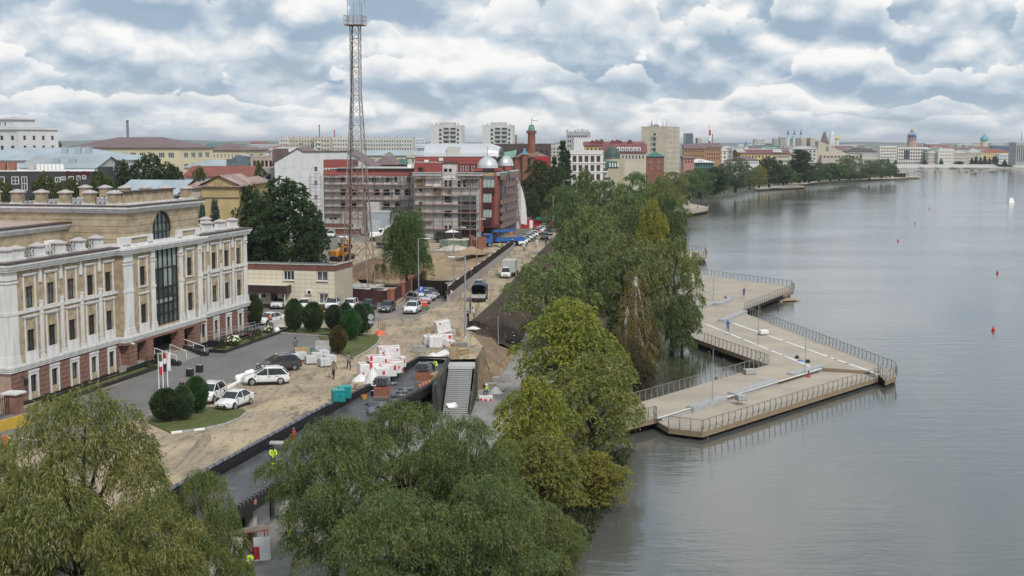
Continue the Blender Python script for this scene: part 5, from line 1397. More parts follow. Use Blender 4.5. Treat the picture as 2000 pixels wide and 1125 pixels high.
T,fr,W_,H=bld('brown_flats','dark brown flat-roofed flats behind the brick minaret',962,1076,284,425,3,18,c_dkb,None,3,11,.55,.6,3.2,.8,glass=m_glass,frame=c_dkb,side=3); roofbits(T,W_,H,18,6,7,c_dkb)
def mosque():
 Y=405; o=GY(1008,340,Y); fr=Fr(Vector((o.x,o.y,0)),R(-4)); q=lambda x,y: fr.at(970 + x/9.375,230 + y/9.375)
 T=thing('brick_mosque','old red brick mosque with a round minaret under a green cap','mosque',fr.o,fr.ang)
 a,b=q(335,940),q(900,735); W_=b[0] - a[0]; x0=a[0]
 MB().bb(x0,b[0],0,12,0,b[1]).build('wall',c_brk,T)
 MB().bb(x0 - .3,b[0] + .3,-.3,12,b[1],b[1] + .5).build('cornice',M('weathered_brick',(.20,.10,.07),.9,.2),T)
 r=q(600,620)[1]; MB().add([(x0,0,b[1] + .5),(b[0],0,b[1] + .5),(b[0],12,b[1] + .5),(x0,12,b[1] + .5),(x0 + W_*.3,6,r),(b[0] - W_*.3,6,r)],[(0,1,5,4),(1,2,5),(2,3,4,5),(3,0,4)]).build('roof',M('weathered_roof',(.20,.12,.10),.8,.3,.5),T)
 c,w=q(622,600),(q(695,400)[0] - q(552,400)[0])/2; z=lambda y: q(600,y)[1]
 MB().lathe([(w*1.0,0),(w*1.0,z(620)),(w*.96,z(290)),(w*1.12,z(270)),(w*1.15,z(232)),(w*.9,z(230))],(c[0],5,0),20).build('minaret',c_brk,T,smooth=False)
 mc=MB().lathe([(w*.85,z(232)),(w*.82,z(180)),(w*.62,z(145)),(w*.78,z(138)),(.2,z(118))],(c[0],5,0),16).build('minaret_cap',M('copper_green',(.16,.30,.24),.7,.25,.8),T)
 strut('finial','facade_rail',m_frame,mc,(c[0],5,z(120)),(c[0],5,z(0)),.14); strut('finial_arm','facade_rail',m_frame,mc,(c[0],5,z(45)),(c[0] + 2,5,z(50)),.12)
 mb=MB()
 for k in range(12): an=k*PI/6; mb.tube([(c[0] + w*1.35*math.cos(an),5 + w*1.35*math.sin(an),z(285)),(c[0] + w*1.35*math.cos(an),5 + w*1.35*math.sin(an),z(232))],.05,4)
 mb.lathe([(w*1.3,z(286)),(w*1.4,z(286)),(w*1.4,z(280)),(w*1.3,z(280))],(c[0],5,0),16); mb.build('gallery',c_brk,T)
 t=q(512,820); tw=.95
 tr=MB().lathe([(tw,0),(tw,z(700)),(tw*1.2,z(690)),(tw*1.2,z(675))],(t[0],-.6,0),10).build('corner_turret',c_brk,T)
 MB().lathe([(tw*1.5,z(668)),(tw*.9,z(640)),(tw*.95,z(638)),(tw*.5,z(605)),(tw*.55,z(602)),(.05,z(552))],(t[0],-.6,0),8).build('turret_cap',M('turquoise_tile',(.10,.24,.29),.5,.2),tr)
 a2,b2=q(90,940),q(330,735); MB().bb(a2[0] - 2,x0 - .05,1.5,11,0,b2[1]).build('side_hall',M('painted_brick',(.30,.11,.09),.8,.12),T)
 g=q(120,650)[1]; MB().add([(a2[0] - 2,1.2,b2[1] + .02),(x0 - .05,1.2,b2[1] + .02),(x0 - .05,11,g + 1),(a2[0] - 2,11,g)],[(0,1,2,3)]).build('green_roof',MATS['copper_green'],T)
 p,s=q(697,820),q(960,725); MB().bb(p[0],s[0],-.9,-.2,s[1] - 2.6,s[1]).build('red_banner',M('crimson_sheet',(.42,.02,.05),.6,.1),T)
 for x in (585,): pp=q(x,805); window(T,(pp[0],-.05,pp[1]),1.2,2.0,mull=0)
mosque()
T,fr,W_,H=bld('grey_office_tower','grey office block bristling with aerials on the skyline behind the white flats',1106,1149,259,880,-8,16,c_grey,None,6,9,.6,.45,3.2,1.0,far=True); roofbits(T,W_,H,14,8,8,h=(1.5,4))
bld('white_hall','blank white hall in front of the grey office block',1121,1160,270.5,700,0,20,c_wht,None)
T,fr,W_,H=bld('red_roof_flats','block with steep crimson roofs and gables left of the beige slab',1141,1258,284,600,-3,16,c_ylw,('gable',c_mar,1.8),2,14,.4,.5,3.0,.5,far=True)
for x,w in ((1157,8),(1166,9),(1175,7),(1197,8),(1206,9),(1212,6),(1231,8)):
 p=fr.at(x,284); hh=fr.at(x,271 + (x % 5))[1]; MB().extr([(-w*.12,0),(w*.12,0),(w*.14,hh - H - 1),(0,hh - H),(-w*.14,hh - H - 1)],(p[0],3,H),X_,Z_,Y_,8).build('roof_gable',c_mar,T)
T,fr,W_,H=bld('mansard_house','maroon mansard house with a row of white arched dormers',1178,1262,297.5,560,-3,14,c_crm,('gable',c_mar,3.8),1,12,.4,.5,3,.5,far=True)
for k in range(6): p=fr.at(1208 + k*8,296); d=MB().bb(p[0] - .7,p[0] + .7,-.3,2.2,H + .5,H + 2.2).build('dormer',m_white,T); MB().bb(p[0] - .4,p[0] + .4,-.36,-.3,H + .8,H + 1.8).build('pane',m_glass2,d)
T,fr,W_,H=bld('white_flats','new off-white block of flats with large dark windows and corner balconies',1113,1178,297,450,3,16,c_wht2,('flat',m_felt,0),5,5,.62,.68,3.2,.8,glass=m_glass,frame=m_frame,parapet=.6)
for r in range(5):
 z=H - 3.4 - r*3.2
 x1=W_ + 1.0 + .9*min(r,2)
 MB().bb(W_ - .05,x1,.5,8,z - .5,z).build('balcony_slab',c_wht2,T); MB().bb(W_ + .1,x1 - .1,.55,.6,z,z + 1.0).build('balcony_glass',m_glass2,T)
 MB().bb(W_ + .0,x1 - 1.0,2.2,9,z,z + 2.7).build('balcony_wall',c_wht2,T)
for r in range(4): piece('string_course','white_band',m_wframe,T,(W_/2,-.1,H - .6 - r*3.2),(W_,.25,.25))
def dome_mosque():
 Y=520; o=GY(1181,330,Y); fr=Fr(Vector((o.x,o.y,0)),0); q=lambda x,y: fr.at(1100 + x/8.656,240 + y/8.656)
 T=thing('domed_hall','cream hall under a big dark green ribbed dome','mosque',fr.o,0)
 c=q(835,600); r=(q(978,560)[0] - q(695,560)[0])/2; z=lambda y: q(835,y)[1]
 MB().lathe([(r*1.0,0),(r*1.0,z(600))],(c[0],r,0),20).build('drum',M('cream_drum',(.42,.375,.28),.85,.08),T)
 MB().bb(c[0] - r*.3,q(1045,700)[0],r*.4,r*1.6,0,z(605)).build('wall',MATS['cream_drum'],T)
 d=MB().lathe([(r*1.06,z(598)),(r*1.0,z(580)),(r*.97,z(545)),(r*.86,z(490)),(r*.64,z(440)),(r*.36,z(412)),(r*.16,z(400)),(.05,z(385))],(c[0],r,0),20).build('dome',M('dark_green_dome',(.05,.085,.07),.5,.12,.4),T)
 strut('finial','facade_rail',m_steel,d,(c[0],r,z(400)),(c[0],r,z(330)),.15)
 MB().extr([(0,z(650) - 2.6),(q(940,0)[0] - q(720,0)[0],z(650) - 2.6),(q(905,0)[0] - q(720,0)[0],z(650)),(0,z(650))],(q(720,0)[0],-3,0),X_,Z_,Y_,4).build('annexe_roof',c_grn,T)
 MB().bb(q(725,0)[0],q(930,0)[0],-2.8,2,0,z(765)).build('annexe_wall',MATS['cream_drum'],T)
 for x in (780,825,870,912): p=q(x,710); piece('dormer','dome_dormer',m_wframe,T,(p[0],-3.1,p[1]),(.5,.6,1.6))
dome_mosque()
T,fr,W_,H=bld('slab_tower','tall beige slab office tower with aerials on its roof',1253,1303,249,760,-27,22,M('beige_slab',(.50,.45,.36),.9,.1,.12),('flat',m_felt,0),11,0,st=3.1,side=9,ww=.42,wh=.72,top=1.2,far=False,frame=m_wframe,glass=m_glass2,mull=0,parapet=.6)
for r in range(9): p=piece('balcony','slab_balcony',c_grey,T,(W_*.52,-.55,H - 5.2 - r*3.1),(2.2,1.2,1.0)); piece('balcony_door','tower_win',m_glass,T,(W_*.52,-.06,H - 4.2 - r*3.1),(1.3,.2,1.9))
for k in range(16): x=random.Random(k).uniform(1,W_ - 1); strut('aerial','facade_rail',m_frame,T,(x,2 + k % 5,H),(x,2 + k % 5,H + random.Random(k + 50).uniform(1.2,5)),.12)
for k in range(6): piece('roof_cabinet','roof_cab',c_grey,T,(W_*.3 + k*.9,3,H + .8),(.7,.7,1.8))
bld('brick_tower_house','square red brick tower house with a green hip roof before the beige slab',1262,1297,305.5,690,-6,9,c_brk,('hip',c_grn,2.5),2,2,.25,.4,3.2,1.0,side=2)
bld('brown_gable_flats','brick flats with brown gabled roofs right of the beige slab',1336,1378,290,900,-4,16,M('orange_brick_far',(.34,.19,.10),.9,.15),('gable',c_brf,3.4),2,8,.45,.5,3,.5,far=True)
bld('brown_gable_flats','longer brick flats with a brown roof and chimneys beyond the poplar',1378,1409,288,960,4,16,MATS['orange_brick_far'],('gable',c_brf,3.2),3,6,.45,.5,3,.5,far=True)
bld('pink_house','low pink house with a brown roof at the foot of the beige slab',1335,1356,309,730,0,10,M('pink_render',(.42,.22,.19),.85,.1),('gable',c_brf,1.4),1,3,.4,.5,3,.6,far=True)
T,fr,W_,H=bld('teal_pavilion','teal glass pavilion with a white folded roof',1345,1395,317,790,6,14,M('teal_glass',(.07,.16,.15),.2,.3,.3,spec=.5),('hip',M('white_metal_roof',(.60,.62,.64),.5,.08),2.0),2,9,.7,.8,2.8,.3,glass=m_cw_ if 'm_cw_' in globals() else m_glass,frame=c_grn,mull=0)
p=fr.at(1369,317); MB().extr([(-2.4,0),(2.4,0),(0,1.9)],(p[0],-1.0,H - .2),X_,Z_,Y_,6).build('roof_gable',MATS['white_metal_roof'],T)
bld('white_villa','white villa with a brown hip roof above the lakeside trees',1428,1482,312,900,-4,12,c_wht,('hip',c_brf,2.2),1,11,.35,.45,3.2,.5,far=True)
bld('red_roof_school','yellow building with a raspberry red roof above the lakeside trees',1446,1508,300,960,-10,16,M('warm_yellow',(.62,.46,.22),.85,.06),('gable',c_mar,3.0),4,9,.45,.5,3.4,.5,far=True)
bld('window_wall_block','cream block with long window rows under the raspberry red roof',1508,1544,300.5,964,4,16,c_crm,('gable',c_mar,3.0),4,14,.6,.5,3.4,.4,far=True)
bld('white_church_hall','white hall with a blue-grey roof and a small green spire',1432,1462,296,1060,0,14,c_wht,('gable',c_blu,2.4),1,5,.3,.5,3.2,.5,far=True)
bld('pale_yellow_flats','pale yellow flats beyond the brown gabled roofs',1408,1432,289,1150,0,14,M('lemon_render',(.55,.50,.32),.85,.08),('hip',c_grey,2.0),3,7,.45,.5,3.2,.5,far=True)
def far_bld(*a,**k): return bld(*a,far=True,**k)
def theatre():
 Y=1320; o=GY(1567,300,Y); fr=Fr(Vector((o.x,o.y,0)),0); q=lambda x,y: fr.at(x,y)
 T=thing('wedge_theatre','theatre with a sloping wedge-shaped stone fly tower across the lake','theatre',fr.o,0)
 pr=[q(*p) for p in ((1583,269),(1588,269),(1660,303),(1660,318),(1583,318))]
 MB().extr([(a,max(0,b)) for a,b in pr],(0,0,0),X_,Z_,Y_,40).build('fly_tower',M('sand_stone_far',(.47,.42,.34),.9,.08),T)
 pr=[q(*p) for p in ((1567,270),(1577,270),(1577,318),(1567,318))]; MB().extr([(a,max(0,b)) for a,b in pr],(0,4,0),X_,Z_,Y_,30).build('stage_tower',c_crm,T)
 for k in range(6): p=q(1572,274 + k*4); piece('louvre','theatre_louvre',c_grey,T,(p[0],3.9,p[1]),(5,.3,1.0))
 p=q(1595,283); piece('tall_window','theatre_win',m_glass2,T,(p[0],-.2,p[1]),(3,.4,7)); p=q(1616,291); piece('tall_window','theatre_win',m_glass2,T,(p[0],-.2,p[1]),(2,.4,4.5))
 a,b=q(1602,318),q(1690,302); MB().bb(a[0],b[0],-6,30,0,b[1]).build('foyer',MATS['sand_stone_far'],T)
 for k in range(11): p=q(1608 + k*7,306); piece('foyer_window','theatre_win2',m_glass,T,(p[0],-6.1,p[1]),(2.0,.3,1.6))
theatre()
T,fr,W_,H=bld('colonnade_hall','grey hall with a tall colonnade beside the theatre',1684,1714,300,1310,0,30,c_grey,('flat',c_dkb,0),0,0,far=True)
for k in range(9): piece('column','far_column',c_crm,T,(1 + (W_ - 2)*k/8,-1.2,3.4),(.9,.9,6.8))
MB().bb(-.5,W_ + .5,-1.8,0,6.8,8.6).build('entablature',c_crm,T)
T,fr,W_,H=bld('dark_arched_roof','low dark roof with a row of arched dormers behind the colonnade',1655,1713,296,1380,0,24,c_grey,('hip',c_dkb,4.5),1,10,.5,.4,3.4,.3,far=True)
T,fr,W_,H=far_bld('white_trade_centre','left half of the modern white complex with grid windows across the lake',1719,1752,285.5,1440,0,30,wall=c_wht2,rows=6,cols=10,ww=.6,wh=.55,st=3.3,top=.8)
T,fr,W_,H=far_bld('white_trade_centre','right half of the modern white complex with a dark glass bay across the lake',1754,1813,288,1440,0,30,wall=c_wht2,rows=5,cols=12,ww=.66,wh=.6,st=3.6,top=.8)
p=fr.at(1771,300); piece('glass_bay','dark_bay',m_glass,T,(p[0],-.4,p[1] - 1),(6,.8,9)); MB().bb(W_ - 6,W_ + 1,-1,10,0,H - 3).build('glass_stair',MATS['blue_grey_glass'],T)
T,fr,W_,H=far_bld('stalin_block','left wing of the grand beige lakeside block',1814,1833,299,1425,0,18,wall=c_crm,rows=5,cols=7,ww=.4,wh=.5,st=3.5,top=.8,roof=('hip',c_grey,3))
T,fr,W_,H=far_bld('stalin_block','tall middle of the grand beige lakeside block',1833.5,1863,291,1420,0,18,wall=c_wht2,rows=7,cols=8,ww=.4,wh=.5,st=3.5,top=1.6)
T,fr,W_,H=far_bld('stalin_block','right wing of the grand beige lakeside block',1863.5,1889,299,1425,0,18,wall=c_crm,rows=5,cols=9,ww=.4,wh=.5,st=3.5,top=.8,roof=('hip',c_grey,3))
far_bld('lakeside_house','beige house with a grey mansard roof right of the grand block',1890,1919,298,1480,0,16,wall=c_crm,rows=4,cols=9,ww=.4,wh=.5,st=3.4,top=.8,roof=('hip',c_grey,5))
far_bld('lakeside_house','yellow house with a red roof behind the far shore firs',1919,1972,297,1520,0,16,wall=MATS['warm_yellow'],rows=3,cols=14,ww=.4,wh=.5,st=3.4,top=.8,roof=('hip',c_rust,3.5))
far_bld('lakeside_house','long white house near the right edge on the far shore',1952,1985,301,1420,0,14,wall=c_wht,rows=4,cols=10,ww=.5,wh=.5,st=3.3,top=.6)
T,fr,W_,H=far_bld('striped_tower','grey tower with tall vertical strips at the right edge of the far shore',1985,2016,279,1350,0,20,wall=c_grey,rows=1,cols=7,ww=.45,wh=.85,st=20,top=1)
strut('aerial','facade_rail',m_frame,T,(W_*.4,4,H),(W_*.4,4,H + 12),.3)
far_bld('blue_scaffold_block','long low block wrapped in blue sheeting on the far right hill',1940,1972,286,1900,0,16,wall=M('blue_sheet',(.09,.15,.25),.7,.15),rows=2,cols=12,ww=.6,wh=.5,st=3.4)
def spire(name,label,cat,px,ytop,ybase,Y,w,kind):
 o=GY(px,ybase,Y); zt=GY(px,ytop,Y).z; T=thing(name,label,cat,(o.x,o.y,0)); b=o.z; h=zt - b
 if kind == 'stepped':
  for k in range(6): z0,z1=b + h*.8*k/6,b + h*.8*(k + 1)/6; s=w*(1 - k*.13); piece('tier','tier_brick',M('dark_brick_far',(.17,.12,.11),.9,.1),T,(0,0,(z0 + z1)/2),(s,s,z1 - z0))
  MB().lathe([(w*.25,b + h*.8),(.05,zt)],n=6).build('spire',c_grn,T); MB().bb(-w/2,w/2,-w/2,w/2,0,b).build('base',MATS['dark_brick_far'],T)
 elif kind == 'white':
  MB().bb(-w/2,w/2,-w/2,w/2,0,b + h*.4).build('base',c_wht,T); MB().bb(-w*.35,w*.35,-w*.35,w*.35,b + h*.4,b + h*.65).build('belfry',c_wht,T); MB().lathe([(w*.4,b + h*.65),(.05,zt)],n=8).build('spire',c_wht,T)
 elif kind == 'dome':
  MB().lathe([(w*.4,0),(w*.4,b + h*.35)],n=14).build('drum',c_crm,T); MB().lathe([(w*.5,b + h*.35),(w*.5,b + h*.45),(w*.42,b + h*.62),(w*.22,b + h*.76),(.1,b + h*.84)],n=16).build('dome',M('turquoise_dome',(.10,.34,.38),.5,.1),T,smooth=True); MB().lathe([(w*.08,b + h*.82),(w*.12,b + h*.9),(.02,zt)],n=8).build('cupola',M('gilding',(.6,.45,.12),.4,.1),T)
 elif kind == 'gold':
  MB().lathe([(w*.35,0),(w*.35,b + h*.4)],n=10).build('drum',c_wht,T); MB().lathe([(w*.35,b + h*.4),(w*.5,b + h*.55),(w*.3,b + h*.8),(.03,zt)],n=12).build('dome',M('gilding',(.6,.45,.12),.4,.1),T,smooth=True)
 elif kind == 'church':
  m=M('pink_church',(.45,.30,.25),.85,.1); bl=M('blue_dome',(.16,.26,.38),.5,.1)
  MB().lathe([(w*.5,0),(w*.5,b + h*.34)],n=8).build('lower_tier',m,T); MB().lathe([(w*.62,b + h*.34),(w*.5,b + h*.38)],n=8).build('ledge',bl,T); MB().lathe([(w*.42,b + h*.36),(w*.42,b + h*.58)],n=8).build('upper_tier',m,T)
  for k in range(8): a=k*PI/4; piece('arch_window','church_win',m_glass,T,(w*.4*math.cos(a),w*.4*math.sin(a),b + h*.47),(w*.13,w*.13,h*.12))
  MB().lathe([(w*.58,b + h*.58),(w*.5,b + h*.64),(w*.2,b + h*.72),(w*.16,b + h*.84)],n=12).build('dome',bl,T); MB().lathe([(w*.18,b + h*.84),(w*.2,b + h*.9),(.03,zt)],n=8).build('cupola',M('gilding',(.6,.45,.12),.4,.1),T)
 elif kind == 'minaret':
  MB().lathe([(w*.5,0),(w*.45,b + h*.6),(w*.7,b + h*.62),(w*.4,b + h*.66)],n=8).build('shaft',c_wht,T); MB().lathe([(w*.5,b + h*.66),(.05,zt)],n=8).build('cap',M('minaret_blue',(.06,.17,.33),.5,.1),T)
 elif kind == 'chimney':
  n=7
  for k in range(n): z0,z1=h*k/n,h*(k + 1)/n; o_=MB().lathe([(w*(.5 - .02*k),b*0 + (b + h)*k/n),(w*(.5 - .02*(k + 1)),(b + h)*(k + 1)/n)],n=10).build('ring',M('signal_red',(.45,.04,.05),.7,.1) if k % 2 else m_white,T)
 elif kind == 'stack':
  MB().lathe([(w*.5,0),(w*.4,zt)],n=10).build('shaft',M('stack_grey',(.20,.19,.19),.9,.2),T); MB().lathe([(w*.46,zt - 1),(w*.46,zt)],n=10).build('rim',c_dkb,T)
 return T
spire('factory_chimney','red and white striped factory chimney on the skyline','chimney',1386,243,280,1500,3.2,'chimney')
spire('factory_chimney','slim grey chimney above the long yellow building','chimney',250,235,275,900,2.2,'stack')
spire('radio_mast','thin aerial mast on the skyline left of the lattice mast','mast',624,244,270,950,1.0,'stack')
spire('radio_mast','thin striped aerial mast just left of the lattice mast','mast',653.5,239,270,960,1.0,'chimney')
spire('thin_chimney','short thin chimney right of the striped chimney','chimney',1391.5,262,282,1500,1.4,'stack')
spire('stepped_tower','dark stepped brick tower with a spire on the far skyline','tower',1610,256,281,2300,13,'stepped')
spire('white_spire_tower','white gate tower with a pointed spire on the far skyline','tower',1625,254,280,2350,11,'white')
spire('gold_domed_church','gold onion dome between the white tower and the theatre','church',1635,265,279,2250,9,'gold')
spire('blue_domed_church','pink church tower with blue dome and gold cupola across the lake','church',1780.5,250,283,1750,12.5,'church')
spire('turquoise_dome','turquoise domed rotunda on the far right hill','church',1922,260,282,2000,13,'dome')
for px,lab in ((1538.7,'left of the three white minarets on the far skyline'),(1551,'middle of the three white minarets on the far skyline'),(1563.7,'right of the three white minarets on the far skyline')): spire('minaret',lab,'minaret',px,252,286,2500,5.5,'minaret')
spire('blue_dome_mosque','light blue dome of the mosque between the white minarets','mosque',1551,262,283,2520,18,'dome')
spire('green_spire','small white belfry with a dark green spire above the white hall','church',1456.5,276,297,1055,4,'minaret')
for i,(x0,x1,yt,Y,m,lab) in enumerate(((1339,1354,261,1700,'blue_grey_glass','blue glass high-rise on the skyline right of the beige slab'),(1363,1372,270,1700,'panel_grey','small grey high-rise next to the blue glass one'),(1512,1522,271,2300,'grey_render_far','grey high-rise just left of the minarets'),(1524,1535,268,2300,'grey_render_far','taller stepped high-rise touching the left minaret'),(1475,1494,272,2000,'panel_grey','twin pale high-rise left of the far mosque'),(1002,1010,264,1500,'stack_grey','dark violet high-rise left of the brick minaret'),(1044,1049,264,1500,'white_render','thin white high-rise right of the brick minaret'),(811,819,270,1600,'white_render','pale blue-white high-rise left of the white towers'),(821,830,270,1600,'white_render','second pale high-rise just left of the white towers'))):
 far_bld('high_rise',lab,x0,x1,yt,Y,4,14,wall=MATS[m],rows=8,cols=4,ww=.6,wh=.5,st=3.3)
rnd=random.Random(21)
far_mats=[c_wht,c_crm,c_pan,c_pan2,c_wht2,MATS['lemon_render'],c_grey,c_brk]; rmats=[c_grey,c_brf,c_blu,c_rust,c_grn,c_felt if 'c_felt' in globals() else m_felt]
NEAR=((60,'left of the yellow building'),(250,'near the slim chimney'),(420,'by the narrow-windowed yellow building'),(520,'by the white brick hall'),(870,'by the left tower block'),(970,'by the right tower block'),(1060,'right of the brick minaret'),(1130,'by the grey office block'),(1220,'by the crimson roofs'),(1345,'right of the beige slab'),(1390,'by the striped chimney'),(1450,'by the green spire'),(1500,'over the raspberry roof'),(1550,'below the minarets'),(1615,'below the stepped tower'),(1690,'over the colonnade'),(1740,'left of the blue-domed church'),(1800,'right of the blue-domed church'),(1860,'over the grand lakeside block'),(1920,'under the turquoise dome'),(1985,'by the striped tower'))
CN={'white_render': 'white','cream_stone': 'cream','panel_grey': 'pale grey','panel_beige': 'beige','off_white_cladding': 'off-white','lemon_render': 'lemon','grey_render_far': 'grey','red_brick_wall': 'brick','brown_metal_roof': 'brown','pale_blue_roof': 'pale blue','rust_red_roof': 'rust red','green_metal_roof': 'green','town_flat_roof': 'dark'}
def fill(n,xa,xb,ya,yb,Ya,Yb,group,label):
 for k in range(n):
  Y=rnd.uniform(Ya,Yb); x=rnd.uniform(xa,xb); w=rnd.uniform(14,34)*F/Y; f=(Y - Ya)/(Yb - Ya)
  yt=yb + (ya - yb)*f + rnd.uniform(-2,2)
  wm=rnd.choice(far_mats); rf=rnd.choice((('flat',m_felt,0),('hip',rnd.choice(rmats),2.2),('gable',rnd.choice(rmats),2.4)))
  lab = '%s %s house, %s roof, %s, %s' % (CN[wm.name],'wide' if w*Y/F > 24 else 'narrow',CN[rf[1].name] + ('' if rf[0] == 'flat' else ' pitched' if rf[0] == 'gable' else ' hipped'),min(NEAR,key=lambda q: abs(q[0] - x - w/2))[1],label)
  bld('far_house',lab,x,x + w,yt,Y,rnd.uniform(-8,8),14,wm,rf,3,max(3,int(w*Y/F/3.2)),.45,.5,3.2,.6,far=True,group=group)
fill(60,1340,2010,281,295,1500,2600,'houses across the lake on the hazy skyline','far away')
fill(26,400,560,281,296,600,1600,'houses on the skyline beyond the yellow buildings','far away')
fill(22,800,1260,281,289,900,1900,'houses on the skyline behind the towers','far away')
fill(16,1330,1560,288,298,950,1300,'houses above the lakeside trees','above trees')
fill(14,-20,560,300,330,380,620,'houses behind the left-hand roofs','among roofs')
# ================================================================ trees
m_bark=M('bark',(.10,.075,.055),.9,.3,4,bump=.5)
m_dbark=M('dark_bark',(.045,.036,.03),.9,.3,4,bump=.5)
m_birch=M('birch_bark',(.55,.53,.48),.8,.45,6,c2=(.62,.60,.56))
lf_will=leafmat('willow_leaf',.55,.35,(.60,.72,.64),(1.7,1.4,.6),silver=.35)
lf_brd=leafmat('broad_leaf',.5,.22,(.66,.78,.72),(1.5,1.4,.7))
lf_yel=leafmat('turning_leaf',.5,.55,(.7,.85,.7),(1.5,1.42,.5))
lf_con=leafmat('needle_leaf',1.2,.15,(.6,.7,.7),(1.3,1.2,.9))
def crown_np(rng,lobes,n,L,Wd,droop=.5,reach=.45,per=6,slen=1.0,up=0.15,inner=.25):
 lobes=np.array(lobes); c,r=lobes[:,:3],lobes[:,3:6]
 wgt=(r[:,0]*r[:,2]); wgt=wgt/wgt.sum()
 ns=n // per
 k=rng.choice(len(lobes),ns,p=wgt)
 d=rng.normal(size=(ns,3)); d[:,2]=np.abs(d[:,2])*.9 - .35*rng.random(ns); d /= np.linalg.norm(d,axis=1)[:,None]
 f=np.where(rng.random(ns) < inner,rng.uniform(.35,.8,ns),rng.uniform(.8,1.03,ns))
 p0=c[k] + d*r[k]*f[:,None]
 out=d.copy(); out[:,2] *= .4
 sl=slen*rng.uniform(.5,1.35,ns)
 V=np.empty((ns,per,4,3))
 for j in range(per):
  t=(j + rng.random(ns))/per
  P=p0 + (out*(reach*t)[:,None] + np.stack([0*t,0*t,up*t - droop*t*t],1))*sl[:,None]
  tan=out*reach + np.stack([0*t,0*t,up - 2*droop*t],1)
  tan /= np.linalg.norm(tan,axis=1)[:,None] + 1e-6
  a=tan + rng.normal(size=(ns,3))*.45; a /= np.linalg.norm(a,axis=1)[:,None]
  b=np.cross(a,rng.normal(size=(ns,3))); b /= np.linalg.norm(b,axis=1)[:,None]
  l=L*rng.uniform(.6,1.25,ns)[:,None]; w=Wd*rng.uniform(.7,1.2,ns)[:,None]
  V[:,j,0]=P; V[:,j,1]=P + a*l*.45 + b*w; V[:,j,2]=P + a*l - np.array([0,0,.12])*l; V[:,j,3]=P + a*l*.45 - b*w
 V=V.reshape(-1,3)
 return V,np.arange(len(V)).reshape(-1,4)
def lobes_for(seed,H,Rr,cb,n,prof,lr=(.22,.38),flat=.8):
 rnd=random.Random(seed); out=[]
 for i in range(n):
  u=(i + rnd.random())/n; pr=prof(u)*Rr*rnd.uniform(.8,1.1)
  r=Rr*rnd.uniform(*lr)*(1.0 if u < .8 else .75)
  q=max(0,pr - r*.8)*math.sqrt(rnd.uniform(.25,1)); a=i*2.399 + rnd.uniform(-.4,.4)
  out.append((q*math.cos(a),q*math.sin(a),cb + (H - cb - r*flat*.6)*u,r,r,r*flat))
 return out
def limbs(seed,H,lobes,cb,r0,nl=9,m=None,fork=.35,lean=0.0):
 rnd=random.Random(seed); mb=MB()
 fz=cb + (H - cb)*fork*.6; fp=Vector((lean*fz,0,fz))
 mb.tube([(0,0,-.4),(lean*.3*fz + .05,.03,fz*.4),fp],[r0*1.25,r0,r0*.8],8)
 for lb in rnd.sample(lobes,min(nl,len(lobes))):
  e=Vector(lb[:3]); s=fp.copy() if rnd.random() < .6 else Vector((lean*fz*.6,0,fz*.7))
  mid=s.lerp(e,.5) + Vector((rnd.uniform(-.3,.3),rnd.uniform(-.3,.3),(e - s).length*.12))
  mb.tube([s,s.lerp(mid,.6),mid,mid.lerp(e,.6),e],[r0*.55,r0*.45,r0*.33,r0*.2,r0*.06],6)
  for q in range(2):
   a=mid.lerp(e,rnd.uniform(0,.6)); b=a + Vector((rnd.uniform(-1,1),rnd.uniform(-1,1),rnd.uniform(.1,.8)))*lb[3]
   mb.tube([a,a.lerp(b,.5) + Vector((0,0,.1)),b],[r0*.16,r0*.1,r0*.03],4)
 return mb.mesh('trunk',m or m_dbark,True)
PROT={}
dome=lambda u: math.sqrt(max(.05,1 - (1.75*u - .78) ** 2))
def proto(key,H,Rr,cb,n,L,Wd,leaf,nl=20,prof=dome,droop=.5,reach=.45,slen=1.0,lr=(.22,.38),r0=.28,bark=None,seed=1,per=6,inner=.25,flat=.8,fork=.35,limbn=9,lean=0.0,up=.15):
 lb=lobes_for(seed,H,Rr,cb,nl,prof,lr,flat)
 V,Q=crown_np(np.random.default_rng(seed),lb,n,L,Wd,droop,reach,per,slen,inner=inner,up=up)
 PROT[key]=(npmesh('crown',V,Q,leaf),limbs(seed,H,lb,cb,r0,limbn,bark,fork,lean),H,Rr)
for i in range(4): proto('fg%d' % i,14,5.2,3.2,50000,.30,.031,lf_will,38,droop=.95,reach=.5,slen=1.0,lr=(.15,.30),seed=11 + i,inner=.12,flat=.9)
for i in range(3): proto('will%d' % i,12,4.6,1.8,18500,.34,.052,lf_will,30,droop=.7,reach=.5,slen=.75,lr=(.17,.33),seed=31 + i,flat=1.0,inner=.12)
for i in range(2): proto('turn%d' % i,12,3.9,1.4,22000,.32,.056,lf_yel,44,prof=lambda u: math.sqrt(max(.04,1 - (1.5*u - .5) ** 2)),droop=.45,reach=.4,slen=.8,lr=(.2,.36),seed=41 + i,flat=1.15)
for i in range(3): proto('brd%d' % i,12,4.8,2.2,16000,.42,.10,lf_brd,30,droop=.25,reach=.5,slen=.8,lr=(.2,.34),seed=51 + i)
for i in range(2): proto('far%d' % i,12,5.0,1.2,4800,.75,.22,lf_brd,20,droop=.4,reach=.5,slen=1.0,lr=(.24,.4),seed=61 + i,per=4)
proto('weep',13,4.2,3.2,34000,.26,.045,lf_brd,26,prof=lambda u: .35 + .65*math.sqrt(max(.0,1 - (1.2*u - .2) ** 2))*(1 - .35*u),droop=3.4,reach=.55,slen=1.0,lr=(.16,.26),seed=71,per=11,inner=.1)
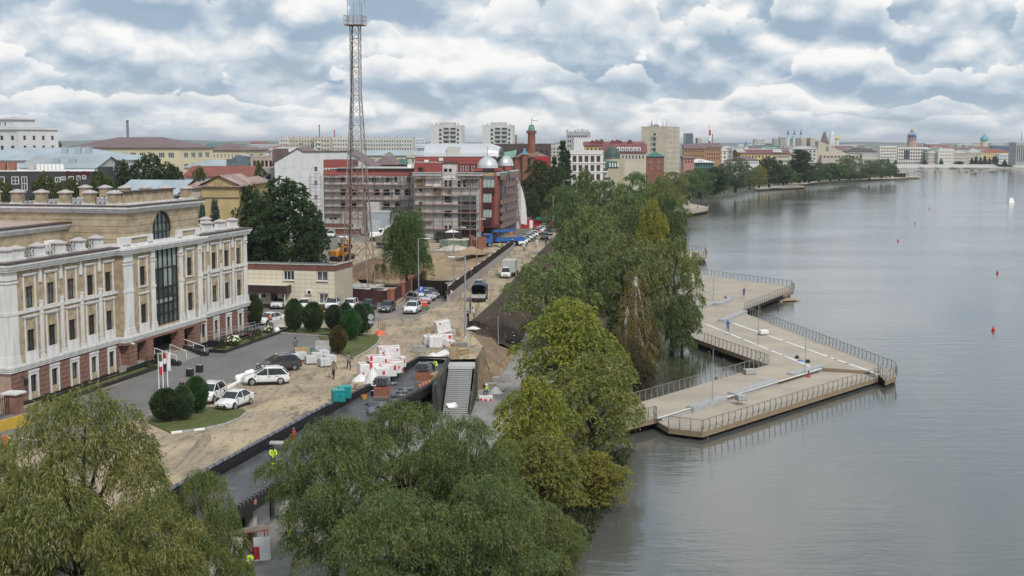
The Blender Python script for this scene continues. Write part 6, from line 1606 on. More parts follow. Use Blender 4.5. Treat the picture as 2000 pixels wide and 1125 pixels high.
proto('birch',14,2.6,2.5,6500,.26,.05,lf_yel,26,prof=lambda u: .35 + .6*(1 - u),droop=.8,reach=.5,lr=(.2,.34),seed=72,r0=.16,bark=m_birch,fork=1.5,limbn=6)
proto('poplar',16,2.0,1.0,15000,.36,.09,lf_brd,30,prof=lambda u: .25 + .75*math.sin(PI*min(1,u*.8 + .15)),droop=-.2,reach=.25,slen=.8,lr=(.3,.5),seed=73)
def conifer(key,H,Rr,n,seed):
 rng=np.random.default_rng(seed); lb=[]
 for i in range(26):
  z=.06 + .92*i/26; r=Rr*(1 - z)*(1 if i % 2 else .8) + .15
  for k in range(5):
   a=k*1.257 + i*.7; lb.append((r*.6*math.cos(a),r*.6*math.sin(a),H*z,r*.45 + .1,r*.45 + .1,.25))
 V,Q=crown_np(rng,lb,n,.34,.07,.35,.6,4,.6)
 PROT[key]=(npmesh('crown',V,Q,lf_con),MB().tube([(0,0,-.3),(0,0,H*.95)],[.16,.03],6).mesh('trunk',m_dbark),H,Rr)
conifer('spruce',9,2.2,9000,5)
def egg(key,n,seed,lo=0.0):
 rng=np.random.default_rng(seed)
 t=rng.random(n); z=3.1*t; r=1.0*np.sin(np.pi*np.clip(t*.88 + .10,0,1)) ** .7*(1 + .06*np.sin(9*t + seed))
 a=rng.uniform(0,2*np.pi,n); r=r*(1 + .08*np.sin(3*a + seed + 2*t) + .07*np.sin(5*a)*np.sin(9*t + seed))*rng.uniform(.78,1.1,n)
 P=np.stack([r*np.cos(a),r*np.sin(a),z + .25],1)
 d=np.stack([np.cos(a)*.55,np.sin(a)*.55,np.full(n,1.0)],1) + rng.normal(size=(n,3))*.3; d /= np.linalg.norm(d,axis=1)[:,None]
 b=np.cross(d,rng.normal(size=(n,3))); b /= np.linalg.norm(b,axis=1)[:,None]
 L,w=.34*rng.uniform(.6,1.3,n)[:,None],.045
 V=np.stack([P,P + d*L*.5 + b*w,P + d*L,P + d*L*.5 - b*w],1).reshape(-1,3)
 core=MB()
 core.tube([(0,0,-.1),(0,0,.6)],[.12,.1],6)
 for k in range(5): core.tube([(0,0,.1),(.35*math.cos(k*1.26),.35*math.sin(k*1.26),1.2)],[.06,.03],4)
 PROT[key]=(npmesh('crown',V,np.arange(len(V)).reshape(-1,4),lf_con),core.mesh('trunk',m_bark),3.4,1.0)
egg('egg0',9000,1); egg('egg1',9000,2)
def tree(key,px,base,ptop,wpx,col,label,name=None,z=0.0,d=None,rz=None,cat='tree',lean=0.0):
 c=G(px,base,z) if d is None else None
 if d is not None:
  r=ray(px,400); c=Vector((r.x*d/r.y,d,z))
  dep=d*math.cos(PITCH) - (z - CH)*math.sin(PITCH); c.x=(px - 1000)/F*dep
 me,tr,H,Rr=PROT[key]
 h=GY(px,ptop,c.y).z - z; R_=wpx/2*(c.y*1.01)/F
 T=thing(name or 'tree',label,cat,c,random.uniform(0,6.28) if rz is None else rz)
 T.scale=(R_/Rr,R_/Rr,h/H)
 if lean: T.rotation_euler.y=lean
 t=put('trunk',tr,T); o=put('crown',me,T); k_=1.95 if key[:2] in ('fg','wi','tu') else 1.7
 o.color=tuple(v*k_ for v in col) + (1,)
 return T
WIL,WIL2,OLV,YEL,BRN=(.076,.092,.030),(.064,.084,.029),(.094,.096,.032),(.150,.130,.026),(.100,.078,.036)
DRK,MID,LGT,PLG=(.026,.042,.016),(.044,.066,.022),(.062,.092,.026),(.052,.078,.030)
z=ZP
tree('fg0',165,0,768,430,OLV,'big olive willow at the bottom left corner in front of the office','willow_tree',z,60,.3)
tree('fg3',-30,0,815,260,OLV,'willow cut off by the left edge at the bottom','willow_tree',z,63,2.0)
tree('fg1',300,0,960,300,OLV,'low willow between the two bigger ones at the bottom left','willow_tree',z,57,1.0)
tree('fg2',408,0,918,200,WIL,'small drooping willow just left of the wet black roof','willow_tree',z,62,4.0)
tree('fg3',655,0,812,300,WIL2,'grey-green willow in front of the black roof with stacked rolls','willow_tree',z,74,4.4)
tree('fg0',800,0,786,270,WIL2,'grey-green willow in front of the long black parapet, middle of three','willow_tree',z,80,2.4)
tree('fg1',915,0,812,250,WIL2,'dark grey-green willow hiding the foot of the steel stairs','willow_tree',z,76,3.2)
tree('fg2',770,0,960,320,WIL2,'low dark willow at the bottom edge, right of the scaffold frames','willow_tree',z,66,5.5)
tree('fg1',955,0,925,300,WIL2,'low dark willow at the bottom edge beside the water','willow_tree',z,68,5.1)
tree('fg3',1062,0,985,190,WIL,'rounded willow leaning over the water at the bottom','willow_tree',z,72,.7)
tree('turn0',1046,0,738,180,(.118,.122,.028),'narrow yellowing willow beside the lower promenade','willow_tree',z,97,.4)
tree('turn1',1060,0,850,180,OLV,'olive bushy willow under the yellowing one by the shore','willow_tree',z,90,1.4)
tree('will0',1160,0,690,235,(.098,.104,.030),'open olive willow with dark limbs at the pier root','willow_tree',-4.2,108,2.1)
tree('turn0',1155,0,885,165,(.108,.100,.026),'low golden bush hanging over the shore','willow_tree',-4.6,96,3.3)
tree('turn1',1112,0,586,215,(.118,.126,.028),'tall yellow-green tree between the dark slope and the cove','tree',z,128,.9)
tree('turn0',1160,0,650,160,(.092,.105,.030),'yellow-green tree at the right shoulder of the tall yellow-green one','tree',z,126,4.2)
tree('will1',1078,0,492,200,(.082,.104,.040),'full grey-green willow right of the dark soil slope','willow_tree',z,165,.2)
tree('will2',1150,0,480,150,(.060,.080,.032),'grey-green willow behind the full one on the dark slope','willow_tree',z,185,2.7)
tree('will0',1220,0,460,190,(.066,.080,.030),'grey-green willow over the cove, left of the two leaning ones','willow_tree',-4.2,176,1.9)
tree('will2',1312,0,462,140,(.086,.100,.036),'tall willow with dark trunks standing over the pier cove','willow_tree',-4.4,166,5.0)
tree('will1',1332,0,575,90,(.052,.074,.030),'low dark willow bough hanging beside the pier rail','willow_tree',-4.4,163,3.4)
tree('birch',1240,0,522,105,BRN,'slim browning birch with a white trunk by the cove','birch_tree',-4.3,142,.5)
tree('birch',1222,0,585,70,BRN,'smaller browning birch just left of the slim one','birch_tree',-4.3,140,2.5)
tree('turn1',1258,0,596,70,(.060,.048,.028),'rust-brown tree behind the slim birch','tree',-4.3,150,2.2)
for i,(px,d,tp,w) in enumerate(((1212,137,668,55),(1236,138,660,60),(1262,136,698,45))):
 tree('turn%d' % (i % 2),px,0,tp,w,(.050,.040,.026),['dry rust-brown shrub at the left foot of the birches','dry rust-brown shrub in the middle by the cove reeds','dry rust-brown shrub nearest the cove water'][i],'dry_shrub',-4.3,d,cat='shrub')
W_ = 'willow_tree'
for a in (('will0',1155,214,402,170,(.078,.098,.036),'broad grey-green willow beside the parked car row'),('will1',1225,236,376,150,(.060,.082,.030),'tall grey-green willow behind the broad one by the car row'),('turn0',1272,226,392,75,(.120,.118,.026),'yellow-green tree standing out of the dark willows near the shore'),
          ('will2',1306,238,384,80,(.040,.062,.022),'dark willow at the water edge beyond the yellow-green tree'),('will1',1190,205,455,140,(.080,.096,.036),'low willow in front of the broad one, behind the hoarding'),('will0',1250,200,470,130,(.090,.098,.032),'olive willow below the yellow-green shore tree'),('will2',1120,262,372,110,(.052,.074,.028),'willow at the end of the parked car row'),
          ('will0',1300,292,350,95,(.088,.104,.032),'olive willow near the first far pier'),('will1',1240,300,336,120,(.060,.092,.028),'fresh green willow below the brick tower house'),('will2',1180,330,350,100,(.052,.076,.028),'willow in front of the new off-white flats'),('turn1',1140,345,332,70,(.056,.076,.026),'bushy tree at the left foot of the off-white flats'),('will0',1100,300,362,90,(.050,.072,.026),'low spreading tree beyond the parked cars'),
          ('brd0',1040,366,372,44,(.036,.058,.026),'round dark tree right of the white sail fin'),('brd1',1054,372,314,82,(.030,.046,.015),'dark oak before the brick mosque'),('brd2',1088,380,326,60,(.034,.052,.018),'dark tree between the mosque and the poplars')):
 tree(a[0],a[1],0,a[3],a[4],a[5],a[6],W_ if a[0].startswith('will') else 'tree',-2.0 if a[1] > 1110 else 0,a[2])
tree('poplar',1098,0,277,26,(.026,.044,.020),'tall dark poplar left of the off-white flats','poplar_tree',0,388)
tree('poplar',1108,0,296,22,(.024,.040,.018),'shorter dark poplar touching the off-white flats','poplar_tree',0,392)
tree('poplar',1082,0,308,20,(.024,.040,.018),'short dark poplar behind the oak','poplar_tree',0,395)
tree('brd0',556,0,352,165,(.024,.044,.016),'big dark linden behind the beige annexe','tree',0,212)
tree('brd2',494,0,368,120,(.024,.042,.016),'dark linden between the office and the big one','tree',0,218)
tree('brd1',610,0,405,80,(.026,.046,.017),'lower dark linden at the right of the big one','tree',0,208)
tree('weep',797,0,402,128,(.050,.078,.024),'weeping birch with hanging curtains beside the pit','birch_tree',0,205)
for i,(px,d,tp,w) in enumerate(((245,275,318,85),(300,272,306,125),(342,270,326,72))): tree('brd%d' % i,px,0,tp,w,DRK,['left dark maple behind the blue-roofed barn','middle and tallest dark maple behind the blue-roofed barn','right dark maple touching the brick gable'][i],'tree',0,d)
for i,(px,d,tp,w) in enumerate(((18,190,360,100),(98,196,344,100),(155,200,350,75),(203,200,338,90))): tree('brd%d' % (i % 3),px,0,tp,w,(.046,.058,.020),['olive tree at the left edge before the charcoal block','olive tree before the middle of the charcoal block','small olive tree between two others before the charcoal block','olive tree before the right end of the charcoal block'][i],'tree',0,d)
tree('brd1',509,0,318,36,MID,'round tree beside the blank white hall','tree',0,290)
tree('brd2',392,0,328,42,MID,'small tree before the rust red roof','tree',0,296)
tree('spruce',400,0,396,34,(.030,.050,.045),'left of two blue spruces behind the office','spruce_tree',0,188)
tree('spruce',424,0,386,44,(.032,.052,.046),'right and bigger of two blue spruces behind the office','spruce_tree',0,190)
tree('spruce',528,0,352,30,(.022,.036,.024),'dark spruce above the big linden','spruce_tree',0,232)
for i,px in enumerate((88,104,120)): tree('far%d' % (i % 2),px,0,277 + i,30,(.045,.075,.03),['left tree of the grove right of the white office','middle tree of the grove right of the white office','tree of that grove nearest the yellow building'][i],'tree',0,500)
for i,(px,y0,y1,w,c,k) in enumerate(((1312,398,335,60,OLV,'will1'),(1345,388,332,44,PLG,'will0'),(1366,382,328,52,PLG,'will2'),(1396,376,326,46,(.028,.048,.02),'far0'),(1400,375,342,34,LGT,'far1'),(1436,374,308,60,(.055,.072,.036),'will1'),(1464,369,326,36,(.085,.085,.034),'will0'),(1482,366,325,30,(.12,.105,.04),'turn1'),(1502,364,306,44,(.034,.054,.026),'far1'),(1530,361,322,34,(.04,.064,.026),'far0'),
                                           (1545,358,334,30,LGT,'far1'),(1560,356,293,34,(.036,.056,.024),'poplar'),(1572,355,298,26,(.032,.052,.024),'poplar'),(1580,356,320,40,PLG,'far1'),(1600,354,317,40,(.046,.068,.03),'will2'),(1622,353,318,36,(.05,.07,.032),'far0'),(1640,352,322,30,PLG,'far1'),(1660,351,334,30,(.06,.08,.03),'far0'),(1655,340,303,34,(.045,.065,.03),'will0'),(1698,349,313,34,(.052,.074,.034),'will1'),(1722,347,310,40,(.044,.076,.028),'will2'),(1738,346,320,24,(.06,.08,.03),'far1'),(1680,350,336,26,(.07,.084,.03),'far0'))):
 where=['left of the first far pier','behind the diver sculpture frame','right of the diver sculpture frame','dark, before the teal pavilion','bright green and low, on the grassy bank','big, grey-green and drooping over the far water','yellowish, right of the big drooping one','straw-coloured, above the mural fence','dark and round, before the white villa','before the raspberry-roofed building','low and bright, before the window-wall block','tall dark poplar, left of the far pair','tall dark poplar, right of the far pair','low, below the far poplars','grey-green, left of the green-roofed house','just left of the brick house with green roof','at the brick house corner','low, past the brick house','before the wedge theatre','left of the last pair on the point','tallest at the point by the timber pavilion','thin, nearest the timber pavilion','low scrub before the point'][i]
 tree(k,px,y0,y1,w*1.45,c,'lakeside tree ' + where,'tree',-1.5)
for i,(px,yt,w) in enumerate(((1898,308,10),(1906,305,11),(1915,307,10),(1923,304,11),(1932,308,9),(1943,305,16),(1873,315,22),(1838,309,9),(1735,309,8),(1749,312,9),(1962,312,10),(1988,309,9),(1806,312,10))):
 tree('spruce' if w < 12 else 'far0',px,0,yt,w,(.022,.036,.026),'tree on the far shore ' + ['at the left of the fir row','second of the fir row','third of the fir row','fourth and tallest of the fir row','fifth of the fir row','round crown closing the fir row','round bush before the beige house','small fir before the grand block','small fir before the white complex','small fir at the white complex entrance','before the long white house','before the striped tower','before the glass stair'][i],'tree',0,1402)
for i,(px,by,ty,w) in enumerate(((325,822,762,54),(357,820,757,40),(384,806,739,42),(497,640,578,30),(575,648,587,31),(612,648,593,37),(653,646,598,31),(676,641,594,26),(685,664,608,35),(702,656,597,30),(716,648,596,26))):
 lab=['clipped juniper nearest the camera, left of the trio beside the white cars','middle juniper of the trio beside the white cars','tallest juniper of the trio, touching the parked white crossover','juniper at the right corner of the office','juniper left of the gravel heap row','broad juniper in the middle of the row before the parking','juniper left of the cluster on the lawn','juniper at the back of the cluster on the lawn','front juniper of the cluster, beside the dry bush','juniper behind the front one in the cluster','rightmost juniper of the cluster, by the round road sign'][i]
 tree('egg%d' % (i % 2),px,by,ty,w,tuple(v*random.uniform(.75,1.25) for v in (.038,.068,.034)),lab,'juniper',.1,cat='juniper')
tree('egg0',660,690,640,30,(.075,.060,.03),'dry brown juniper behind the worker in a white helmet','dry_juniper',.1,cat='juniper')
def reeds():
 rng=np.random.default_rng(3); n=1300
 quad=[G(1290,752,ZW),G(1300,690,ZW),G(1398,706,ZW),G(1420,722,ZW),G(1340,748,ZW)]
 cs=[]
 while len(cs) < 130:
  a,b=rng.random(2); p=(quad[0]*(1 - a) + quad[4]*a)*(1 - b) + (quad[1]*(1 - a) + quad[2]*a)*b; cs.append((p.x,p.y))
 cs=np.array(cs); k=rng.integers(0,len(cs),n); P=np.c_[cs[k] + rng.normal(size=(n,2))*.5,np.full(n,ZW - .1)]
 a=np.c_[rng.normal(size=(n,2))*.16,np.ones(n)]; b=np.c_[rng.normal(size=(n,2)),np.zeros(n)]; b /= np.linalg.norm(b,axis=1)[:,None]
 L=rng.uniform(.6,1.5,n)[:,None]; V=np.stack([P - b*.02,P + b*.02,P + a*L*.7 + b*.015,P + a*L],1).reshape(-1,3)
 o=put('reed_bed',npmesh('reed_bed',V,np.arange(len(V)).reshape(-1,4),lf_brd)); o.color=(.07,.085,.035,1); o['kind'] = 'stuff'; tag(o,'sparse green reeds standing in the pier cove','reeds')
reeds()
def undergrowth(name,label,poly,z0,n,h,col,seed,s=1.0):
 rng=np.random.default_rng(seed); q=[G(x,y,z0) for x,y in poly]; a,b=rng.random(n),rng.random(n)
 P0=np.array([[p.x,p.y] for p in q]); P=(P0[0]*(1 - a)[:,None] + P0[1]*a[:,None])*(1 - b)[:,None] + (P0[3]*(1 - a)[:,None] + P0[2]*a[:,None])*b[:,None]
 hh=h*(.4 + .6*np.sin(P[:,0]*1.7) ** 2)*(.4 + .6*np.cos(P[:,1]*1.1) ** 2); P=np.c_[P,z0 + hh*rng.random(n) - .2]
 d=rng.normal(size=(n,3)) + np.array([0,0,.6]); d /= np.linalg.norm(d,axis=1)[:,None]; e=np.cross(d,rng.normal(size=(n,3))); e /= np.linalg.norm(e,axis=1)[:,None]
 L=s*rng.uniform(.2,.45,n)[:,None]; V=np.stack([P,P + d*L*.5 + e*.06*s,P + d*L,P + d*L*.5 - e*.06*s],1).reshape(-1,3)
 o=put(name,npmesh(name,V,np.arange(len(V)).reshape(-1,4),lf_brd)); o.color=tuple(col) + (1,); o['kind'] = 'stuff'; tag(o,label,'undergrowth')
undergrowth('undergrowth','low green growth along the shore under the willows',((1020,690),(1240,780),(1290,700),(1080,600)),-4.0,16000,1.6,(.05,.07,.025),5)
undergrowth('undergrowth','tangled growth on the bank below the parked cars',((1010,560),(1330,640),(1350,430),(1130,450)),-3.2,16000,2.2,(.05,.072,.025),6)
undergrowth('undergrowth','bushes on the far bank below the lakeside trees',((1330,398),(1480,362),(1460,346),(1290,372)),-3.0,14000,6.5,(.06,.09,.032),7,3.2)
undergrowth('undergrowth','scrub on the long far bank',((1480,362),(1745,345.5),(1700,337),(1440,350)),-3.0,22000,6.0,(.075,.095,.036),8,3.6)
undergrowth('undergrowth','weeds and debris along the near shore line',((1010,1130),(1135,1090),(1240,870),(1120,900)),-4.4,7000,.7,(.05,.06,.025),9)
# ================================================================ pavilion with the black roof, stairs, building materials
m_mem=surf('bitumen_membrane',(.055,.057,.062),(.085,.088,.094),(.15,.155,.16),scale=.35,fine=2.0,rough=.42,bump=.1)
m_memb=M('black_membrane',(.014,.014,.016),.45,.4,1.5,bump=.2)
m_roll=M('roll_wrap',(.10,.105,.12),.4,.5,2.5,c2=(.17,.18,.20))
m_rollend=M('roll_core',(.02,.02,.022),.8,.1)
m_wood=M('raw_timber',(.40,.30,.18),.85,.25,3.0)
m_woodg=M('grey_timber',(.27,.24,.20),.9,.3,3.0)
m_wrap=M('white_film',(.66,.66,.65),.35,.12,3.0,bump=.4,spec=.5)
m_rprt=M('red_print',(.55,.045,.055),.45,.12,2.0)
m_stl=M('galvanised_step',(.52,.53,.54),.45,.18,1.5,metal=.3)
def pavilion():
 T=thing('sunken_pavilion','sunken pavilion with a wet black membrane roof beside the dirt road','pavilion',W1,PI/2 - FA)
 loc=lambda p: Vector(((p - W1).dot(AX),-(p - W1).dot(NX),p.z))
 e=loc(G(875,700)); k1,k2,k3=loc(G(854,738)),loc(G(824,757)),loc(G(780,780))
 N0=-88.0; yr=k3.y
 R_=[(0,0),(e.x,e.y),(k1.x,k1.y),(k2.x,k2.y),(k3.x,k3.y),(k3.x - 12,yr - .6),(N0,yr - .6),(N0,0)]
 MB().prism([Vector((a,b,0)) for a,b in R_],-.95,-.52).build('roof_slab',m_mem,T)
 up=lambda a,b,h0,h1,t,m,nm: strut(nm,'membrane_upstand_' + m.name,m,T,Vector((a[0],a[1],(h0 + h1)/2)),Vector((b[0],b[1],(h0 + h1)/2)),t,h1 - h0)
 up((.15,-.15),(N0,-.15),-.6,.16,.32,m_memb,'upstand'); up((.12,0),(e.x,e.y),-.6,.16,.3,m_memb,'upstand')
 edge=R_[1:7]
 for a,b in zip(edge,edge[1:]):
  up(a,b,-.95,.0,.26,m_memb,'parapet')
  L=(Vector(b) - Vector(a)).length; n=max(1,int(L/.55))
  for k in range(min(n,60)):
   p=Vector(a).lerp(Vector(b),(k + .5)/n); piece('membrane_clip','clip',M('clip_grey',(.10,.10,.105),.6,.3),T,(p.x,p.y,-.06),(.16,.36,.24),math.atan2(b[1] - a[1],b[0] - a[0]))
 MB().bb(N0,0,-.3,-.02,ZP,-.55).build('rear_wall',m_cblk,T)
 fx=[k3.x + 1.6,k3.x - 4,k3.x - 9.5,k3.x - 15,k3.x - 20.5,k3.x - 26,k3.x - 31.5,k3.x - 37,k3.x - 42.5]
 for x in fx: piece('column','concrete_column',m_conc,T,(x,yr + .1,(ZP - .95)/2),(.55,.55,-.95 - ZP))
 for i,x in enumerate(fx[:-1]):
  a,b=fx[i + 1] + .4,x - .4
  piece('infill_wall','pale_infill',M('pale_block_wall',(.50,.50,.49),.9,.15,1.0,bump=.2),T,((a + b)/2 + (.6 if i % 2 else -.5),yr + 1.2,ZP + 1.1),((b - a)*.75,.3,2.2))
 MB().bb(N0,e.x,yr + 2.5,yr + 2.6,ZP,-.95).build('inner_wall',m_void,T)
 strut('stair_side_wall','rough_wall',M('rough_stone_wall',(.055,.053,.05),.95,.6,1.5,bump=.9),T,Vector((e.x - .1,e.y - .18,-1.75)),Vector((k1.x,k1.y - .18,-1.75)),.3,3.7)
 strut('stair_side_wall','rough_wall',MATS['rough_stone_wall'],T,Vector((k1.x,k1.y - .18,-1.75)),Vector((k1.x - 4.2,k1.y - .9,-1.75)),.3,3.7)
 return T,loc,e,k1,k3
PAV,ploc,pe,pk1,pk3=pavilion()
PW = lambda x, y, z=0.0: W1 + AX * x - NX * y + Z_ * z      # point of the pavilion's own frame
def stairs():
 a,b=G(876.5,716),G(923,716); c,d=G(863,809,ZP),G(914,810,ZP)
 T=thing('steel_stairs','wide flight of grey steel steps from the road down to the promenade','stairs',(c + d)/2)
 o=(c + d)/2; n=24
 wdt=(b - a).length; run=((c + d) - (a + b))/2; run.z=0
 rz=math.atan2((b - a).y,(b - a).x)
 for k in range(n):
  f=(k + .5)/n; p=(a + b)/2 + run*f; zt=ZP*(k + 1)/n + .02
  piece('step','steel_step',m_stl,T,p - o + Z_*(zt - .04) - Z_*0,(wdt,run.length/n + .05,.07),rz)
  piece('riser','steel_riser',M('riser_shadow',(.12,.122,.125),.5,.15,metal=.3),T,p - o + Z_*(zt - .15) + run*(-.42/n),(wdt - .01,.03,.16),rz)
 p=(a + b)/2 - Vector((run.x,run.y,0)).normalized()*1.4
 piece('landing','conc_landing',m_conc,T,p - o + Z_*(-.1),(wdt + .3,2.6,.24),rz)
 side=(b - a).normalized()
 for s,m in ((1,M('dark_fibre_panel',(.06,.055,.045),.8,.4,1.2)),):
  q=[p0 + side*.12 for p0 in (b - Vector((run.x,run.y,0))*.45,d)]
  mb=MB(); q0,q1=q[0] - o,q[1] - o
  mb.add([(q0.x,q0.y,ZP - o.z),(q1.x,q1.y,ZP - o.z),(q1.x,q1.y,ZP + .5 - o.z),(q0.x,q0.y,.35 - o.z)] + [(v.x + .18,v.y,zz) for v,zz in ((q0,ZP - o.z),(q1,ZP - o.z),(q1,ZP + .5 - o.z),(q0,.35 - o.z))],[(0,1,2,3),(7,6,5,4),(3,2,6,7),(1,5,6,2),(0,3,7,4)])
  mb.build('cheek_wall',m,T)
stairs()
ROLL={}
def roll(p,rz,label,group,L=1.0,r=.13,lean=0.0):
 if (L,r) not in ROLL:
  mb=MB(); mb.tube([(-L/2,0,0),(-L/2 + .02,0,0),(L/2 - .02,0,0),(L/2,0,0)],[r*.93,r,r,r*.93],12)
  ROLL[(L,r)]=(mb.mesh('membrane_roll',m_roll),MB().tube([(-L/2 - .004,0,0),(L/2 + .004,0,0)],r*.35,8).mesh('core',m_rollend),MB().tube([(-.06,0,0),(.06,0,0)],r*1.015,12,False).mesh('paper_band',M('paper_band',(.26,.27,.29),.7,.1)))
 a,b,c=ROLL[(L,r)]
 o=put('membrane_roll',a,None,p,rz); tag(o,label,'roll',group); put('core',b,o); q=put('paper_band',c,o); q.location.x=random.uniform(-.3,.3)*L
 return o
def brick_stack(px,py,label,nx=5,far=''):
 p=G(px,py,-.5); T=thing('brick_stack',label,'brick stack',p,PI/2 - FA)
 piece('pallet','stack_pallet',m_woodg,T,(0,0,.06),(1.15,1.3,.12))
 for r in range(5):
  for k in range(4):
   for j in range(3): piece('brick','stack_brick',m_brickr,T,(-.42 + k*.28,-.43 + j*.43 + random.uniform(-.01,.01),.21 + r*.18),(.27,.42,.165))
 for lay in range(3):
  for k in range(5 if lay < 2 else 4):
   q=p + Z_*(1.15 + .13 + lay*.24) + NX*(-.58 + k*.29 + (.14 if lay == 2 else 0))*(1 if lay % 2 == 0 else 1)
   roll(q,PI/2 - FA + random.uniform(-.04,.04),'grey membrane roll laid on the %s brick stack' % far,'membrane rolls on the %s brick stack' % far,1.15,.135)
brick_stack(746,775,'brick stack under grey rolls nearer the green cabinets',far='nearer')
brick_stack(826,745,'brick stack under grey rolls nearer the steel stairs',far='farther')
for i,(px,py,rz,n) in enumerate(((725,790,.1,4),(732,795,.1,4),(722,801,1.2,2),(722,806,1.2,2),(726,809,1.25,2),(775,775,.5,2),(782,768,1.0,2),(790,762,.45,2),(776,784,.2,2),(764,752,.5,1),(837,711,.4,1),(690,826,1.3,1))):
 for k in range(n):
  p=G(px,py,-.52) + NX*(k*.30) + Z_*.135
  roll(p,rz if rz < .9 else rz,'grey membrane roll lying on the black roof, ' + ['left of the nearer brick stack','in the front row by the nearer stack','in the blue-grey pair at the front','under the front pair','nearest the willow','right of the nearer brick stack','in the pair right of the nearer stack','at the end of the slanting row','by the right parapet','alone behind the nearer stack','alone at the far end of the roof','alone by the willow twigs'][i],'rolls lying on the black roof',1.1,.135)
for k in range(26):
 t=27 + k*1.13
 roll(PW(-t,-.05,.16 + .14),PI/2 - FA + random.uniform(-.03,.03),'black roll in the line laid end to end on the roadside upstand','rolls lined up on the roadside upstand',1.1,.15)
for i,(px,py,s,lab) in enumerate(((848,735,.55,'open cardboard box beside the farther brick stack'),(842,741,.6,'cardboard box against the right parapet'),(836,743,.45,'small cardboard box in front of the farther brick stack'))):
 T=thing('cardboard_box',lab,'box',G(px,py,-.52),.4 + i); m_cb=M('cardboard',(.36,.25,.14),.9,.15,3)
 MB().bb(-s/2,s/2,-s/2,s/2,0,s*.7).build('box',m_cb,T)
 for sgn in (-1,1): q=piece('flap','cb_flap',m_cb,T,(sgn*s*.62,0,s*.78),(s*.35,s,.02)); q.rotation_euler.y=-sgn*.5
T=thing('tool_bucket','yellow tool tub with red handles on the black roof','tub',G(711,779,-.52)); MB().lathe([(.24,0),(.3,.35),(.27,.35),(.2,.03)],n=12).build('tub',M('yellow_plastic',(.50,.30,.04),.5,.1),T); MB().bar((-.2,0,.36),(.35,.1,.42),.06).build('tool',M('red_plastic',(.5,.05,.04),.5,.1),T)
T=thing('primer_can','dark blue primer can with a white top on the black roof','can',G(728,772,-.52)); MB().lathe([(.17,0),(.17,.42),(.16,.44)],n=14).build('can',M('navy_tin',(.02,.03,.08),.4,.1),T); MB().lathe([(.001,.445),(.165,.445),(.165,.41)],n=14).build('lid',m_steel,T)
for i,(px,py) in enumerate(((820,756),(826,753),(832,750),(838,747))):
 o=MB().lathe([(.16,0),(.18,.2),(.12,.26),(.001,.27)],n=10).build('terracotta_pot',M('terracotta',(.42,.17,.10),.8,.15),smooth=True); o.location=G(px,py,.01); tag(o,'terracotta pot on the right parapet, %s' % ['first from the camera','second from the camera','third from the camera','nearest the cardboard boxes'][i],'pot')
T=thing('gas_bottle','red gas bottle standing by the roadside upstand among willow twigs','gas bottle',G(574,858,-.52)); MB().lathe([(.16,0),(.17,.05),(.17,.62),(.1,.75),(.05,.8),(.05,.88)],n=12).build('bottle',M('gas_red',(.36,.04,.03),.5,.15),T,smooth=True); MB().lathe([(.1,.8),(.1,.95)],n=10).build('collar',m_steel,T)
for px,py,lab in ((488,985,'pair of red clay blocks at the near end of the wet roof'),):
 T=thing('clay_blocks',lab,'blocks',G(px,py,-.52),.3)
 for k in range(2): piece('block','clay_block',M('terracotta',(.42,.17,.10),.8,.15),T,(k*.3,0,.15),(.26,.3,.3))
o=MB().bb(-.55,.55,-.35,.35,0,.12).build('pale_tray',m_kerb); o.location=G(541,866,.05); tag(o,'pale flat tray resting on the roadside upstand','tray')
# ---- wrapped insulation packs
def pack(p,w,d,h,rz,label,group,tilt=(0,0),red=1,seed=0):
 T=thing('insulation_pack',label,'pack',p,rz,group); T.rotation_euler=(tilt[0],tilt[1],rz)
 MB().bb(-w/2,w/2,-d/2,d/2,0,h).build('pack',m_wrap,T,bevel=.06)
 rnd=random.Random(seed)
 if red:
  for k in range(3):
   x=-w/2 + w*(k + rnd.uniform(.2,.8))/3
   if rnd.random() < .9: piece('print','pink_prt' if rnd.random() < .4 else 'red_prt',M('faded_print',(.60,.28,.30),.5,.2) if 0 else m_rprt,T,(x,-d/2 - .004,h*rnd.uniform(.15,.85)),(w*rnd.uniform(.08,.24),.012,h*rnd.uniform(.15,.5)))
   if k < 2 and rnd.random() < .8: piece('print','red_prt',m_rprt,T,(w/2 + .004,-d/4 + k*d/2,h*rnd.uniform(.3,.7)),(.012,d*.3,h*rnd.uniform(.25,.8)))
  piece('print','red_prt',m_rprt,T,(0,rnd.uniform(-.2,.2)*d,h + .004),(w*.85,d*.16,.012))
 return T
ga = 'wrapped insulation packs beside the black roof'
for i,(px,py,z,w,d,h,rz,tilt) in enumerate(((713,738,0,1.3,1.6,1.5,.3,(0,0)),(727,737,0,1.2,1.6,1.5,.25,(0,0)),(742,739,0,1.5,1.5,1.15,.5,(0,.05)),(758,734,0,1.5,1.4,1.2,.3,(0,0)),(772,728,0,1.3,1.3,1.2,.6,(0,0)),(731,727,0,1.4,1.6,1.7,.3,(0,0)),(748,724,0,1.4,1.6,1.6,.4,(0,0)),(765,722,0,1.6,1.5,1.25,.2,(0,0)),
                                                  (767,722,1.27,1.6,1.2,1.15,.15,(.05,-.08)),(748,716,1.3,1.1,1.0,.9,.4,(0,0)),(780,716,0,1.2,1.2,1.1,.3,(0,0)))):
 lab=['standing at the left end of the pile','second from the left end of the pile','low one in the front row of the pile','front one covered in red print','front one nearest the road corner','tall one behind the left end','tall one in the middle of the back row','the base of the topmost pack','the topmost pack, tilted','small one on top, left of the topmost','low one at the right end of the pile'][i]
 pack(G(px,py) + Z_*z,w,d,h,rz,'red-white pack by the roof, ' + lab,ga,tilt,seed=i)
gb = 'wrapped insulation packs beside the sand heap'
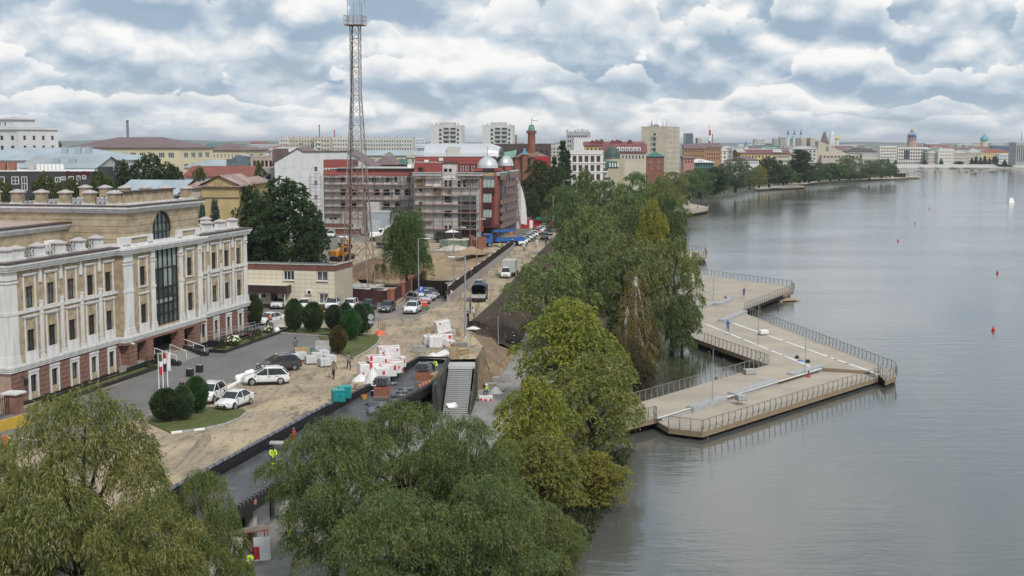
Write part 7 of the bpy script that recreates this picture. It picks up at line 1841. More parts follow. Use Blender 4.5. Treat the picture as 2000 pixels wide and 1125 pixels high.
for i,(px,py,z,w,d,h,rz,tilt) in enumerate(((851,678,0,1.5,1.3,1.3,.1,(0,0)),(866,668,0,1.7,1.5,1.0,.5,(0,0)),(866,666,1.05,1.7,1.4,1.4,.35,(0,-.18)),(838,676,0,.5,1.5,1.4,.6,(0,.35)),(875,676,0,1.3,.9,.8,.8,(.3,.2)),(838,668,0,1.5,.6,.9,.5,(.3,0)))):
 lab=['plain white cube at the front','lower one under the tilted pack','big tilted one on top','thin one leaning at the left','tumbled red one at the right front','slab leaning behind the thin one'][i]
 pack(G(px,py) + Z_*z,w,d,h,rz,'red-white pack by the sand heap, ' + lab,gb,tilt,red=0 if i == 0 else 1,seed=20 + i)
def film(px,py,w,d,h,label,z=0.0,seed=1):
 o=heap('plastic_film',G(px,py,z),w/2,d/2,h,m_wrap,seed); tag(o,label,'plastic film'); return o
film(705,744,2.0,1.4,.7,'crumpled white film at the near left foot of the pack pile',seed=31)
film(728,750,1.8,1.6,1.6,'tall film-covered block stack nearest the green cabinets',seed=32)
film(846,697,1.6,1.0,.5,'crumpled white bag by the far corner of the black roof',seed=33)
film(868,694,2.4,1.2,.6,'crumpled white film beside the timber pallets',seed=34)
# ---- pallets of white bagged pavers on the forecourt
def paver_pallet(px,py,rz,label,s=1.0):
 T=thing('paver_pallet',label,'pallet',G(px,py),rz,'white wrapped pallets on the forecourt')
 for k in range(3): piece('runner','pal_run',m_woodg,T,(-.5 + k*.5,0,.05),(.1,1.1,.1))
 for k in range(6): piece('board','pal_brd',m_woodg,T,(0,-.47 + k*.19,.115),(1.15,.14,.025))
 n=2
 for a in range(3):
  for b in range(2):
   for c in range(3): piece('bag','pv_bag',M('white_bag',(.55,.56,.57),.7,.2,3.0,bump=.4),T,(-.37 + a*.37 + random.uniform(-.02,.02),-.26 + b*.52,.28 + c*.25*s),(.36,.5,.24*s))
for i,(px,py) in enumerate(((576,708),(588,704),(607,711),(619,705),(634,716),(632,700),(644,710))):
 paver_pallet(px,py,.25 + .05*i,'pallet of white bags, ' + ['nearest the dark crossover','behind the pallet nearest the dark crossover','front one of the middle pair','rear one of the middle pair','front one of the right pair','at the back beside the wooden crate','rear one of the right pair'][i])
def crate(px,py,w,d,h,rz,label,z=0.0,m=None):
 T=thing('timber_crate',label,'crate',G(px,py,z),rz); m=m or m_wood; k_ = 'crate_' + m.name
 n=max(3,int(h/.22))
 for j in range(n):
  zz=h*(j + .5)/n
  for s in (-1,1): piece('slat',k_,m,T,(0,s*d/2,zz),(w,.04,h/n*.7)); piece('slat',k_,m,T,(s*w/2,0,zz),(.04,d,h/n*.7))
 for sx in (-1,1):
  for sy in (-1,1): piece('corner_post',k_,m,T,(sx*(w/2 - .06),sy*(d/2 - .06),h/2),(.08,.08,h))
 piece('base',k_,m,T,(0,0,.06),(w,d,.1))
crate(590,692,1.6,1.0,.8,.2,'long wooden crate behind the white bag pallets')
crate(887,699,1.0,1.0,1.2,.1,'upright slatted timber crate at the top of the stairs')
crate(603,688,.7,.6,.45,.4,'small teal crate beside the long wooden crate',m=M('teal_plastic',(.02,.26,.25),.5,.1))
def stack(px,py,w,d,n,t,rz,label,m,name='board_stack',z=0.0):
 T=thing(name,label,'stack',G(px,py,z),rz)
 for k in range(n): q=piece('board','stk_' + m.name,m,T,(random.uniform(-.05,.05),random.uniform(-.05,.05),t*(k + .5)),(w,d,t*.8),random.uniform(-.06,.06))
stack(880,664,1.1,1.0,9,.14,.2,'pale stack of pallets behind the wrapped packs',m_conc,'pallet_stack')
stack(898,683,1.7,1.1,7,.12,.1,'grey stack of timber formwork boards near the lamp post',m_woodg)
stack(902,692,1.6,.9,6,.11,.9,'loose heap of fresh timber offcuts at the stair head',m_wood)
stack(876,692,1.0,.8,4,.14,.2,'low stack of grey blocks beside the film heap',m_cblk,'block_stack')
stack(1000,770,.22,3.4,3,.06,-.2,'pile of long planks at the edge of the lower promenade',m_woodg,z=ZP)
stack(985,760,.25,3.0,2,.06,-.25,'two long planks on the lower promenade',m_wood,z=ZP)
stack(1002,790,1.5,3.0,2,.05,-.3,'rotting board floor laid beside the promenade',m_woodg,z=ZP)
pack(G(948,782,ZP),1.5,.9,.55,.1,'red and white pack under the seated worker on the promenade',gb,seed=40)
stack(958,757,1.3,.9,4,.13,.2,'stack of grey blocks behind the seated worker',m_cblk,'block_stack',z=ZP)
stack(964,745,1.3,.9,4,.13,.1,'stack of grey blocks nearest the slope on the promenade',m_cblk,'block_stack',z=ZP)
film(968,768,1.6,1.2,.7,'torn white film on the lower promenade',ZP,35)
o=MB().bb(-.55,.55,-.35,.35,0,.04).build('foam_board',m_white); o.location=G(883,792,-2.95); o.rotation_euler=(.5,0,.5); tag(o,'white board lying on the steel stairs','board')
def cabinet(px,py,label,rz):
 T=thing('teal_cabinet',label,'cabinet',G(px,py),rz); m=M('teal_paint',(.015,.23,.23),.45,.08)
 MB().bb(-.55,.55,-.45,.45,.05,1.05).build('body',m,T,bevel=.02); MB().bb(-.58,.58,-.48,.48,1.05,1.14).build('lid',M('teal_lid',(.03,.30,.29),.45,.08),T)
 for k in (-.27,.27): piece('door','teal_door',m,T,(k,-.462,.55),(.5,.025,.85)); piece('handle','cab_handle',m_frame,T,(k*.3,-.49,.6),(.03,.04,.16))
 piece('foot','cab_foot',m_frame,T,(0,0,.025),(1.0,.8,.05))
cabinet(661,785,'teal metal cabinet, the left one by the black upstand',.35); cabinet(673,778,'teal metal cabinet, the right one by the black upstand',.35)
def barrier(px,py,L,rz,label,h=1.0):
 T=tag(MB().extr([(-.32,0),(.32,0),(.3,.15),(.16,h*.45),(.12,h),(-.12,h),(-.16,h*.45),(-.3,.15)],(-L/2,0,0),Y_,Z_,X_,L).build('concrete_barrier',m_conc),label,'barrier'); T.location=G(px,py); T.rotation_euler.z=rz
barrier(638,683,2.5,-.1,'long pale concrete barrier beside the worker in a white helmet'); barrier(540,640,2.0,.7,'white concrete barrier by the car with orange marks'); barrier(533,645,1.2,-1.0,'short white concrete barrier leaning by the office corner')
o=MB().bb(-.8,.8,-.35,.35,0,.75).build('concrete_block',m_cblk,bevel=.04); o.location=G(818,688); tag(o,'lone concrete block in the middle of the dirt road','block')
o=tag(heap('orange_netting',G(742,652),.7,1.4,.5,M('orange_net',(.65,.13,.07),.7,.2,5),41),'crumpled orange safety net at the lawn tip','netting')
for i,(px,py) in enumerate(((739,640),(744,642),(748,643.5),(752,645))):
 o=MB().tube([(0,0,0),(0,0,1.15)],.045,6).build('steel_stake',m_rust); o.location=G(px,py); tag(o,'thin steel stake by the orange netting, ' + ['leftmost','second from left','third from left','rightmost'][i],'stake')
T=thing('pump_parts','rusty heap of pipe fittings beside the teal cabinets','fittings',G(700,760))
for k in range(7): a=k*.9; MB().tube([(math.cos(a)*.4,math.sin(a)*.3,.08),(math.cos(a + 1)*.5,math.sin(a + 1)*.3,.12),(math.cos(a + 1.4)*.2,.1,.45 if k == 2 else .2)],.09,6).build('fitting',m_rust,T)
def lamp_post(px,py,ptop,label,arm=0.0,ax=1,z=0.0,r=.09,name='lamp_post'):
 p=G(px,py,z); h=GY(px,ptop,p.y).z - z; T=thing(name,label,'lamp post',p)
 MB().tube([(0,0,0),(0,0,h)],[r,r*.65],8).build('pole',M('galvanised_pole',(.34,.36,.38),.5,.1,metal=.4),T); MB().lathe([(r*2,0),(r*2,.05),(r*1.2,.3)],n=8).build('base',MATS['galvanised_pole'],T)
 if arm:
  MB().tube([(0,0,h - .05),(ax*arm*.5,0,h + .05),(ax*arm,0,h + .02)],.04,6).build('arm',MATS['galvanised_pole'],T)
  l=MB().box((ax*(arm + .3),0,h),(.8,.3,.12)).build('lamp_head',m_white,T,bevel=.03); MB().box((ax*(arm + .3),0,h - .07),(.55,.2,.03)).build('diffuser',m_glass2,l)
 return T
lamp_post(909,660,502,'tall lamp post at the stair head with its arm to the left',1.3,-1,r=.13)
lamp_post(818,600,466,'lamp post behind the parking sign with its head to the right',1.0,1)
lamp_post(886,549,444,'lamp post inside the pit fence, left one',1.4,1)
lamp_post(931,524,428,'lamp post inside the pit fence, right one',1.0,1)
lamp_post(1080,490,382,'lamp post beside the road where the car row ends',0,1)
lamp_post(1100,455,352,'lamp post at the far road bend',1.0,1)
lamp_post(973,706,617,'slim bare pole on the brown slope',0,z=-2.8,r=.06,name='bare_pole')
def parking_sign():
 T=thing('parking_sign','blue parking sign with a white P in front of the silver cars','sign',G(823,606)); h=2.4
 MB().tube([(0,0,0),(0,0,h + .9)],.04,8).build('post',MATS['galvanised_pole'],T)
 b=MB().bb(-.38,.38,-.06,-.03,h,h + .95).build('plate',M('sign_blue',(.02,.09,.40),.5,.05),T)
 for s,sz,x,zz in (('P',.75,-.2,h + .32),('***',.28,-.2,h + .02)):
  cu=bpy.data.curves.new('letter','FONT'); cu.body=s if s == 'P' else 'ooo'; cu.size=sz; cu.extrude=.004; ob=bpy.data.objects.new('tmp',cu); COL.objects.link(ob); me=bpy.data.meshes.new_from_object(ob.evaluated_get(bpy.context.evaluated_depsgraph_get())); bpy.data.objects.remove(ob); me.materials.append(m_white)
  o=put('letter',me,b,(x,-.068,zz)); o.rotation_euler=(PI/2,0,0)
 MB().bb(-.36,.36,-.06,-.03,h - .34,h - .02).build('lower_plate',m_white,T)
parking_sign()
T=thing('round_sign','grey back of a round road sign at the lawn tip','sign',G(725,662)); MB().tube([(0,0,0),(0,0,2.9)],.035,8).build('post',MATS['galvanised_pole'],T); d=MB().lathe([(.001,0),(.36,0),(.36,.02),(.001,.02)],n=20).build('disc',M('sign_back',(.34,.37,.40),.5,.1),T); d.location=(0,-.05,2.65); d.rotation_euler=(PI/2,0,0); MB().bb(-.3,.3,-.06,-.04,1.85,2.2).build('plate',MATS['sign_back'],T)
T=thing('road_works_sign','orange triangular road works sign at the far road bend','sign',G(1106,462)); MB().tube([(0,0,0),(0,0,1.6)],.04,6).build('post',MATS['galvanised_pole'],T); MB().extr([(-.6,0),(.6,0),(0,1.05)],(0,-.05,.9),X_,Z_,Y_,.04).build('triangle',M('sign_orange',(.60,.20,.02),.5,.1),T)
T=thing('red_barrier','red plastic barrier behind the white crossover','barrier',G(826,598)); MB().extr([(-.3,0),(.3,0),(.12,.9),(-.12,.9)],(-.7,0,0),Y_,Z_,X_,1.4).build('body',M('red_plastic',(.5,.05,.04),.5,.1),T,bevel=.04); piece('band','whiteband',m_white,T,(0,-.17,.62),(1.2,.14,.12))
for i,(px,py,z,r,lab) in enumerate(((926,634,-.1,.75,'thick black hose coil by the workers at the slope edge'),(940,636,-.6,.7,'flat black hose coil just below the slope edge'),(999,668,-2.9,.75,'black hose coil at the foot of the dark slope'))):
 T=thing('hose_coil',lab,'hose coil',G(px,py,z));
 for k in range(5): a=[Vector(((r - .07*(k % 3))*math.cos(t),(r - .07*(k % 3))*math.sin(t),.1 + .1*(k // 2 if i == 0 else 0) + .02*k)) for t in [2*PI*j/20 for j in range(21)]]; MB().tube(a,.055,6,False).build('loop',m_black,T)
film(924,642,1.8,.9,.3,'white plastic sheet at the feet of the two workers',-.05,36)
def trestle(px,py,label,col,z=ZP,w=1.4,h=1.6):
 T=thing('scaffold_frame',label,'scaffold frame',G(px,py,z),.4); m=M('frame_' + col,{'red': (.35,.04,.04),'yellow': (.5,.38,.05)}[col],.5,.15)
 for x in (-w/2,w/2):
  for y in (-.5,.5): strut('leg','frm_' + col,m,T,(x,y,0),(x,y,h),.05)
  for zz in (.5,h): strut('rung','frm_' + col,m,T,(x,-.5,zz),(x,.5,zz),.045)
 for y in (-.5,.5): strut('rail','frm_' + col,m,T,(-w/2,y,h),(w/2,y,h),.045)
 piece('board','frm_board',m_woodg,T,(0,0,h + .04),(w + .5,.9,.05))
trestle(470,1085,'red scaffold frame with boards at the bottom edge','red'); trestle(588,1052,'yellow scaffold frame under the roof edge','yellow'); trestle(500,1068,'second red scaffold frame behind the first','red',h=1.2)
for i,(px,py,rz) in enumerate(((455,1095,.3),(513,1095,.6),(585,1040,.2))):
 o=MB().bb(-.55,.55,-.06,.06,0,1.5).build('foam_sheet',m_white); o.location=G(px,py,ZP); o.rotation_euler=(-.35,.1,rz); tag(o,['white board leaning at the far left of the frames','white and red board leaning on the second frame','white board leaning by the roof column'][i],'board')
 if i == 1: MB().bb(-.56,-.2,-.07,.07,.1,.9).build('print',m_rprt,o)
T=thing('round_planter','ring of grey paving round a tree at the bottom edge','paving ring',G(875,1085,ZP))
for k in range(22): a=2*PI*k/22; piece('paver','ring_paver',m_kerb,T,(2.0*math.cos(a),2.0*math.sin(a),.04),(.5,.5,.1),a)
def debris():
 rng=np.random.default_rng(12); n=1500; mb=MB(); rnd=random.Random(9)
 spots=[(870,700,3),(700,735,4),(600,830,3),(560,860,2.5),(800,680,6),(740,700,5),(880,660,4),(640,800,4),(450,930,4),(690,760,2),(520,770,8),(800,640,5)]
 for k in range(n):
  x,y,s=rnd.choice(spots); p=G(x,y) + Vector((rnd.gauss(0,s),rnd.gauss(0,s),0))
  if (p - W1).dot(NX) > -.3 and (p - W1).dot(AX) < 1.5: continue
  q=rnd.uniform(.03,.11); mb.box((p.x,p.y,q*.3),(q*rnd.uniform(.8,3.5),q,q*.8),rnd.uniform(0,3))
 o=mb.build('site_debris',M('debris_bits',(.27,.235,.19),.9,.6,.7)); o['kind'] = 'stuff'; tag(o,'stones and scraps scattered over the dirt road','debris')
debris()
# ================================================================ the pier
m_dk=None
def deck_mat():
 m=bpy.data.materials.new('larch_deck'); m.use_nodes=True; t=NT(m.node_tree); b=m.node_tree.nodes['Principled BSDF']; b.inputs['Roughness'].default_value=.8
 g=t.n('ShaderNodeNewGeometry').outputs['Position']
 mp=t.n('ShaderNodeMapping'); t.l(g,mp.inputs[0]); mp.inputs['Rotation'].default_value=(0,0,R(-38))
 w=t.n('ShaderNodeTexWave'); t.l(mp.outputs[0],w.inputs['Vector']); w.inputs['Scale'].default_value=2.2; w.inputs['Distortion'].default_value=.3
 a=t.ramp(t.noise(g,.22,5,.6,.5),.32,.68)
 c=t.mix(a,(.42,.365,.29),(.33,.295,.24)); c=t.mix(t.ramp(w.outputs['Fac'],.0,.25,.32,0),c,(.2,.165,.12))
 c=t.mix(t.ramp(t.noise(g,1.1,5,.7),.56,.74,0,.5),c,(.46,.42,.36)); t.l(c,b.inputs['Base Color']); return m
m_dk=deck_mat(); m_fas=M('pier_fascia',(.27,.205,.135),.8,.2,1.0,stretch=(1,1,4)); m_gran=M('grey_granite',(.36,.365,.37),.6,.15,2.0)
m_pale=M('pale_joint_strip',(.60,.59,.57),.8,.1,1.0); m_rail=M('rail_steel',(.24,.225,.21),.5,.15,metal=.4)
Zq=lambda x,y: (1200 + x/2.812,480 + y/2.812)
def D(x,y,z=ZP): return G(*Zq(x,y),z)
ZL=ZP - .42
def deck(name,label,tops,z,thick=.62):
 o=thing(name,label,'pier',Vector((tops[0].x,tops[0].y,0))); c=tops[0].copy(); c.z=0
 MB().prism([p - c for p in tops],z - .12,z).build('deck',m_dk,o)
 n=len(tops); cc=sum(tops,Vector())/n
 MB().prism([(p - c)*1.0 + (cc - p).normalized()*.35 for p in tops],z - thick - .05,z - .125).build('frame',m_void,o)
 for i in range(n):
  a,b=tops[i] - c,tops[(i + 1) % n] - c; L=(b - a).length
  if L < .3: continue
  k=max(1,round(L/4.0)); inn=Vector((cc.x - c.x - (a.x + b.x)/2,cc.y - c.y - (a.y + b.y)/2,0)).normalized()*.05
  for j in range(k):
   p,q=a.lerp(b,j/k),a.lerp(b,(j + 1)/k);
   for lv in range(2): strut('fascia_board','fascia_brd',m_fas,o,Vector((p.x,p.y,z - .15 - lv*.27)) + (q - p).normalized()*.01,Vector((q.x,q.y,z - .15 - lv*.27)) - (q - p).normalized()*.01,.07,.25)
 return o,c
def piles(o,c,pts,z):
 for p in pts: MB().tube([(p.x - c.x,p.y - c.y,ZW - 1.0),(p.x - c.x,p.y - c.y,z - .5)],.17,10).build('pile',M('wet_pile',(.08,.065,.05),.7,.3),o)
main=[D(60,985),D(222,945),D(1132,668),D(1452,690),D(735,378),D(708,352),D(985,243),D(968,226),D(470,158),D(380,146),D(330,300),D(420,500),D(490,527),D(845,652),D(110,868),D(40,900)]
o,c=deck('pier_walkway','zigzag timber pier walkway with a pointed far corner',main,ZP); piles(o,c,[D(300,1000 - 60),D(560,700),D(700,640),D(600,600),D(520,560),D(900,300),D(800,320),D(640,760),D(960,255),D(450,900)],ZP); PIERO=o
front=[D(232,962,ZL),D(300,1000,ZL),D(482,1022,ZL),D(1446,722,ZL),D(1448,706,ZL),D(1136,690,ZL)]
o,c=deck('pier_terrace','lower timber terrace along the near edge of the pier',front,ZL); piles(o,c,[p.lerp(cc_,.12) for p,cc_ in [(D(300,1004,ZL),D(700,870,ZL)),(D(482,1024,ZL),D(700,900,ZL))]] + [D(482 + 964*f,1012 - 300*f,ZL) for f in (.12,.25,.38,.5,.63,.76,.9)],ZL)
tip=[D(1452,706,ZL),D(1490,742,ZL),D(1546,716,ZL),D(1540,690,ZL),D(760,385,ZL),D(742,388,ZL)]
o,c=deck('pier_side_strip','narrow lower timber strip along the lake side of the pier ending in the point',tip,ZL); piles(o,c,[D(1500,722,ZL),D(1530,715,ZL),D(1200,570,ZL),D(900,450,ZL)],ZL)
strips=((235,948,1136,674),(650,425,1448,706),(500,430,1080,665))
for i,(a,b,e,f) in enumerate(strips):
 p,q=D(a,b),D(e,f); mb=MB(); mb.bar(p + Z_*.005,q + Z_*.005,.5 if i else .3,.05); tag(mb.build('joint_strip',m_pale),['pale strip along the granite benches on the pier','pale strip along the lake-side step of the pier','pale strip across the middle of the pier deck'][i],'strip')
def railing(label,pts,z,sp=1.15,lean=.18,h=1.15):
 T=thing('pier_railing',label,'railing',Vector((pts[0].x,pts[0].y,z))); o=pts[0]
 P=[Vector((p.x - o.x,p.y - o.y,0)) for p in pts]; cc=sum(P,Vector())/len(P)
 for a,b in zip(P,P[1:]):
  d=b - a; L=d.length; d=d/L; nrm=Vector((d.y,-d.x,0)); n=max(1,round(L/sp))
  ofs=nrm*lean
  for k in range(n + 1):
   p=a.lerp(b,k/n)
   mb=MB(); q=strut('post','rail_post',m_rail,T,p - Z_*.15,p + ofs*.8 + Z_*.62,.03,.10); strut('post_head','rail_post',m_rail,q.parent,p + ofs*.8 + Z_*.62,p + ofs*.45 + Z_*h,.03,.085)
  strut('top_rail','rail_top',m_rail,T,a + ofs*.45 + Z_*h,b + ofs*.45 + Z_*h,.07,.05)
  for zz in (.22,.42,.62,.82,1.0): f=.8*zz/.62 if zz < .62 else .8 - .35*(zz - .62)/.53; strut('wire','rail_wire',m_rail,T,a + ofs*f + Z_*zz,b + ofs*f + Z_*zz,.014)
railing('railing along the long near edge of the pier',[D(300,1000,ZL),D(482,1022,ZL),D(1446,722,ZL)],ZL)
railing('railing round the pointed right tip of the pier',[D(1452,708,ZL),D(1490,742,ZL),D(1546,716,ZL),D(1540,690,ZL)],ZL)
railing('railing along the lake side of the pier',[D(1540,690,ZL),D(742,380,ZL)],ZL)
railing('railing on the diagonal edge to the second pier corner',[D(712,352),D(985,243)],ZP)
railing('railing along the far edge of the pier',[D(985,243),D(968,226),D(470,158)],ZP)
railing('railing on the cove side of the near pier arm',[D(842,656),D(110,868)][::-1],ZP,lean=-.15)
railing('railing on the cove side of the pier elbow',[D(490,527),D(845,652)][::-1],ZP,lean=.15)
railing('short railing at the root of the pier',[D(100,972),D(222,944),D(236,950)],ZP)
def bench(label,a,b,w=.9,h=.42,z=ZL,name='granite_bench'):
 p,q=D(*a,z),D(*b,z); L=(q - p).length; T=thing(name,label,'bench',p,math.atan2((q - p).y,(q - p).x)); n=max(1,round(L/2.2))
 for k in range(n): piece('granite_block','granite_blk',m_gran,T,(L*(k + .5)/n,0,h/2),(L/n - .03,w,h))
for a in (('granite bench nearest the pier root',(415,915),(598,858)),('long granite bench in the middle of the terrace',(640,838),(880,762)),('granite bench at the far end of the terrace',(965,730),(1135,680))): bench(a[0],a[1],a[2],h=.62)
for a in (('granite steps beside the pier root',(250,962),(415,912)),('granite steps between the middle and far benches',(880,760),(965,732)),('granite kerb between the first two benches',(598,852),(640,835))): bench(a[0],a[1],a[2],.5,.3,name='granite_steps')
bench('low granite bench by the worker in blue',(585,420),(715,368),1.0,.4,ZP); bench('granite bench beyond the worker in blue',(560,330),(640,300),1.0,.4,ZP); bench('granite bench nearest the runner',(610,290),(690,285),.8,.4,ZP); bench('granite bench under the willow on the pier',(470,345),(555,318),1.0,.4,ZP); bench('long granite kerb behind the pier lamp',(440,285),(545,245),.6,.3,ZP); bench('granite slab bench at the far left of the pier',(430,205),(505,188),.8,.4,ZP)
for i,(x,y) in enumerate(((628,486),(712,514),(868,574),(943,604),(945,525),(1065,568),(1192,612),(1228,626),(1290,650))):
 o=MB().bb(-.42,.42,-.2,.2,0,.1).build('granite_pad',m_gran); o.location=D(x,y) + Z_*.02; o.rotation_euler.z=.15; tag(o,'small granite pad on the pale strip, ' + ['left by the worker in blue','second past the worker in blue','in the middle of the inner strip','near the black bag on the inner strip','behind the wrapped pallet','second on the lake-side strip','third on the lake-side strip','fourth on the lake-side strip','last on the lake-side strip'][i],'pad')
def gpal(x,y,lab,s=1.0,film_=False):
 T=thing('granite_pallet',lab,'pallet',D(x,y),.25)
 for k in range(4): piece('slat','pal_brd',m_woodg,T,(0,-.45 + k*.3,.07),(1.3*s,.14,.1))
 if film_: h_=MB().bb(-.65,.65,-.5,.5,.12,.75).build('wrapped_load',m_wrap,T,bevel=.12)
 else:
  for k in range(3): piece('slab','granite_slab',m_gran,T,(random.uniform(-.03,.03),0,.2 + k*.16),(1.25*s,.95,.15))
gpal(742,705,'pallet of granite slabs at the pier elbow'); gpal(696,850,'tall pallet of granite slabs behind the near railing',.8); gpal(818,490,'film-wrapped pallet in the middle of the pier',1,True)
for i,(x,y,tp) in enumerate(((538,862,566),(789,545,318),(1046,700,438),(543,305,142))):
 lamp_post(*Zq(x,y),Zq(0,tp)[1],['slim pier lamp pole nearest the camera','slim pier lamp pole in the middle of the deck','slim pier lamp pole by the far end of the benches','slim pier lamp pole at the back near the runner'][i],0,z=ZP,r=.05,name='pier_pole')
T=thing('red_tool','red power tool beside the last granite bench','power tool',D(1066,722,ZL)); MB().bb(-.2,.2,-.15,.15,0,.3).build('body',M('red_plastic',(.5,.05,.04),.5,.1),T,bevel=.04); MB().tube([(0,0,.3),(-.05,0,.75)],.03).build('handle',m_black,T); MB().lathe([(.1,0),(.1,.2)],(0,0,.55),8).build('motor',m_black,T)
T=thing('black_bag','black tool bag on the pier deck','bag',D(1003,618)); MB().lathe([(.22,0),(.27,.15),(.2,.32),(.001,.36)],n=10).build('bag',m_black,T,smooth=True); MB().tube([(-.12,0,.3),(0,0,.5),(.12,0,.3)],.02,5).build('strap',m_black,T)
T=thing('backpack','black backpack lying beside a blue sack on the pier','backpack',D(1062,642)); MB().lathe([(.2,0),(.3,.15),(.24,.35),(.001,.42)],n=10).build('body',m_black,T,smooth=True); MB().bb(-.2,.2,-.3,-.22,.05,.25).build('pocket',m_black,T)
o=heap('blue_sack',D(1020,634),.45,.3,.22,M('blue_cloth',(.04,.17,.38),.8,.15),51); tag(o,'flat blue sack on the pier deck','sack')
T=thing('floating_raft','small plank raft moored under the second pier corner','raft',G(1532,587,ZW),.35)
for k in range(8): piece('plank','raft_plank',M('raft_wood',(.40,.29,.18),.85,.2),T,(0,-1.4 + k*.4,.2),(4.5,.36,.1))
for k in (-1,1): piece('float','raft_float',m_woodg,T,(k*1.6,0,.05),(.5,3.2,.25))
def mini(label,px,z=ZP,rail=True,name='pier_platform',th=.5):
 pts=[G(x,y,z) for x,y in px]; o,c=deck(name,label,pts,z,th); return o
mini('pier corner showing left of the willows above the main pier',((1352,489),(1376,491),(1380,500),(1352,508),(1320,505),(1320,490))); railing('railing on the pier corner left of the willows',[G(1352,505,ZP),G(1380,499,ZP),G(1376,491,ZP),G(1352,489,ZP)],ZP)
mini('broad pale terrace with people by the first far willow',((1318,380),(1330,379),(1352,398),(1384,404),(1382,410),(1333,419),(1318,416))); railing('railing of the broad pale terrace',[G(1333,418,ZP),G(1382,409.5,ZP),G(1384,404,ZP)],ZP,1.6)
mini('square platform beside the diver sculpture',((1325,373),(1342,372),(1352,374),(1371,372),(1371,381),(1335,383))); mini('long platform beyond the diver sculpture',((1371,369.5),(1407,368),(1407,372.5),(1372,376)))
mini('curved boardwalk below the mural fence',((1472,367.5),(1480,365.5),(1558,360),(1572,361.5),(1570,364.5),(1480,369)),name='boardwalk')
mini('long boardwalk leading to the timber pavilion',((1535,357),(1600,353),(1700,346.5),(1790,343.2),(1800,345.5),(1740,348.5),(1650,351.2),(1600,355.5),(1570,359),(1540,360)),name='boardwalk')
def timber_pavilion():
 p=G(1757,346.5,ZP); T=thing('timber_pavilion','open timber pavilion with stepped seats at the far point','pavilion',p)
 k=p.y/F
 for i in range(7): strut('post','tp_post',m_woodg,T,(-16*k + i*5.5*k,0,0),(-16*k + i*5.5*k,0,8.0*k),.35)
 piece('roof_deck','tp_roof',m_wood,T,(2*k,4,8.3*k),(40*k,10,.4)); MB().extr([(-22*k,0),(-12*k,0),(-12*k,8*k)],(0,-1,0),X_,Z_,Y_,8).build('seating',m_pale,T); piece('floor','tp_floor',m_woodg,T,(0,3,.1),(46*k,9,.25))
 piece('inner_wall','tp_wall',m_void,T,(4*k,5,4*k),(22*k,1,7*k))
timber_pavilion()
T=thing('mural_fence','pale fence of painted panels above the curved boardwalk','fence',G(1480,358,-2.5))
a,b=Vector((0,0,0)),G(1525,353,-2.5) - G(1480,358,-2.5)
for k in range(14): p,q=a.lerp(b,k/14),a.lerp(b,(k + 1)/14); piece('panel','mural%d' % (k % 3),M('mural_%d' % (k % 3),((.5,.5,.48),(.38,.42,.46),(.52,.48,.36))[k % 3],.8,.2),T,(p + q)/2 + Z_*.9,((q - p).length - .1,.15,1.8),math.atan2(b.y,b.x))
T=thing('ring_sculpture','dark upright ring sculpture on the far bank','sculpture',G(1478,366,-3.4)); MB().tube([(2.0*math.cos(t),0,2.3 + 2.0*math.sin(t)) for t in [2*PI*j/20 for j in range(21)]],.4,8,False).build('ring',m_black,T); piece('base','ring_base',m_conc,T,(0,0,.15),(1.6,1.0,.4))
T=thing('diver_tower','high diving tower frame with a red and white figure on its board','diving tower',G(1330,376,ZP)); k=G(1330,376,ZP).y/F
for s in (0,1): strut('leg','dv_leg',m_steel,T,(-6*k + s*1.0,s,0),(4*k + s*.5,s,14*k),.25)
piece('board','dv_board',m_steel,T,(11*k,0,14*k),(20*k,1.2,.2)); strut('rail','dv_leg',m_steel,T,(2*k,0,14*k + 1),(10*k,0,14*k + 1),.15)
MB().lathe([(.1,0),(.5,.4),(.45,1.3),(.2,1.6),(.3,2.0),(.05,2.3)],(14*k,0,14*k),10).build('figure',M('red_plastic',(.5,.05,.04),.5,.1),T)
# ---- on the water
for i,(px,py,s,lab) in enumerate(((1940,646,.36,'red buoy nearest the camera at the right edge'),(1948,534,.36,'red buoy above the nearest one at the right'),(1754,471,.36,'red buoy in the middle of the lake'),(1787,437,.32,'red buoy beside the gulls'),(1815,408,.3,'smallest red buoy far out'))):
 s *= .75; T=thing('buoy',lab,'buoy',G(px,py,ZW)); MB().lathe([(.001,-.3),(s*.8,-.15),(s,.1),(s*.75,.4),(s*.25,.55),(.001,.58)],n=14).build('float',M('buoy_red',(.52,.03,.04),.4,.1),T,smooth=True); MB().lathe([(.05,.55),(.05,.75),(.001,.76)],n=6).build('eye',m_frame,T)
T=thing('white_buoy','white truncated pyramid buoy far out on the right','buoy',G(1974,396,ZW)); MB().box((0,0,1.05),(2.9,2.9,2.6),taper=.45).build('pyramid',m_white,T); MB().box((0,0,-.1),(3.3,3.3,.3)).build('base',m_kerb,T)
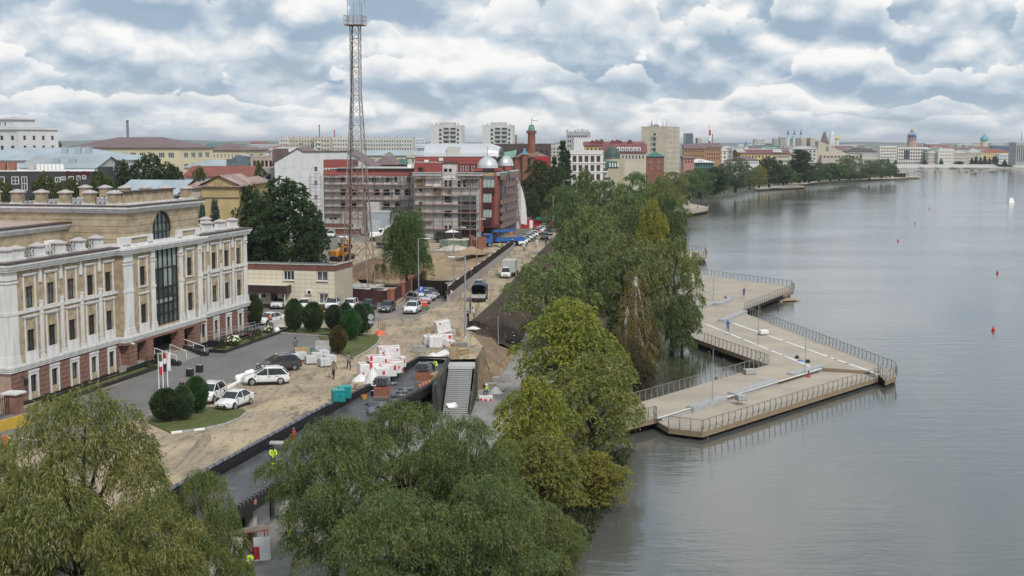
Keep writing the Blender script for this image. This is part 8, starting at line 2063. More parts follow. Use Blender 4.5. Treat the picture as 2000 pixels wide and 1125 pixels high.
def boat(px,py,label,col,s=1.0,rz=0.0):
 T=thing('rowing_boat',label,'boat',G(px,py,ZW),rz); L=4.2*s
 vs=[];
 for x,w,zk in ((-.5,.55,.1),(-.25,.75,0),(.1,.75,0),(.35,.45,.05),(.5,.02,.25)):
  for y,z in ((-w,.55),(-w*.6,zk - .1),(w*.6,zk - .1),(w,.55)): vs.append((x*L,y,z + .1))
 fs=[(i*4 + j,(i + 1)*4 + j,(i + 1)*4 + j + 1,i*4 + j + 1) for i in range(4) for j in range(3)] + [(3,2,1,0)]
 MB().add(vs,fs).build('hull',M('boat_' + col,{'red': (.5,.05,.04),'white': (.7,.7,.7),'orange': (.55,.16,.05),'blue': (.12,.2,.32),'grey': (.3,.31,.32)}[col],.5,.1),T)
 for k in (-.2,.15): piece('seat','boat_seat',m_wood,T,(k*L,0,.45),(.3,1.2,.06))
 MB().lathe([(.22,.45),(.28,.8),(.2,1.15),(.1,1.2),(.14,1.35),(.001,1.5)],(-.2*L,0,0),8).build('rower',m_frame,T)
for i,(px,py,col,lab) in enumerate(((1789,335,'white','leftmost boat near the far shore'),(1796,335.5,'blue','boat just right of the leftmost one'),(1795,338,'white','boat below the leftmost pair'),(1826,335.5,'grey','dark boat left of the red one under the grand block'),(1834,335.3,'red','red boat under the grand block'),(1873,335,'orange','pale orange boat in the middle of the far boats'),(1887,336.5,'blue','dark boat in the middle of the far boats'),(1898,333,'orange','boat nearest the bank bushes'),(1902,340.5,'red','bright red boat closest to the camera'),(1912,337.5,'white','white boat right of the bright red one'),(1914,332.2,'grey','tiny dark boat by the bank'),(1938,336,'blue','dark boat right of centre'),(1957,336.8,'grey','grey boat right of centre'),(1972,337.3,'orange','faint boat near the white launch'),(1986,339,'white','white launch at the right edge'))):
 boat(px,py,lab,col,1.3,.3*i)
def gull(px,py,h,lab,s=1.0):
 p=G(px,py,ZW); T=tag(MB().add([(0,-.2,0),(0,.25,.02),(-.6*s,.05,.22),(-1.1*s,-.05,.1),(.6*s,.05,.22),(1.1*s,-.05,.1),(0,0,-.09),(0,.35,.02)],[(0,1,2),(2,3,0),(1,0,4),(4,0,5),(0,6,1),(1,6,0),(6,7,1),(0,2,6),(0,6,4)]).build('gull',m_kerb),lab,'gull'); T.location=p + Z_*h
gull(1787,445,1.5,'gull flying low beside the far red buoy'); gull(1764,442,1.2,'gull flying left of the far red buoy')
# ================================================================ vehicles
m_paint=tinted('car_paint',.3,.6,.02,.5,spec=.5)
m_cglass=M('car_glass',(.018,.021,.024),.05,.3,1.0,spec=.7)
m_tyre=M('tyre',(.016,.016,.017),.85,.2,4); m_rim=M('alloy_rim',(.42,.43,.44),.35,.1,metal=.7)
m_hl=M('headlight',(.62,.64,.66),.1,.05,spec=.8); m_tl=M('tail_light',(.32,.015,.015),.25,.1); m_plast=M('black_trim',(.022,.022,.023),.7,.1)
def wheel_mesh(r,w):
 ty=MB().lathe([(r*.62,-w/2),(r*.92,-w/2),(r,-w*.32),(r,w*.32),(r*.92,w/2),(r*.62,w/2)],n=18).mesh('tyre',m_tyre,True)
 mb=MB(); mb.lathe([(.001,w*.42),(r*.2,w*.46),(r*.22,w*.34),(r*.56,w*.30),(r*.64,w*.48),(r*.66,w*.48),(r*.66,-w*.48),(.001,-w*.40)],n=18)
 for k in range(5): a=k*1.257; mb.box((r*.4*math.cos(a),r*.4*math.sin(a),w*.42),(r*.5,r*.13,w*.08),a)
 return ty,mb.mesh('rim',m_rim)
def car_proto(kind):
 P={'sedan': dict(L=4.4,W=1.72,H=1.46,belt=.94,hood=.86,nose=.64,tail=.98,ws=(1.02,.28),rw=(-1.72,-1.0),wr=.31,wb=(1.32,-1.25),tx=-2.1,gc=.17),
         'suv': dict(L=4.45,W=1.84,H=1.62,belt=1.02,hood=.99,nose=.74,tail=1.02,ws=(1.12,.22),rw=(-2.1,-1.5),wr=.36,wb=(1.35,-1.32),tx=-2.15,gc=.22),
         'van': dict(L=4.5,W=1.80,H=1.82,belt=1.12,hood=1.08,nose=.80,tail=1.1,ws=(1.45,.75),rw=(-2.2,-2.08),wr=.33,wb=(1.35,-1.35),tx=-2.2,gc=.2),
         'hatch': dict(L=4.1,W=1.74,H=1.52,belt=.98,hood=.94,nose=.7,tail=1.0,ws=(1.05,.36),rw=(-1.95,-1.45),wr=.32,wb=(1.25,-1.25),tx=-1.98,gc=.18)}[kind]
 L,W_,H=P['L'],P['W'],P['H']; hw=W_/2; xf=L/2; xr=-L/2; gc=P['gc']
 T=thing('car','car','car')
 st=[(xr,hw*.80,gc + .22,P['tail'] - .18),(xr + .10,hw*.92,gc + .08,P['tail'] - .03),(xr + .45,hw*.985,gc,P['tail']),(-.6,hw,gc,P['belt']),(.3,hw,gc,P['belt'] - .02),(P['ws'][0],hw*.99,gc,P['hood'] + .04),(xf - .75,hw*.97,gc,P['hood'] - .04),(xf - .28,hw*.90,gc + .02,P['nose'] + .08),(xf - .06,hw*.78,gc + .08,P['nose'] - .04),(xf,hw*.70,gc + .16,P['nose'] - .16)]
 vs,fs=[],[]
 for x,w,z0,z1 in st:
  zm=z0 + (z1 - z0)*.55
  vs += [(x,-w*.86,z0),(x,-w,z0 + .12),(x,-w*1.0,zm),(x,-w*.96,z1 - .07),(x,-w*.80,z1),(x,0,z1 + .03),(x,w*.80,z1),(x,w*.96,z1 - .07),(x,w,zm),(x,w,z0 + .12),(x,w*.86,z0)]
 n=11
 for i in range(len(st) - 1):
  for k in range(n - 1): fs.append((i*n + k,i*n + k + 1,(i + 1)*n + k + 1,(i + 1)*n + k))
  fs.append((i*n + n - 1,i*n,(i + 1)*n,(i + 1)*n + n - 1))
 fs += [tuple(range(n)),tuple(range((len(st) - 1)*n + n - 1,(len(st) - 1)*n - 1,-1))]
 fs=[tuple(reversed(f)) for f in fs]
 body=MB().add(vs,fs).build('body',m_paint,T,autos=.9); body['paint']=1
 b0=P['belt'] - .06; (wx,wt),(rx,rt)=P['ws'],P['rw']; bw,tw=hw*.93,hw*.70
 base=[(wx + .12,P['hood'] - .02),(rx,b0 + (.03 if kind != 'sedan' else .06))]
 gv=[(base[0][0],-bw*.92,base[0][1]),(base[0][0],bw*.92,base[0][1]),(base[1][0],bw*.94,base[1][1]),(base[1][0],-bw*.94,base[1][1]),(wt,-tw,H - .06),(wt,tw,H - .06),(rt,tw,H - .08),(rt,-tw,H - .08),((wx + rx)/2,-bw,b0),((wx + rx)/2,bw,b0),((wt + rt)/2,-tw*1.02,H - .04),((wt + rt)/2,tw*1.02,H - .04)]
 MB().add(gv,[(0,1,5,4),(2,3,7,6),(0,4,10,8),(8,10,7,3),(1,9,11,5),(9,2,6,11)]).build('windows',m_cglass,T)
 rf=MB(); m_=(wt + rt)/2
 rv=[(wt + .06,-tw*.98,H - .085),(wt + .06,tw*.98,H - .085),(rt - .06,tw*.98,H - .10),(rt - .06,-tw*.98,H - .10),(wt - .1,-tw*.8,H - .02),(wt - .1,tw*.8,H - .02),(rt + .12,tw*.8,H - .03),(rt + .12,-tw*.8,H - .03),(m_,-tw*.8,H),(m_,tw*.8,H),(m_,-tw*1.04,H - .06),(m_,tw*1.04,H - .06)]
 rf.add(rv,[(0,1,5,4),(4,5,9,8),(8,9,6,7),(7,6,2,3),(0,4,8,10),(10,8,7,3),(1,11,9,5),(11,2,6,9)])
 roof=rf.build('roof',m_paint,T); roof['paint']=1
 for s in (-1,1):
  for a,b,w in (((wx + .1,s*bw*.93,P['hood']),(wt,s*tw*1.01,H - .07),.05),((-.15,s*bw*1.005,b0),(-.12,s*tw*1.03,H - .07),.05),((rx + .05,s*bw*.95,b0 + .02),(rt,s*tw*1.01,H - .09),.11 if kind != 'sedan' else .08)):
   p=MB().bar(a,b,w,.05,up=(0,1,0)).build('pillar',m_paint,T); p['paint']=1
  h=MB().box((xf - .20,s*hw*.66,P['nose'] + .0),(.22,.36,.13),s*-.35).build('headlight',m_hl,T,bevel=.02)
  t=MB().box((xr + .06,s*hw*.72,P['tail'] - .17),(.12,.34,.2),s*.25).build('tail_light',m_tl,T,bevel=.02)
  mi=MB().box((wx - .12,s*(hw + .1),P['belt'] + .04),(.14,.2,.13)).build('mirror',m_paint,T,bevel=.03); mi['paint']=1
  for hx in (-.35,-1.0 if kind != 'sedan' else -1.15): piece('door_handle','car_handle',m_plast,T,(hx + .1,s*(hw + .005),P['belt'] - .16),(.2,.03,.03))
  for dx in (.78,-.22,-1.12): piece('door_gap','car_gap',m_plast,T,(dx,s*(hw - .004),(gc + P['belt'])/2 + .06),(.018,.02,P['belt'] - gc - .3))
  piece('sill','car_sill',m_plast,T,(0,s*(hw*.97),gc + .06),(P['wb'][0] - P['wb'][1] - P['wr']*2.2,.1,.14))
 piece('grille','car_grille',m_plast,T,(xf - .02,0,P['nose'] - .12),(.06,hw*.9,.13)); piece('lower_grille','car_grille',m_plast,T,(xf - .03,0,gc + .22),(.08,hw*1.2,.14))
 piece('licence_plate','car_plate',m_white,T,(xf + .02,0,gc + .34),(.02,.5,.11)); piece('licence_plate','car_plate',m_white,T,(xr - .01,0,gc + .5),(.02,.5,.11)); piece('rear_bumper','car_grille',m_plast,T,(xr + .04,0,gc + .18),(.12,hw*1.5,.16))
 ty,rm=wheel_mesh(P['wr'],.22)
 for x in P['wb']:
  for s in (-1,1):
   ar=MB().lathe([(.001,0),(P['wr']*1.16,0),(P['wr']*1.16,.03),(.001,.03)],n=18).build('wheel_arch',m_plast,T); ar.location=(x,s*(hw - .055),P['wr'] + .02); ar.rotation_euler=(-s*PI/2,0,0)
   w=put('wheel',ty,T,(x,s*(hw - .09),P['wr'])); w.rotation_euler=(-s*PI/2,0,0); put('rim',rm,w)
 if kind in ('suv','van'):
  for s in (-1,1): MB().tube([(wt - .1,s*tw*.85,H - .02),(wt - .2,s*tw*.86,H + .05),(rt + .3,s*tw*.86,H + .04),(rt + .2,s*tw*.85,H - .02)],.025,6).build('roof_rail',m_rim,T)
 return T
CP={k: car_proto(k) for k in ('sedan','suv','van','hatch')}
CT={k: tree_of(v) for k,v in CP.items()}
for v in CP.values(): v.location=(0,-400,-50)
used=set()
WHT,SIL,DGR,BLK,GRY,BLU,RED=(.70,.71,.71,1),(.36,.36,.38,1),(.055,.053,.052,1),(.016,.016,.018,1),(.17,.17,.175,1),(.05,.10,.28,1),(.32,.10,.04,1)
def car(kind,fx,fy,rx,ry,colr,label,group=None,z=0.0):
 a,b=G(fx,fy,z),G(rx,ry,z); d=a - b
 o=dup(CT[kind],None,colr)
 c=(a + b)/2
 o.location=(c.x,c.y,z + .008); o.rotation_euler=(0,0,math.atan2(d.y,d.x)); tag(o,label,'car')
 if group: o['group']=group
 return o
car('suv',480,751,561,748,WHT,'white crossover standing side-on in the dirt road')
car('suv',520,726,570,721,DGR,'dark grey crossover just behind the white one')
car('sedan',436,802,480,786,WHT,'white sedan parked with its nose towards the lawn kerb')
car('suv',392,792,428,772,WHT,'white crossover half hidden behind the juniper trio')
g = 'cars parked along the maroon fence'
car('suv',531,609,560,593,WHT,'white crossover parked left of the annexe door',g); car('hatch',588,612,602,596,WHT,'white hatchback behind the broad juniper',g)
car('sedan',505,636,548,628,WHT,'white sedan with orange and violet marks by the office corner',g); car('van',637,612,665,595,WHT,'white minivan parked at the annexe corner',g)
car('hatch',671,612,697,596,WHT,'white car with a dark roof beside the minivan',g); car('sedan',708,612,732,598,BLK,'black sedan partly behind the juniper cluster',g)
car('sedan',744,615,768,601,DGR,'dark grey sedan facing the camera at the end of the row',g); car('suv',794,618,818,604,WHT,'white crossover with a black grille in front of the parking sign')
car('suv',839,596,796,589,SIL,'silver crossover, front one of the three by the parking sign'); car('hatch',848,589,812,583,SIL,'silver hatchback in the middle of the three by the parking sign'); car('hatch',855,585,822,578,GRY,'grey hatchback at the back of the three by the parking sign')
car('hatch',930,573,940,557,SIL,'pale car driving towards the camera beside the hoarding')
g = 'cars in the row by the red block'
rowc=[WHT,WHT,SIL,WHT,WHT,WHT,RED,WHT,WHT,SIL]
for i in range(10):
 f=i/9; x,y=1029 + (1074 - 1029)*f,480 + (448 - 480)*f
 car(('suv','hatch','sedan')[i % 3],x - 2 + 0,y + 3.0,x - 23 + 6*f,y - 5 + 1*f,rowc[i],'parked car in the diagonal row, ' + ['nearest the blue crane truck','second from the crane truck','third from the crane truck, silver','fourth from the crane truck','fifth from the crane truck','sixth from the crane truck','the orange-brown one','just past the orange-brown one','second past the orange-brown one','farthest, by the red gate'][i],g)
car('suv',1062,472,1064,463,BLK,'black crossover standing in the road beside the car row'); car('sedan',1072,463,1072,455,DGR,'dark sedan behind the black crossover'); car('sedan',1084,457,1080,449,WHT,'white sedan at the far end of the road'); car('hatch',1098,446,1092,440,WHT,'white hatchback under the trees at the road bend')
car('van',640,468,655,459,WHT,'white minivan parked on the site behind the linden'); car('van',985,548,992,536,WHT,'white van hidden behind the roadside willow');
for v in CP.values():
 for c in list(bpy.data.objects):
  if c.parent == v or (c.parent and c.parent.parent == v): bpy.data.objects.remove(c)
for v in CP.values(): bpy.data.objects.remove(v)
# ---- lorries and diggers
def wheels(T,xs,y,r,w=.32):
 ty,rm=wheel_mesh(r,w)
 for x in xs:
  for s in (-1,1): o=put('wheel',ty,T,(x,s*y,r)); o.rotation_euler=(-s*PI/2,0,0); put('rim',rm,o)
def cab(T,x,m,h=2.9,w=2.4,l=1.9):
 b=MB().extr([(x - l/2,.9),(x + l/2,.9),(x + l/2,1.9),(x + l/2 - .18,h),(x - l/2,h)],(0,-w/2,0),X_,Z_,Y_,w).build('cab',m,T,bevel=.06)
 MB().add([(x + l/2 + .01,-w*.44,1.92),(x + l/2 + .01,w*.44,1.92),(x + l/2 - .15,w*.42,h - .12),(x + l/2 - .15,-w*.42,h - .12)],[(0,1,2,3)]).build('windscreen',m_cglass,b)
 for s in (-1,1): MB().bb(x - .2,x + l/2 - .25,s*(w/2 + .005) - .005,s*(w/2 + .005) + .005,1.95,h - .2).build('side_window',m_cglass,b); MB().box((x + l/2 - .02,s*w*.36,1.15),(.08,.4,.22)).build('headlight',m_hl,b)
 MB().box((x + l/2 + .05,0,.75),(.2,w,.35)).build('bumper',m_plast,b)
def place(T,fx,fy,rx,ry,z=0.0):
 a,b=G(fx,fy,z),G(rx,ry,z); d=a - b; c=(a + b)/2; T.location=(c.x,c.y,z); T.rotation_euler.z=math.atan2(d.y,d.x)
m_tblue=M('truck_blue',(.03,.11,.36),.45,.1); m_dump=M('worn_grey_green',(.22,.26,.24),.7,.3,1.0,c2=(.30,.24,.16)); m_orange=M('digger_orange',(.50,.22,.03),.5,.15)
T=thing('tipper_truck','blue-cabbed tipper truck with a worn grey body loaded with earth','truck'); cab(T,2.6,m_tblue)
MB().extr([(-3.4,1.2),(1.4,1.2),(1.6,2.7),(-3.6,2.7)],(0,-1.2,0),X_,Z_,Y_,2.4).build('tipper_body',m_dump,T)
for k in range(7):
 for s in (-1,1): piece('body_rib','tip_rib',m_dump,T,(-3.0 + k*.7,s*1.23,1.95),(.12,.1,1.45))
heap('load',(0,0,0),2.3,1.1,.7,m_brsoil,61).parent=T; [setattr(c,'location',(-1,0,2.6)) for c in bpy.data.objects if c.parent == T and c.name.startswith('load')]
piece('chassis','truck_chas',m_plast,T,(-.3,0,.95),(7,1.0,.3)); wheels(T,(2.7,-1.5,-2.8),1.0,.52); place(T,795,487,735,484)
T=thing('crane_truck','blue crane truck with a long flatbed beside the hoarding','truck'); cab(T,4.2,m_tblue)
MB().bb(-5.2,2.2,-1.25,1.25,1.1,1.3).build('flatbed',m_tblue,T)
for s in (-1,1): piece('side_board','crane_side',m_tblue,T,(-1.5,s*1.24,1.6),(7.4,.06,.6))
piece('tail_board','crane_side',m_tblue,T,(-5.2,0,1.6),(.06,2.4,.6)); MB().bb(2.3,3.1,-.9,.9,1.1,2.6).build('crane_base',m_frame,T); strut('crane_boom','crane_bm',m_tblue,T,(2.6,0,3.4),(-3.0,0,3.5),.45,.5); strut('crane_mast','crane_ms',m_frame,T,(2.7,0,2.5),(2.6,0,3.5),.5)
for k in range(6): piece('timber_load','load_timber',m_wood,T,(-2.2 + .1*k,-.5 + .2*k,1.45 + .12*k),(3.2,.25,.12))
piece('chassis','truck_chas',m_plast,T,(0,0,.85),(10,1.0,.3)); wheels(T,(4.0,-2.5,-3.7),1.02,.52); place(T,950,482,1012,479)
T=thing('skip_container','rusty grey-green skip full of rubble','skip'); MB().extr([(-3.1,0),(3.1,0),(3.1,1.9),(-3.1,1.9)],(0,-1.2,.1),X_,Z_,Y_,2.4).build('body',M('skip_green',(.17,.21,.16),.75,.35,1.0),T)
for k in range(9): piece('rib','skip_rib',MATS['skip_green'],T,(-2.9 + k*.72,-1.24,1.05),(.12,.1,1.8))
h_=heap('rubble',(0,0,1.9),2.9,1.1,.5,MATS['rubble'],62); h_.parent=T; place(T,862,486,914,487)
def excavator(label,fx,fy,rx,ry,m,arm,name='excavator',z=0.0):
 T=thing(name,label,'excavator')
 for s in (-1,1): MB().extr([(-1.7,.1),(-1.4,0),(1.4,0),(1.7,.3),(1.7,.6),(1.4,.9),(-1.4,.9),(-1.7,.6)],(0,s*1.0 - .28,0),X_,Z_,Y_,.56).build('track',m_plast,T)
 MB().bb(-1.9,.6,-1.2,1.2,1.0,2.1).build('engine_house',m,T,bevel=.1); c=MB().bb(.2,1.5,.1,1.2,1.0,2.9).build('cab',m,T,bevel=.08); MB().bb(.3,1.52,.08,1.22,1.9,2.75).build('cab_glass',m_cglass,c); piece('counterweight','exc_cw',m_frame,T,(-2.0,0,1.5),(.5,2.2,.9))
 pts=[Vector((p[0],-.4,p[1])) for p in arm]
 for i,(a,b) in enumerate(zip(pts,pts[1:])): strut('boom' if i < 2 else 'dipper','exc_boom_' + m.name,m,T,a,b,.36,.42)
 e=pts[-1]; MB().extr([(-.5,-.9),(.5,-.9),(.7,0),(0,.25),(-.6,-.1)],(e.x,-1.0,e.z),X_,Z_,Y_,1.2).build('bucket',m_frame,T)
 place(T,fx,fy,rx,ry,z)
excavator('orange excavator at the rim of the pit beside the mast',672,511,655,509,m_orange,((.8,1.5),(2.2,4.6),(3.6,4.2),(4.2,1.6)))
excavator('white excavator with a black boom folded over the tipper',748,471,728,471,m_white,((.8,1.6),(2.2,3.4),(4.6,4.4),(7.2,2.0)))
T=thing('lorry','small white lorry behind the mast legs','truck'); cab(T,1.6,m_white,2.4,2.0,1.5); MB().bb(-2.6,.7,-1.0,1.0,.9,2.3).build('box_body',M('grey_tarp',(.33,.34,.35),.8,.1),T); piece('chassis','truck_chas',m_plast,T,(-.4,0,.7),(5,.9,.25)); wheels(T,(1.6,-1.6),.85,.4,.26); place(T,660,480,690,487)
T=thing('dark_lorry','dark lorry with a white tarpaulin behind the weeping birch','truck'); cab(T,2.0,m_frame,2.7); MB().bb(-3.2,.9,-1.15,1.15,1.0,2.4).build('box_body',m_frame,T); heap('tarpaulin',(-1,0,2.35),1.9,1.1,.6,m_wrap,63).parent=T; piece('chassis','truck_chas',m_plast,T,(-.4,0,.75),(6.4,.9,.25)); wheels(T,(2.0,-2.0),.95,.48); place(T,848,474,900,473)
def pickup():
 T=thing('tilt_truck','open-backed tilt truck parked at the top of the dark slope','truck'); cab(T,2.0,M('navy_cab',(.03,.05,.10),.5,.1),2.2,1.9,1.6)
 MB().bb(-2.4,1.0,-1.0,1.0,.7,.85).build('bed',m_woodg,T)
 for s in (-1,1): piece('side_board','tilt_side',m_woodg,T,(-.7,s*1.0,1.1),(3.4,.06,.5)); MB().bb(-2.4,.95,s*1.0 - .02,s*1.0 + .02,1.36,2.3).build('tilt_side',M('navy_tarp',(.05,.07,.11),.7,.15),T)
 piece('tail_board','tilt_side2',m_conc,T,(-2.42,0,.95),(.06,2.0,.55)); mb=MB(); mb.lathe([(1.02,-1.7),(1.02,1.7)],n=12,ang=PI); o=mb.build('tilt_roof',MATS['navy_tarp'],T); o.scale=(1,.3,1); o.matrix_local=Matrix.Translation((-.72,0,2.3)) @ Matrix.Rotation(PI/2,4,'Y') @ Matrix.Rotation(PI/2,4,'Z') @ Matrix.Diagonal((1,.3,1,1))
 MB().bb(.8,.9,-.98,.98,.8,2.3).build('tilt_front',m_black,T);
 for k in range(3): piece('load','tilt_load',m_black,T,(-1.6 + k*.7,-.3 + .2*k,1.1),(.6,1.0,.45),.3*k)
 piece('chassis','truck_chas',m_plast,T,(0,0,.55),(5.2,.8,.22)); wheels(T,(1.9,-1.4),.85,.36,.24); place(T,944,578,930,597)
pickup()
T=thing('box_lorry','grey box lorry half hidden behind the roadside willow','truck'); cab(T,2.6,m_white,2.3,2.0,1.5); MB().bb(-3.0,1.7,-1.1,1.1,.9,2.9).build('box_body',M('box_grey',(.40,.41,.40),.7,.1),T); piece('chassis','truck_chas',m_plast,T,(0,0,.7),(6,.9,.25)); wheels(T,(2.5,-1.8),.9,.42,.26); place(T,1004,532,990,545)
T=thing('red_gate_shed','red boarded gate shed with a green canopy at the end of the car row','shed',G(1056,446),-.1)
for k in range(14): piece('board','gate_board',M('signal_red_board',(.42,.03,.04),.6,.12),T,(-5.0 + k*.75,0,1.2),(.72,.12,2.4))
MB().bb(-1.2,2.6,-1,1,2.3,3.0).build('canopy',M('canopy_green',(.02,.20,.14),.5,.1),T); piece('door','gate_door',m_white,T,(-2.6,-.09,1.1),(.9,.06,2.1))
for i,(a,b,lab) in enumerate((((921,487),(938,489),'orange brick gate wall left of the crane truck'),((938,489.5),(950,482),'orange brick gate wall turning towards the red block'))):
 p,q=G(*a),G(*b); T=thing('brick_gate_wall',lab,'wall',p,math.atan2((q - p).y,(q - p).x)); L=(q - p).length
 piece('wall','gate_wall_b',m_brickr,T,(L/2,0,1.1),(L - .8,.3,2.2)); [brick_post('brick_post',Vector((x,0,0)),2.9,T,.8) for x in (0,L)]
T=thing('white_cage','white wire cage pallet beside the brick gate wall','cage',G(912,479))
for k in range(7):
 for y in (-.6,.6): strut('bar','cage_bar',m_white,T,(-1 + k*.33,y,0),(-1 + k*.33,y,1.4),.07)
for zz in (.1,.7,1.4):
 for y in (-.6,.6): strut('rail','cage_bar',m_white,T,(-1,y,zz),(1,y,zz),.07)
piece('load','cage_load',m_conc,T,(0,0,.5),(1.8,1.0,.8))
T=thing('barrier_arm','white barrier arm on an orange post behind the bottom left willow','barrier',G(12,880)); MB().bb(-.2,.2,-.2,.2,0,1.15).build('post',M('barrier_orange',(.60,.16,.03),.5,.1),T,bevel=.03); strut('arm','barrier_arm_m',m_white,T,(.1,0,1.0),(3.6,-1.0,1.0),.1)
o=MB().bb(-2.2,2.2,-.1,.1,0,.9).build('yellow_fence',M('fence_yellow',(.5,.33,.05),.6,.15)); o.location=G(20,838); o.rotation_euler.z=1.2; tag(o,'low yellow barrier board at the left edge below the office','barrier')
T=thing('gate_pillar','red granite gate pillar with a white cap at the left end of the office','gate pillar',OL(-49.6,1.2),PI/2 - FA); MB().bb(-.55,.55,-.55,.55,0,1.7).build('pillar',m_red,T); MB().bb(-.75,.75,-.75,.75,1.7,1.85).build('cap',m_trim,T)
T=thing('wrought_gate','black wrought iron gate left of the red granite pillar','gate',OL(-51.8,1.2),PI/2 - FA)
for k in range(12): strut('bar','gate_bar',m_frame,T,(-1.5 + k*.27,0,0),(-1.5 + k*.27,0,1.7),.04)
for zz in (.2,1.5): strut('rail','gate_bar',m_frame,T,(-1.5,0,zz),(1.5,0,zz),.05)
# ================================================================ people
m_skin=M('skin',(.42,.26,.19),.6,.08); m_hair=M('dark_hair',(.02,.016,.013),.8,.2)
m_top=None
CLO={}
def cloth(c):
 k = 'cloth_%02d_%02d_%02d' % tuple(int(v*99) for v in c)
 return M(k,c,.85,.15,6,bump=.2)
SKEL={}
def skeleton(pose):
 J=dict(pel=(0,0,.95),sp=(0,0,1.18),ch=(.01,0,1.38),nk=(.01,0,1.50),hd=(.03,0,1.60),top=(.03,0,1.72))
 def arm(s,el,wr): J['sh%d' % s]=(0,s*.19,1.42); J['el%d' % s]=el; J['wr%d' % s]=wr
 def leg(s,kn,an): J['hp%d' % s]=(0,s*.10,.92); J['kn%d' % s]=kn; J['an%d' % s]=an; J['to%d' % s]=(an[0] + .17,an[1],max(.035,an[2] - .05))
 if pose == 'stand':
  for s in (-1,1): arm(s,(-.03,s*.26,1.13),(.05,s*.28,.88)); leg(s,(.02,s*.11,.50),(-.01,s*.12,.08))
 elif pose == 'walk':
  arm(1,(-.14,.25,1.15),(-.08,.27,.90)); arm(-1,(.12,-.25,1.15),(.26,-.24,.95)); leg(1,(.22,.10,.54),(.30,.10,.09)); leg(-1,(.02,-.10,.50),(-.32,-.10,.14))
 elif pose == 'run':
  arm(1,(-.20,.25,1.20),(.02,.24,1.08)); arm(-1,(.14,-.25,1.20),(.34,-.18,1.28)); leg(1,(.32,.10,.66),(.14,.10,.30)); leg(-1,(-.06,-.10,.52),(-.42,-.10,.20))
  for k in ('ch','nk','hd','top'): J[k]=(J[k][0] + .08,J[k][1],J[k][2])
 elif pose == 'phone':
  arm(1,(.02,.26,1.13),(.06,.26,.88)); arm(-1,(.10,-.28,1.20),(.12,-.16,1.50))
  for s in (-1,1): leg(s,(.02,s*.11,.50),(-.01,s*.12,.08))
 elif pose == 'work':
  for s in (-1,1): arm(s,(.12,s*.26,1.18),(.34,s*.14,1.08)); leg(s,(.03,s*.12,.50),(-.02,s*.14,.08))
  for k,dx,dz in (('ch',.08,-.02),('nk',.13,-.04),('hd',.19,-.07),('top',.23,-.06)): J[k]=(J[k][0] + dx,J[k][1],J[k][2] + dz)
 elif pose == 'bend':
  J.update(pel=(-.15,0,.90),sp=(.05,0,1.06),ch=(.24,0,1.12),nk=(.36,0,1.14),hd=(.46,0,1.12),top=(.56,0,1.10))
  for s in (-1,1): J['sh%d' % s]=(.27,s*.19,1.12); J['el%d' % s]=(.36,s*.22,.86); J['wr%d' % s]=(.50,s*.12,.66); leg(s,(.05,s*.12,.50),(-.06,s*.14,.08)); J['hp%d' % s]=(-.14,s*.10,.88)
 elif pose in ('squat','sit'):
  zp=.34 if pose == 'squat' else .48
  J.update(pel=(0,0,zp),sp=(.04,0,zp + .22),ch=(.12,0,zp + .42),nk=(.16,0,zp + .53),hd=(.21,0,zp + .62),top=(.23,0,zp + .74))
  for s in (-1,1): J['sh%d' % s]=(.12,s*.19,zp + .45); J['el%d' % s]=(.28,s*.24,zp + .24); J['wr%d' % s]=(.48,s*.13,zp + .20); J['hp%d' % s]=(.02,s*.10,zp - .02); J['kn%d' % s]=(.42,s*.18,zp + .10); J['an%d' % s]=(.22 if pose == 'squat' else .40,s*.16,.08); J['to%d' % s]=(J['an%d' % s][0] + .17,s*.17,.035)
 return J
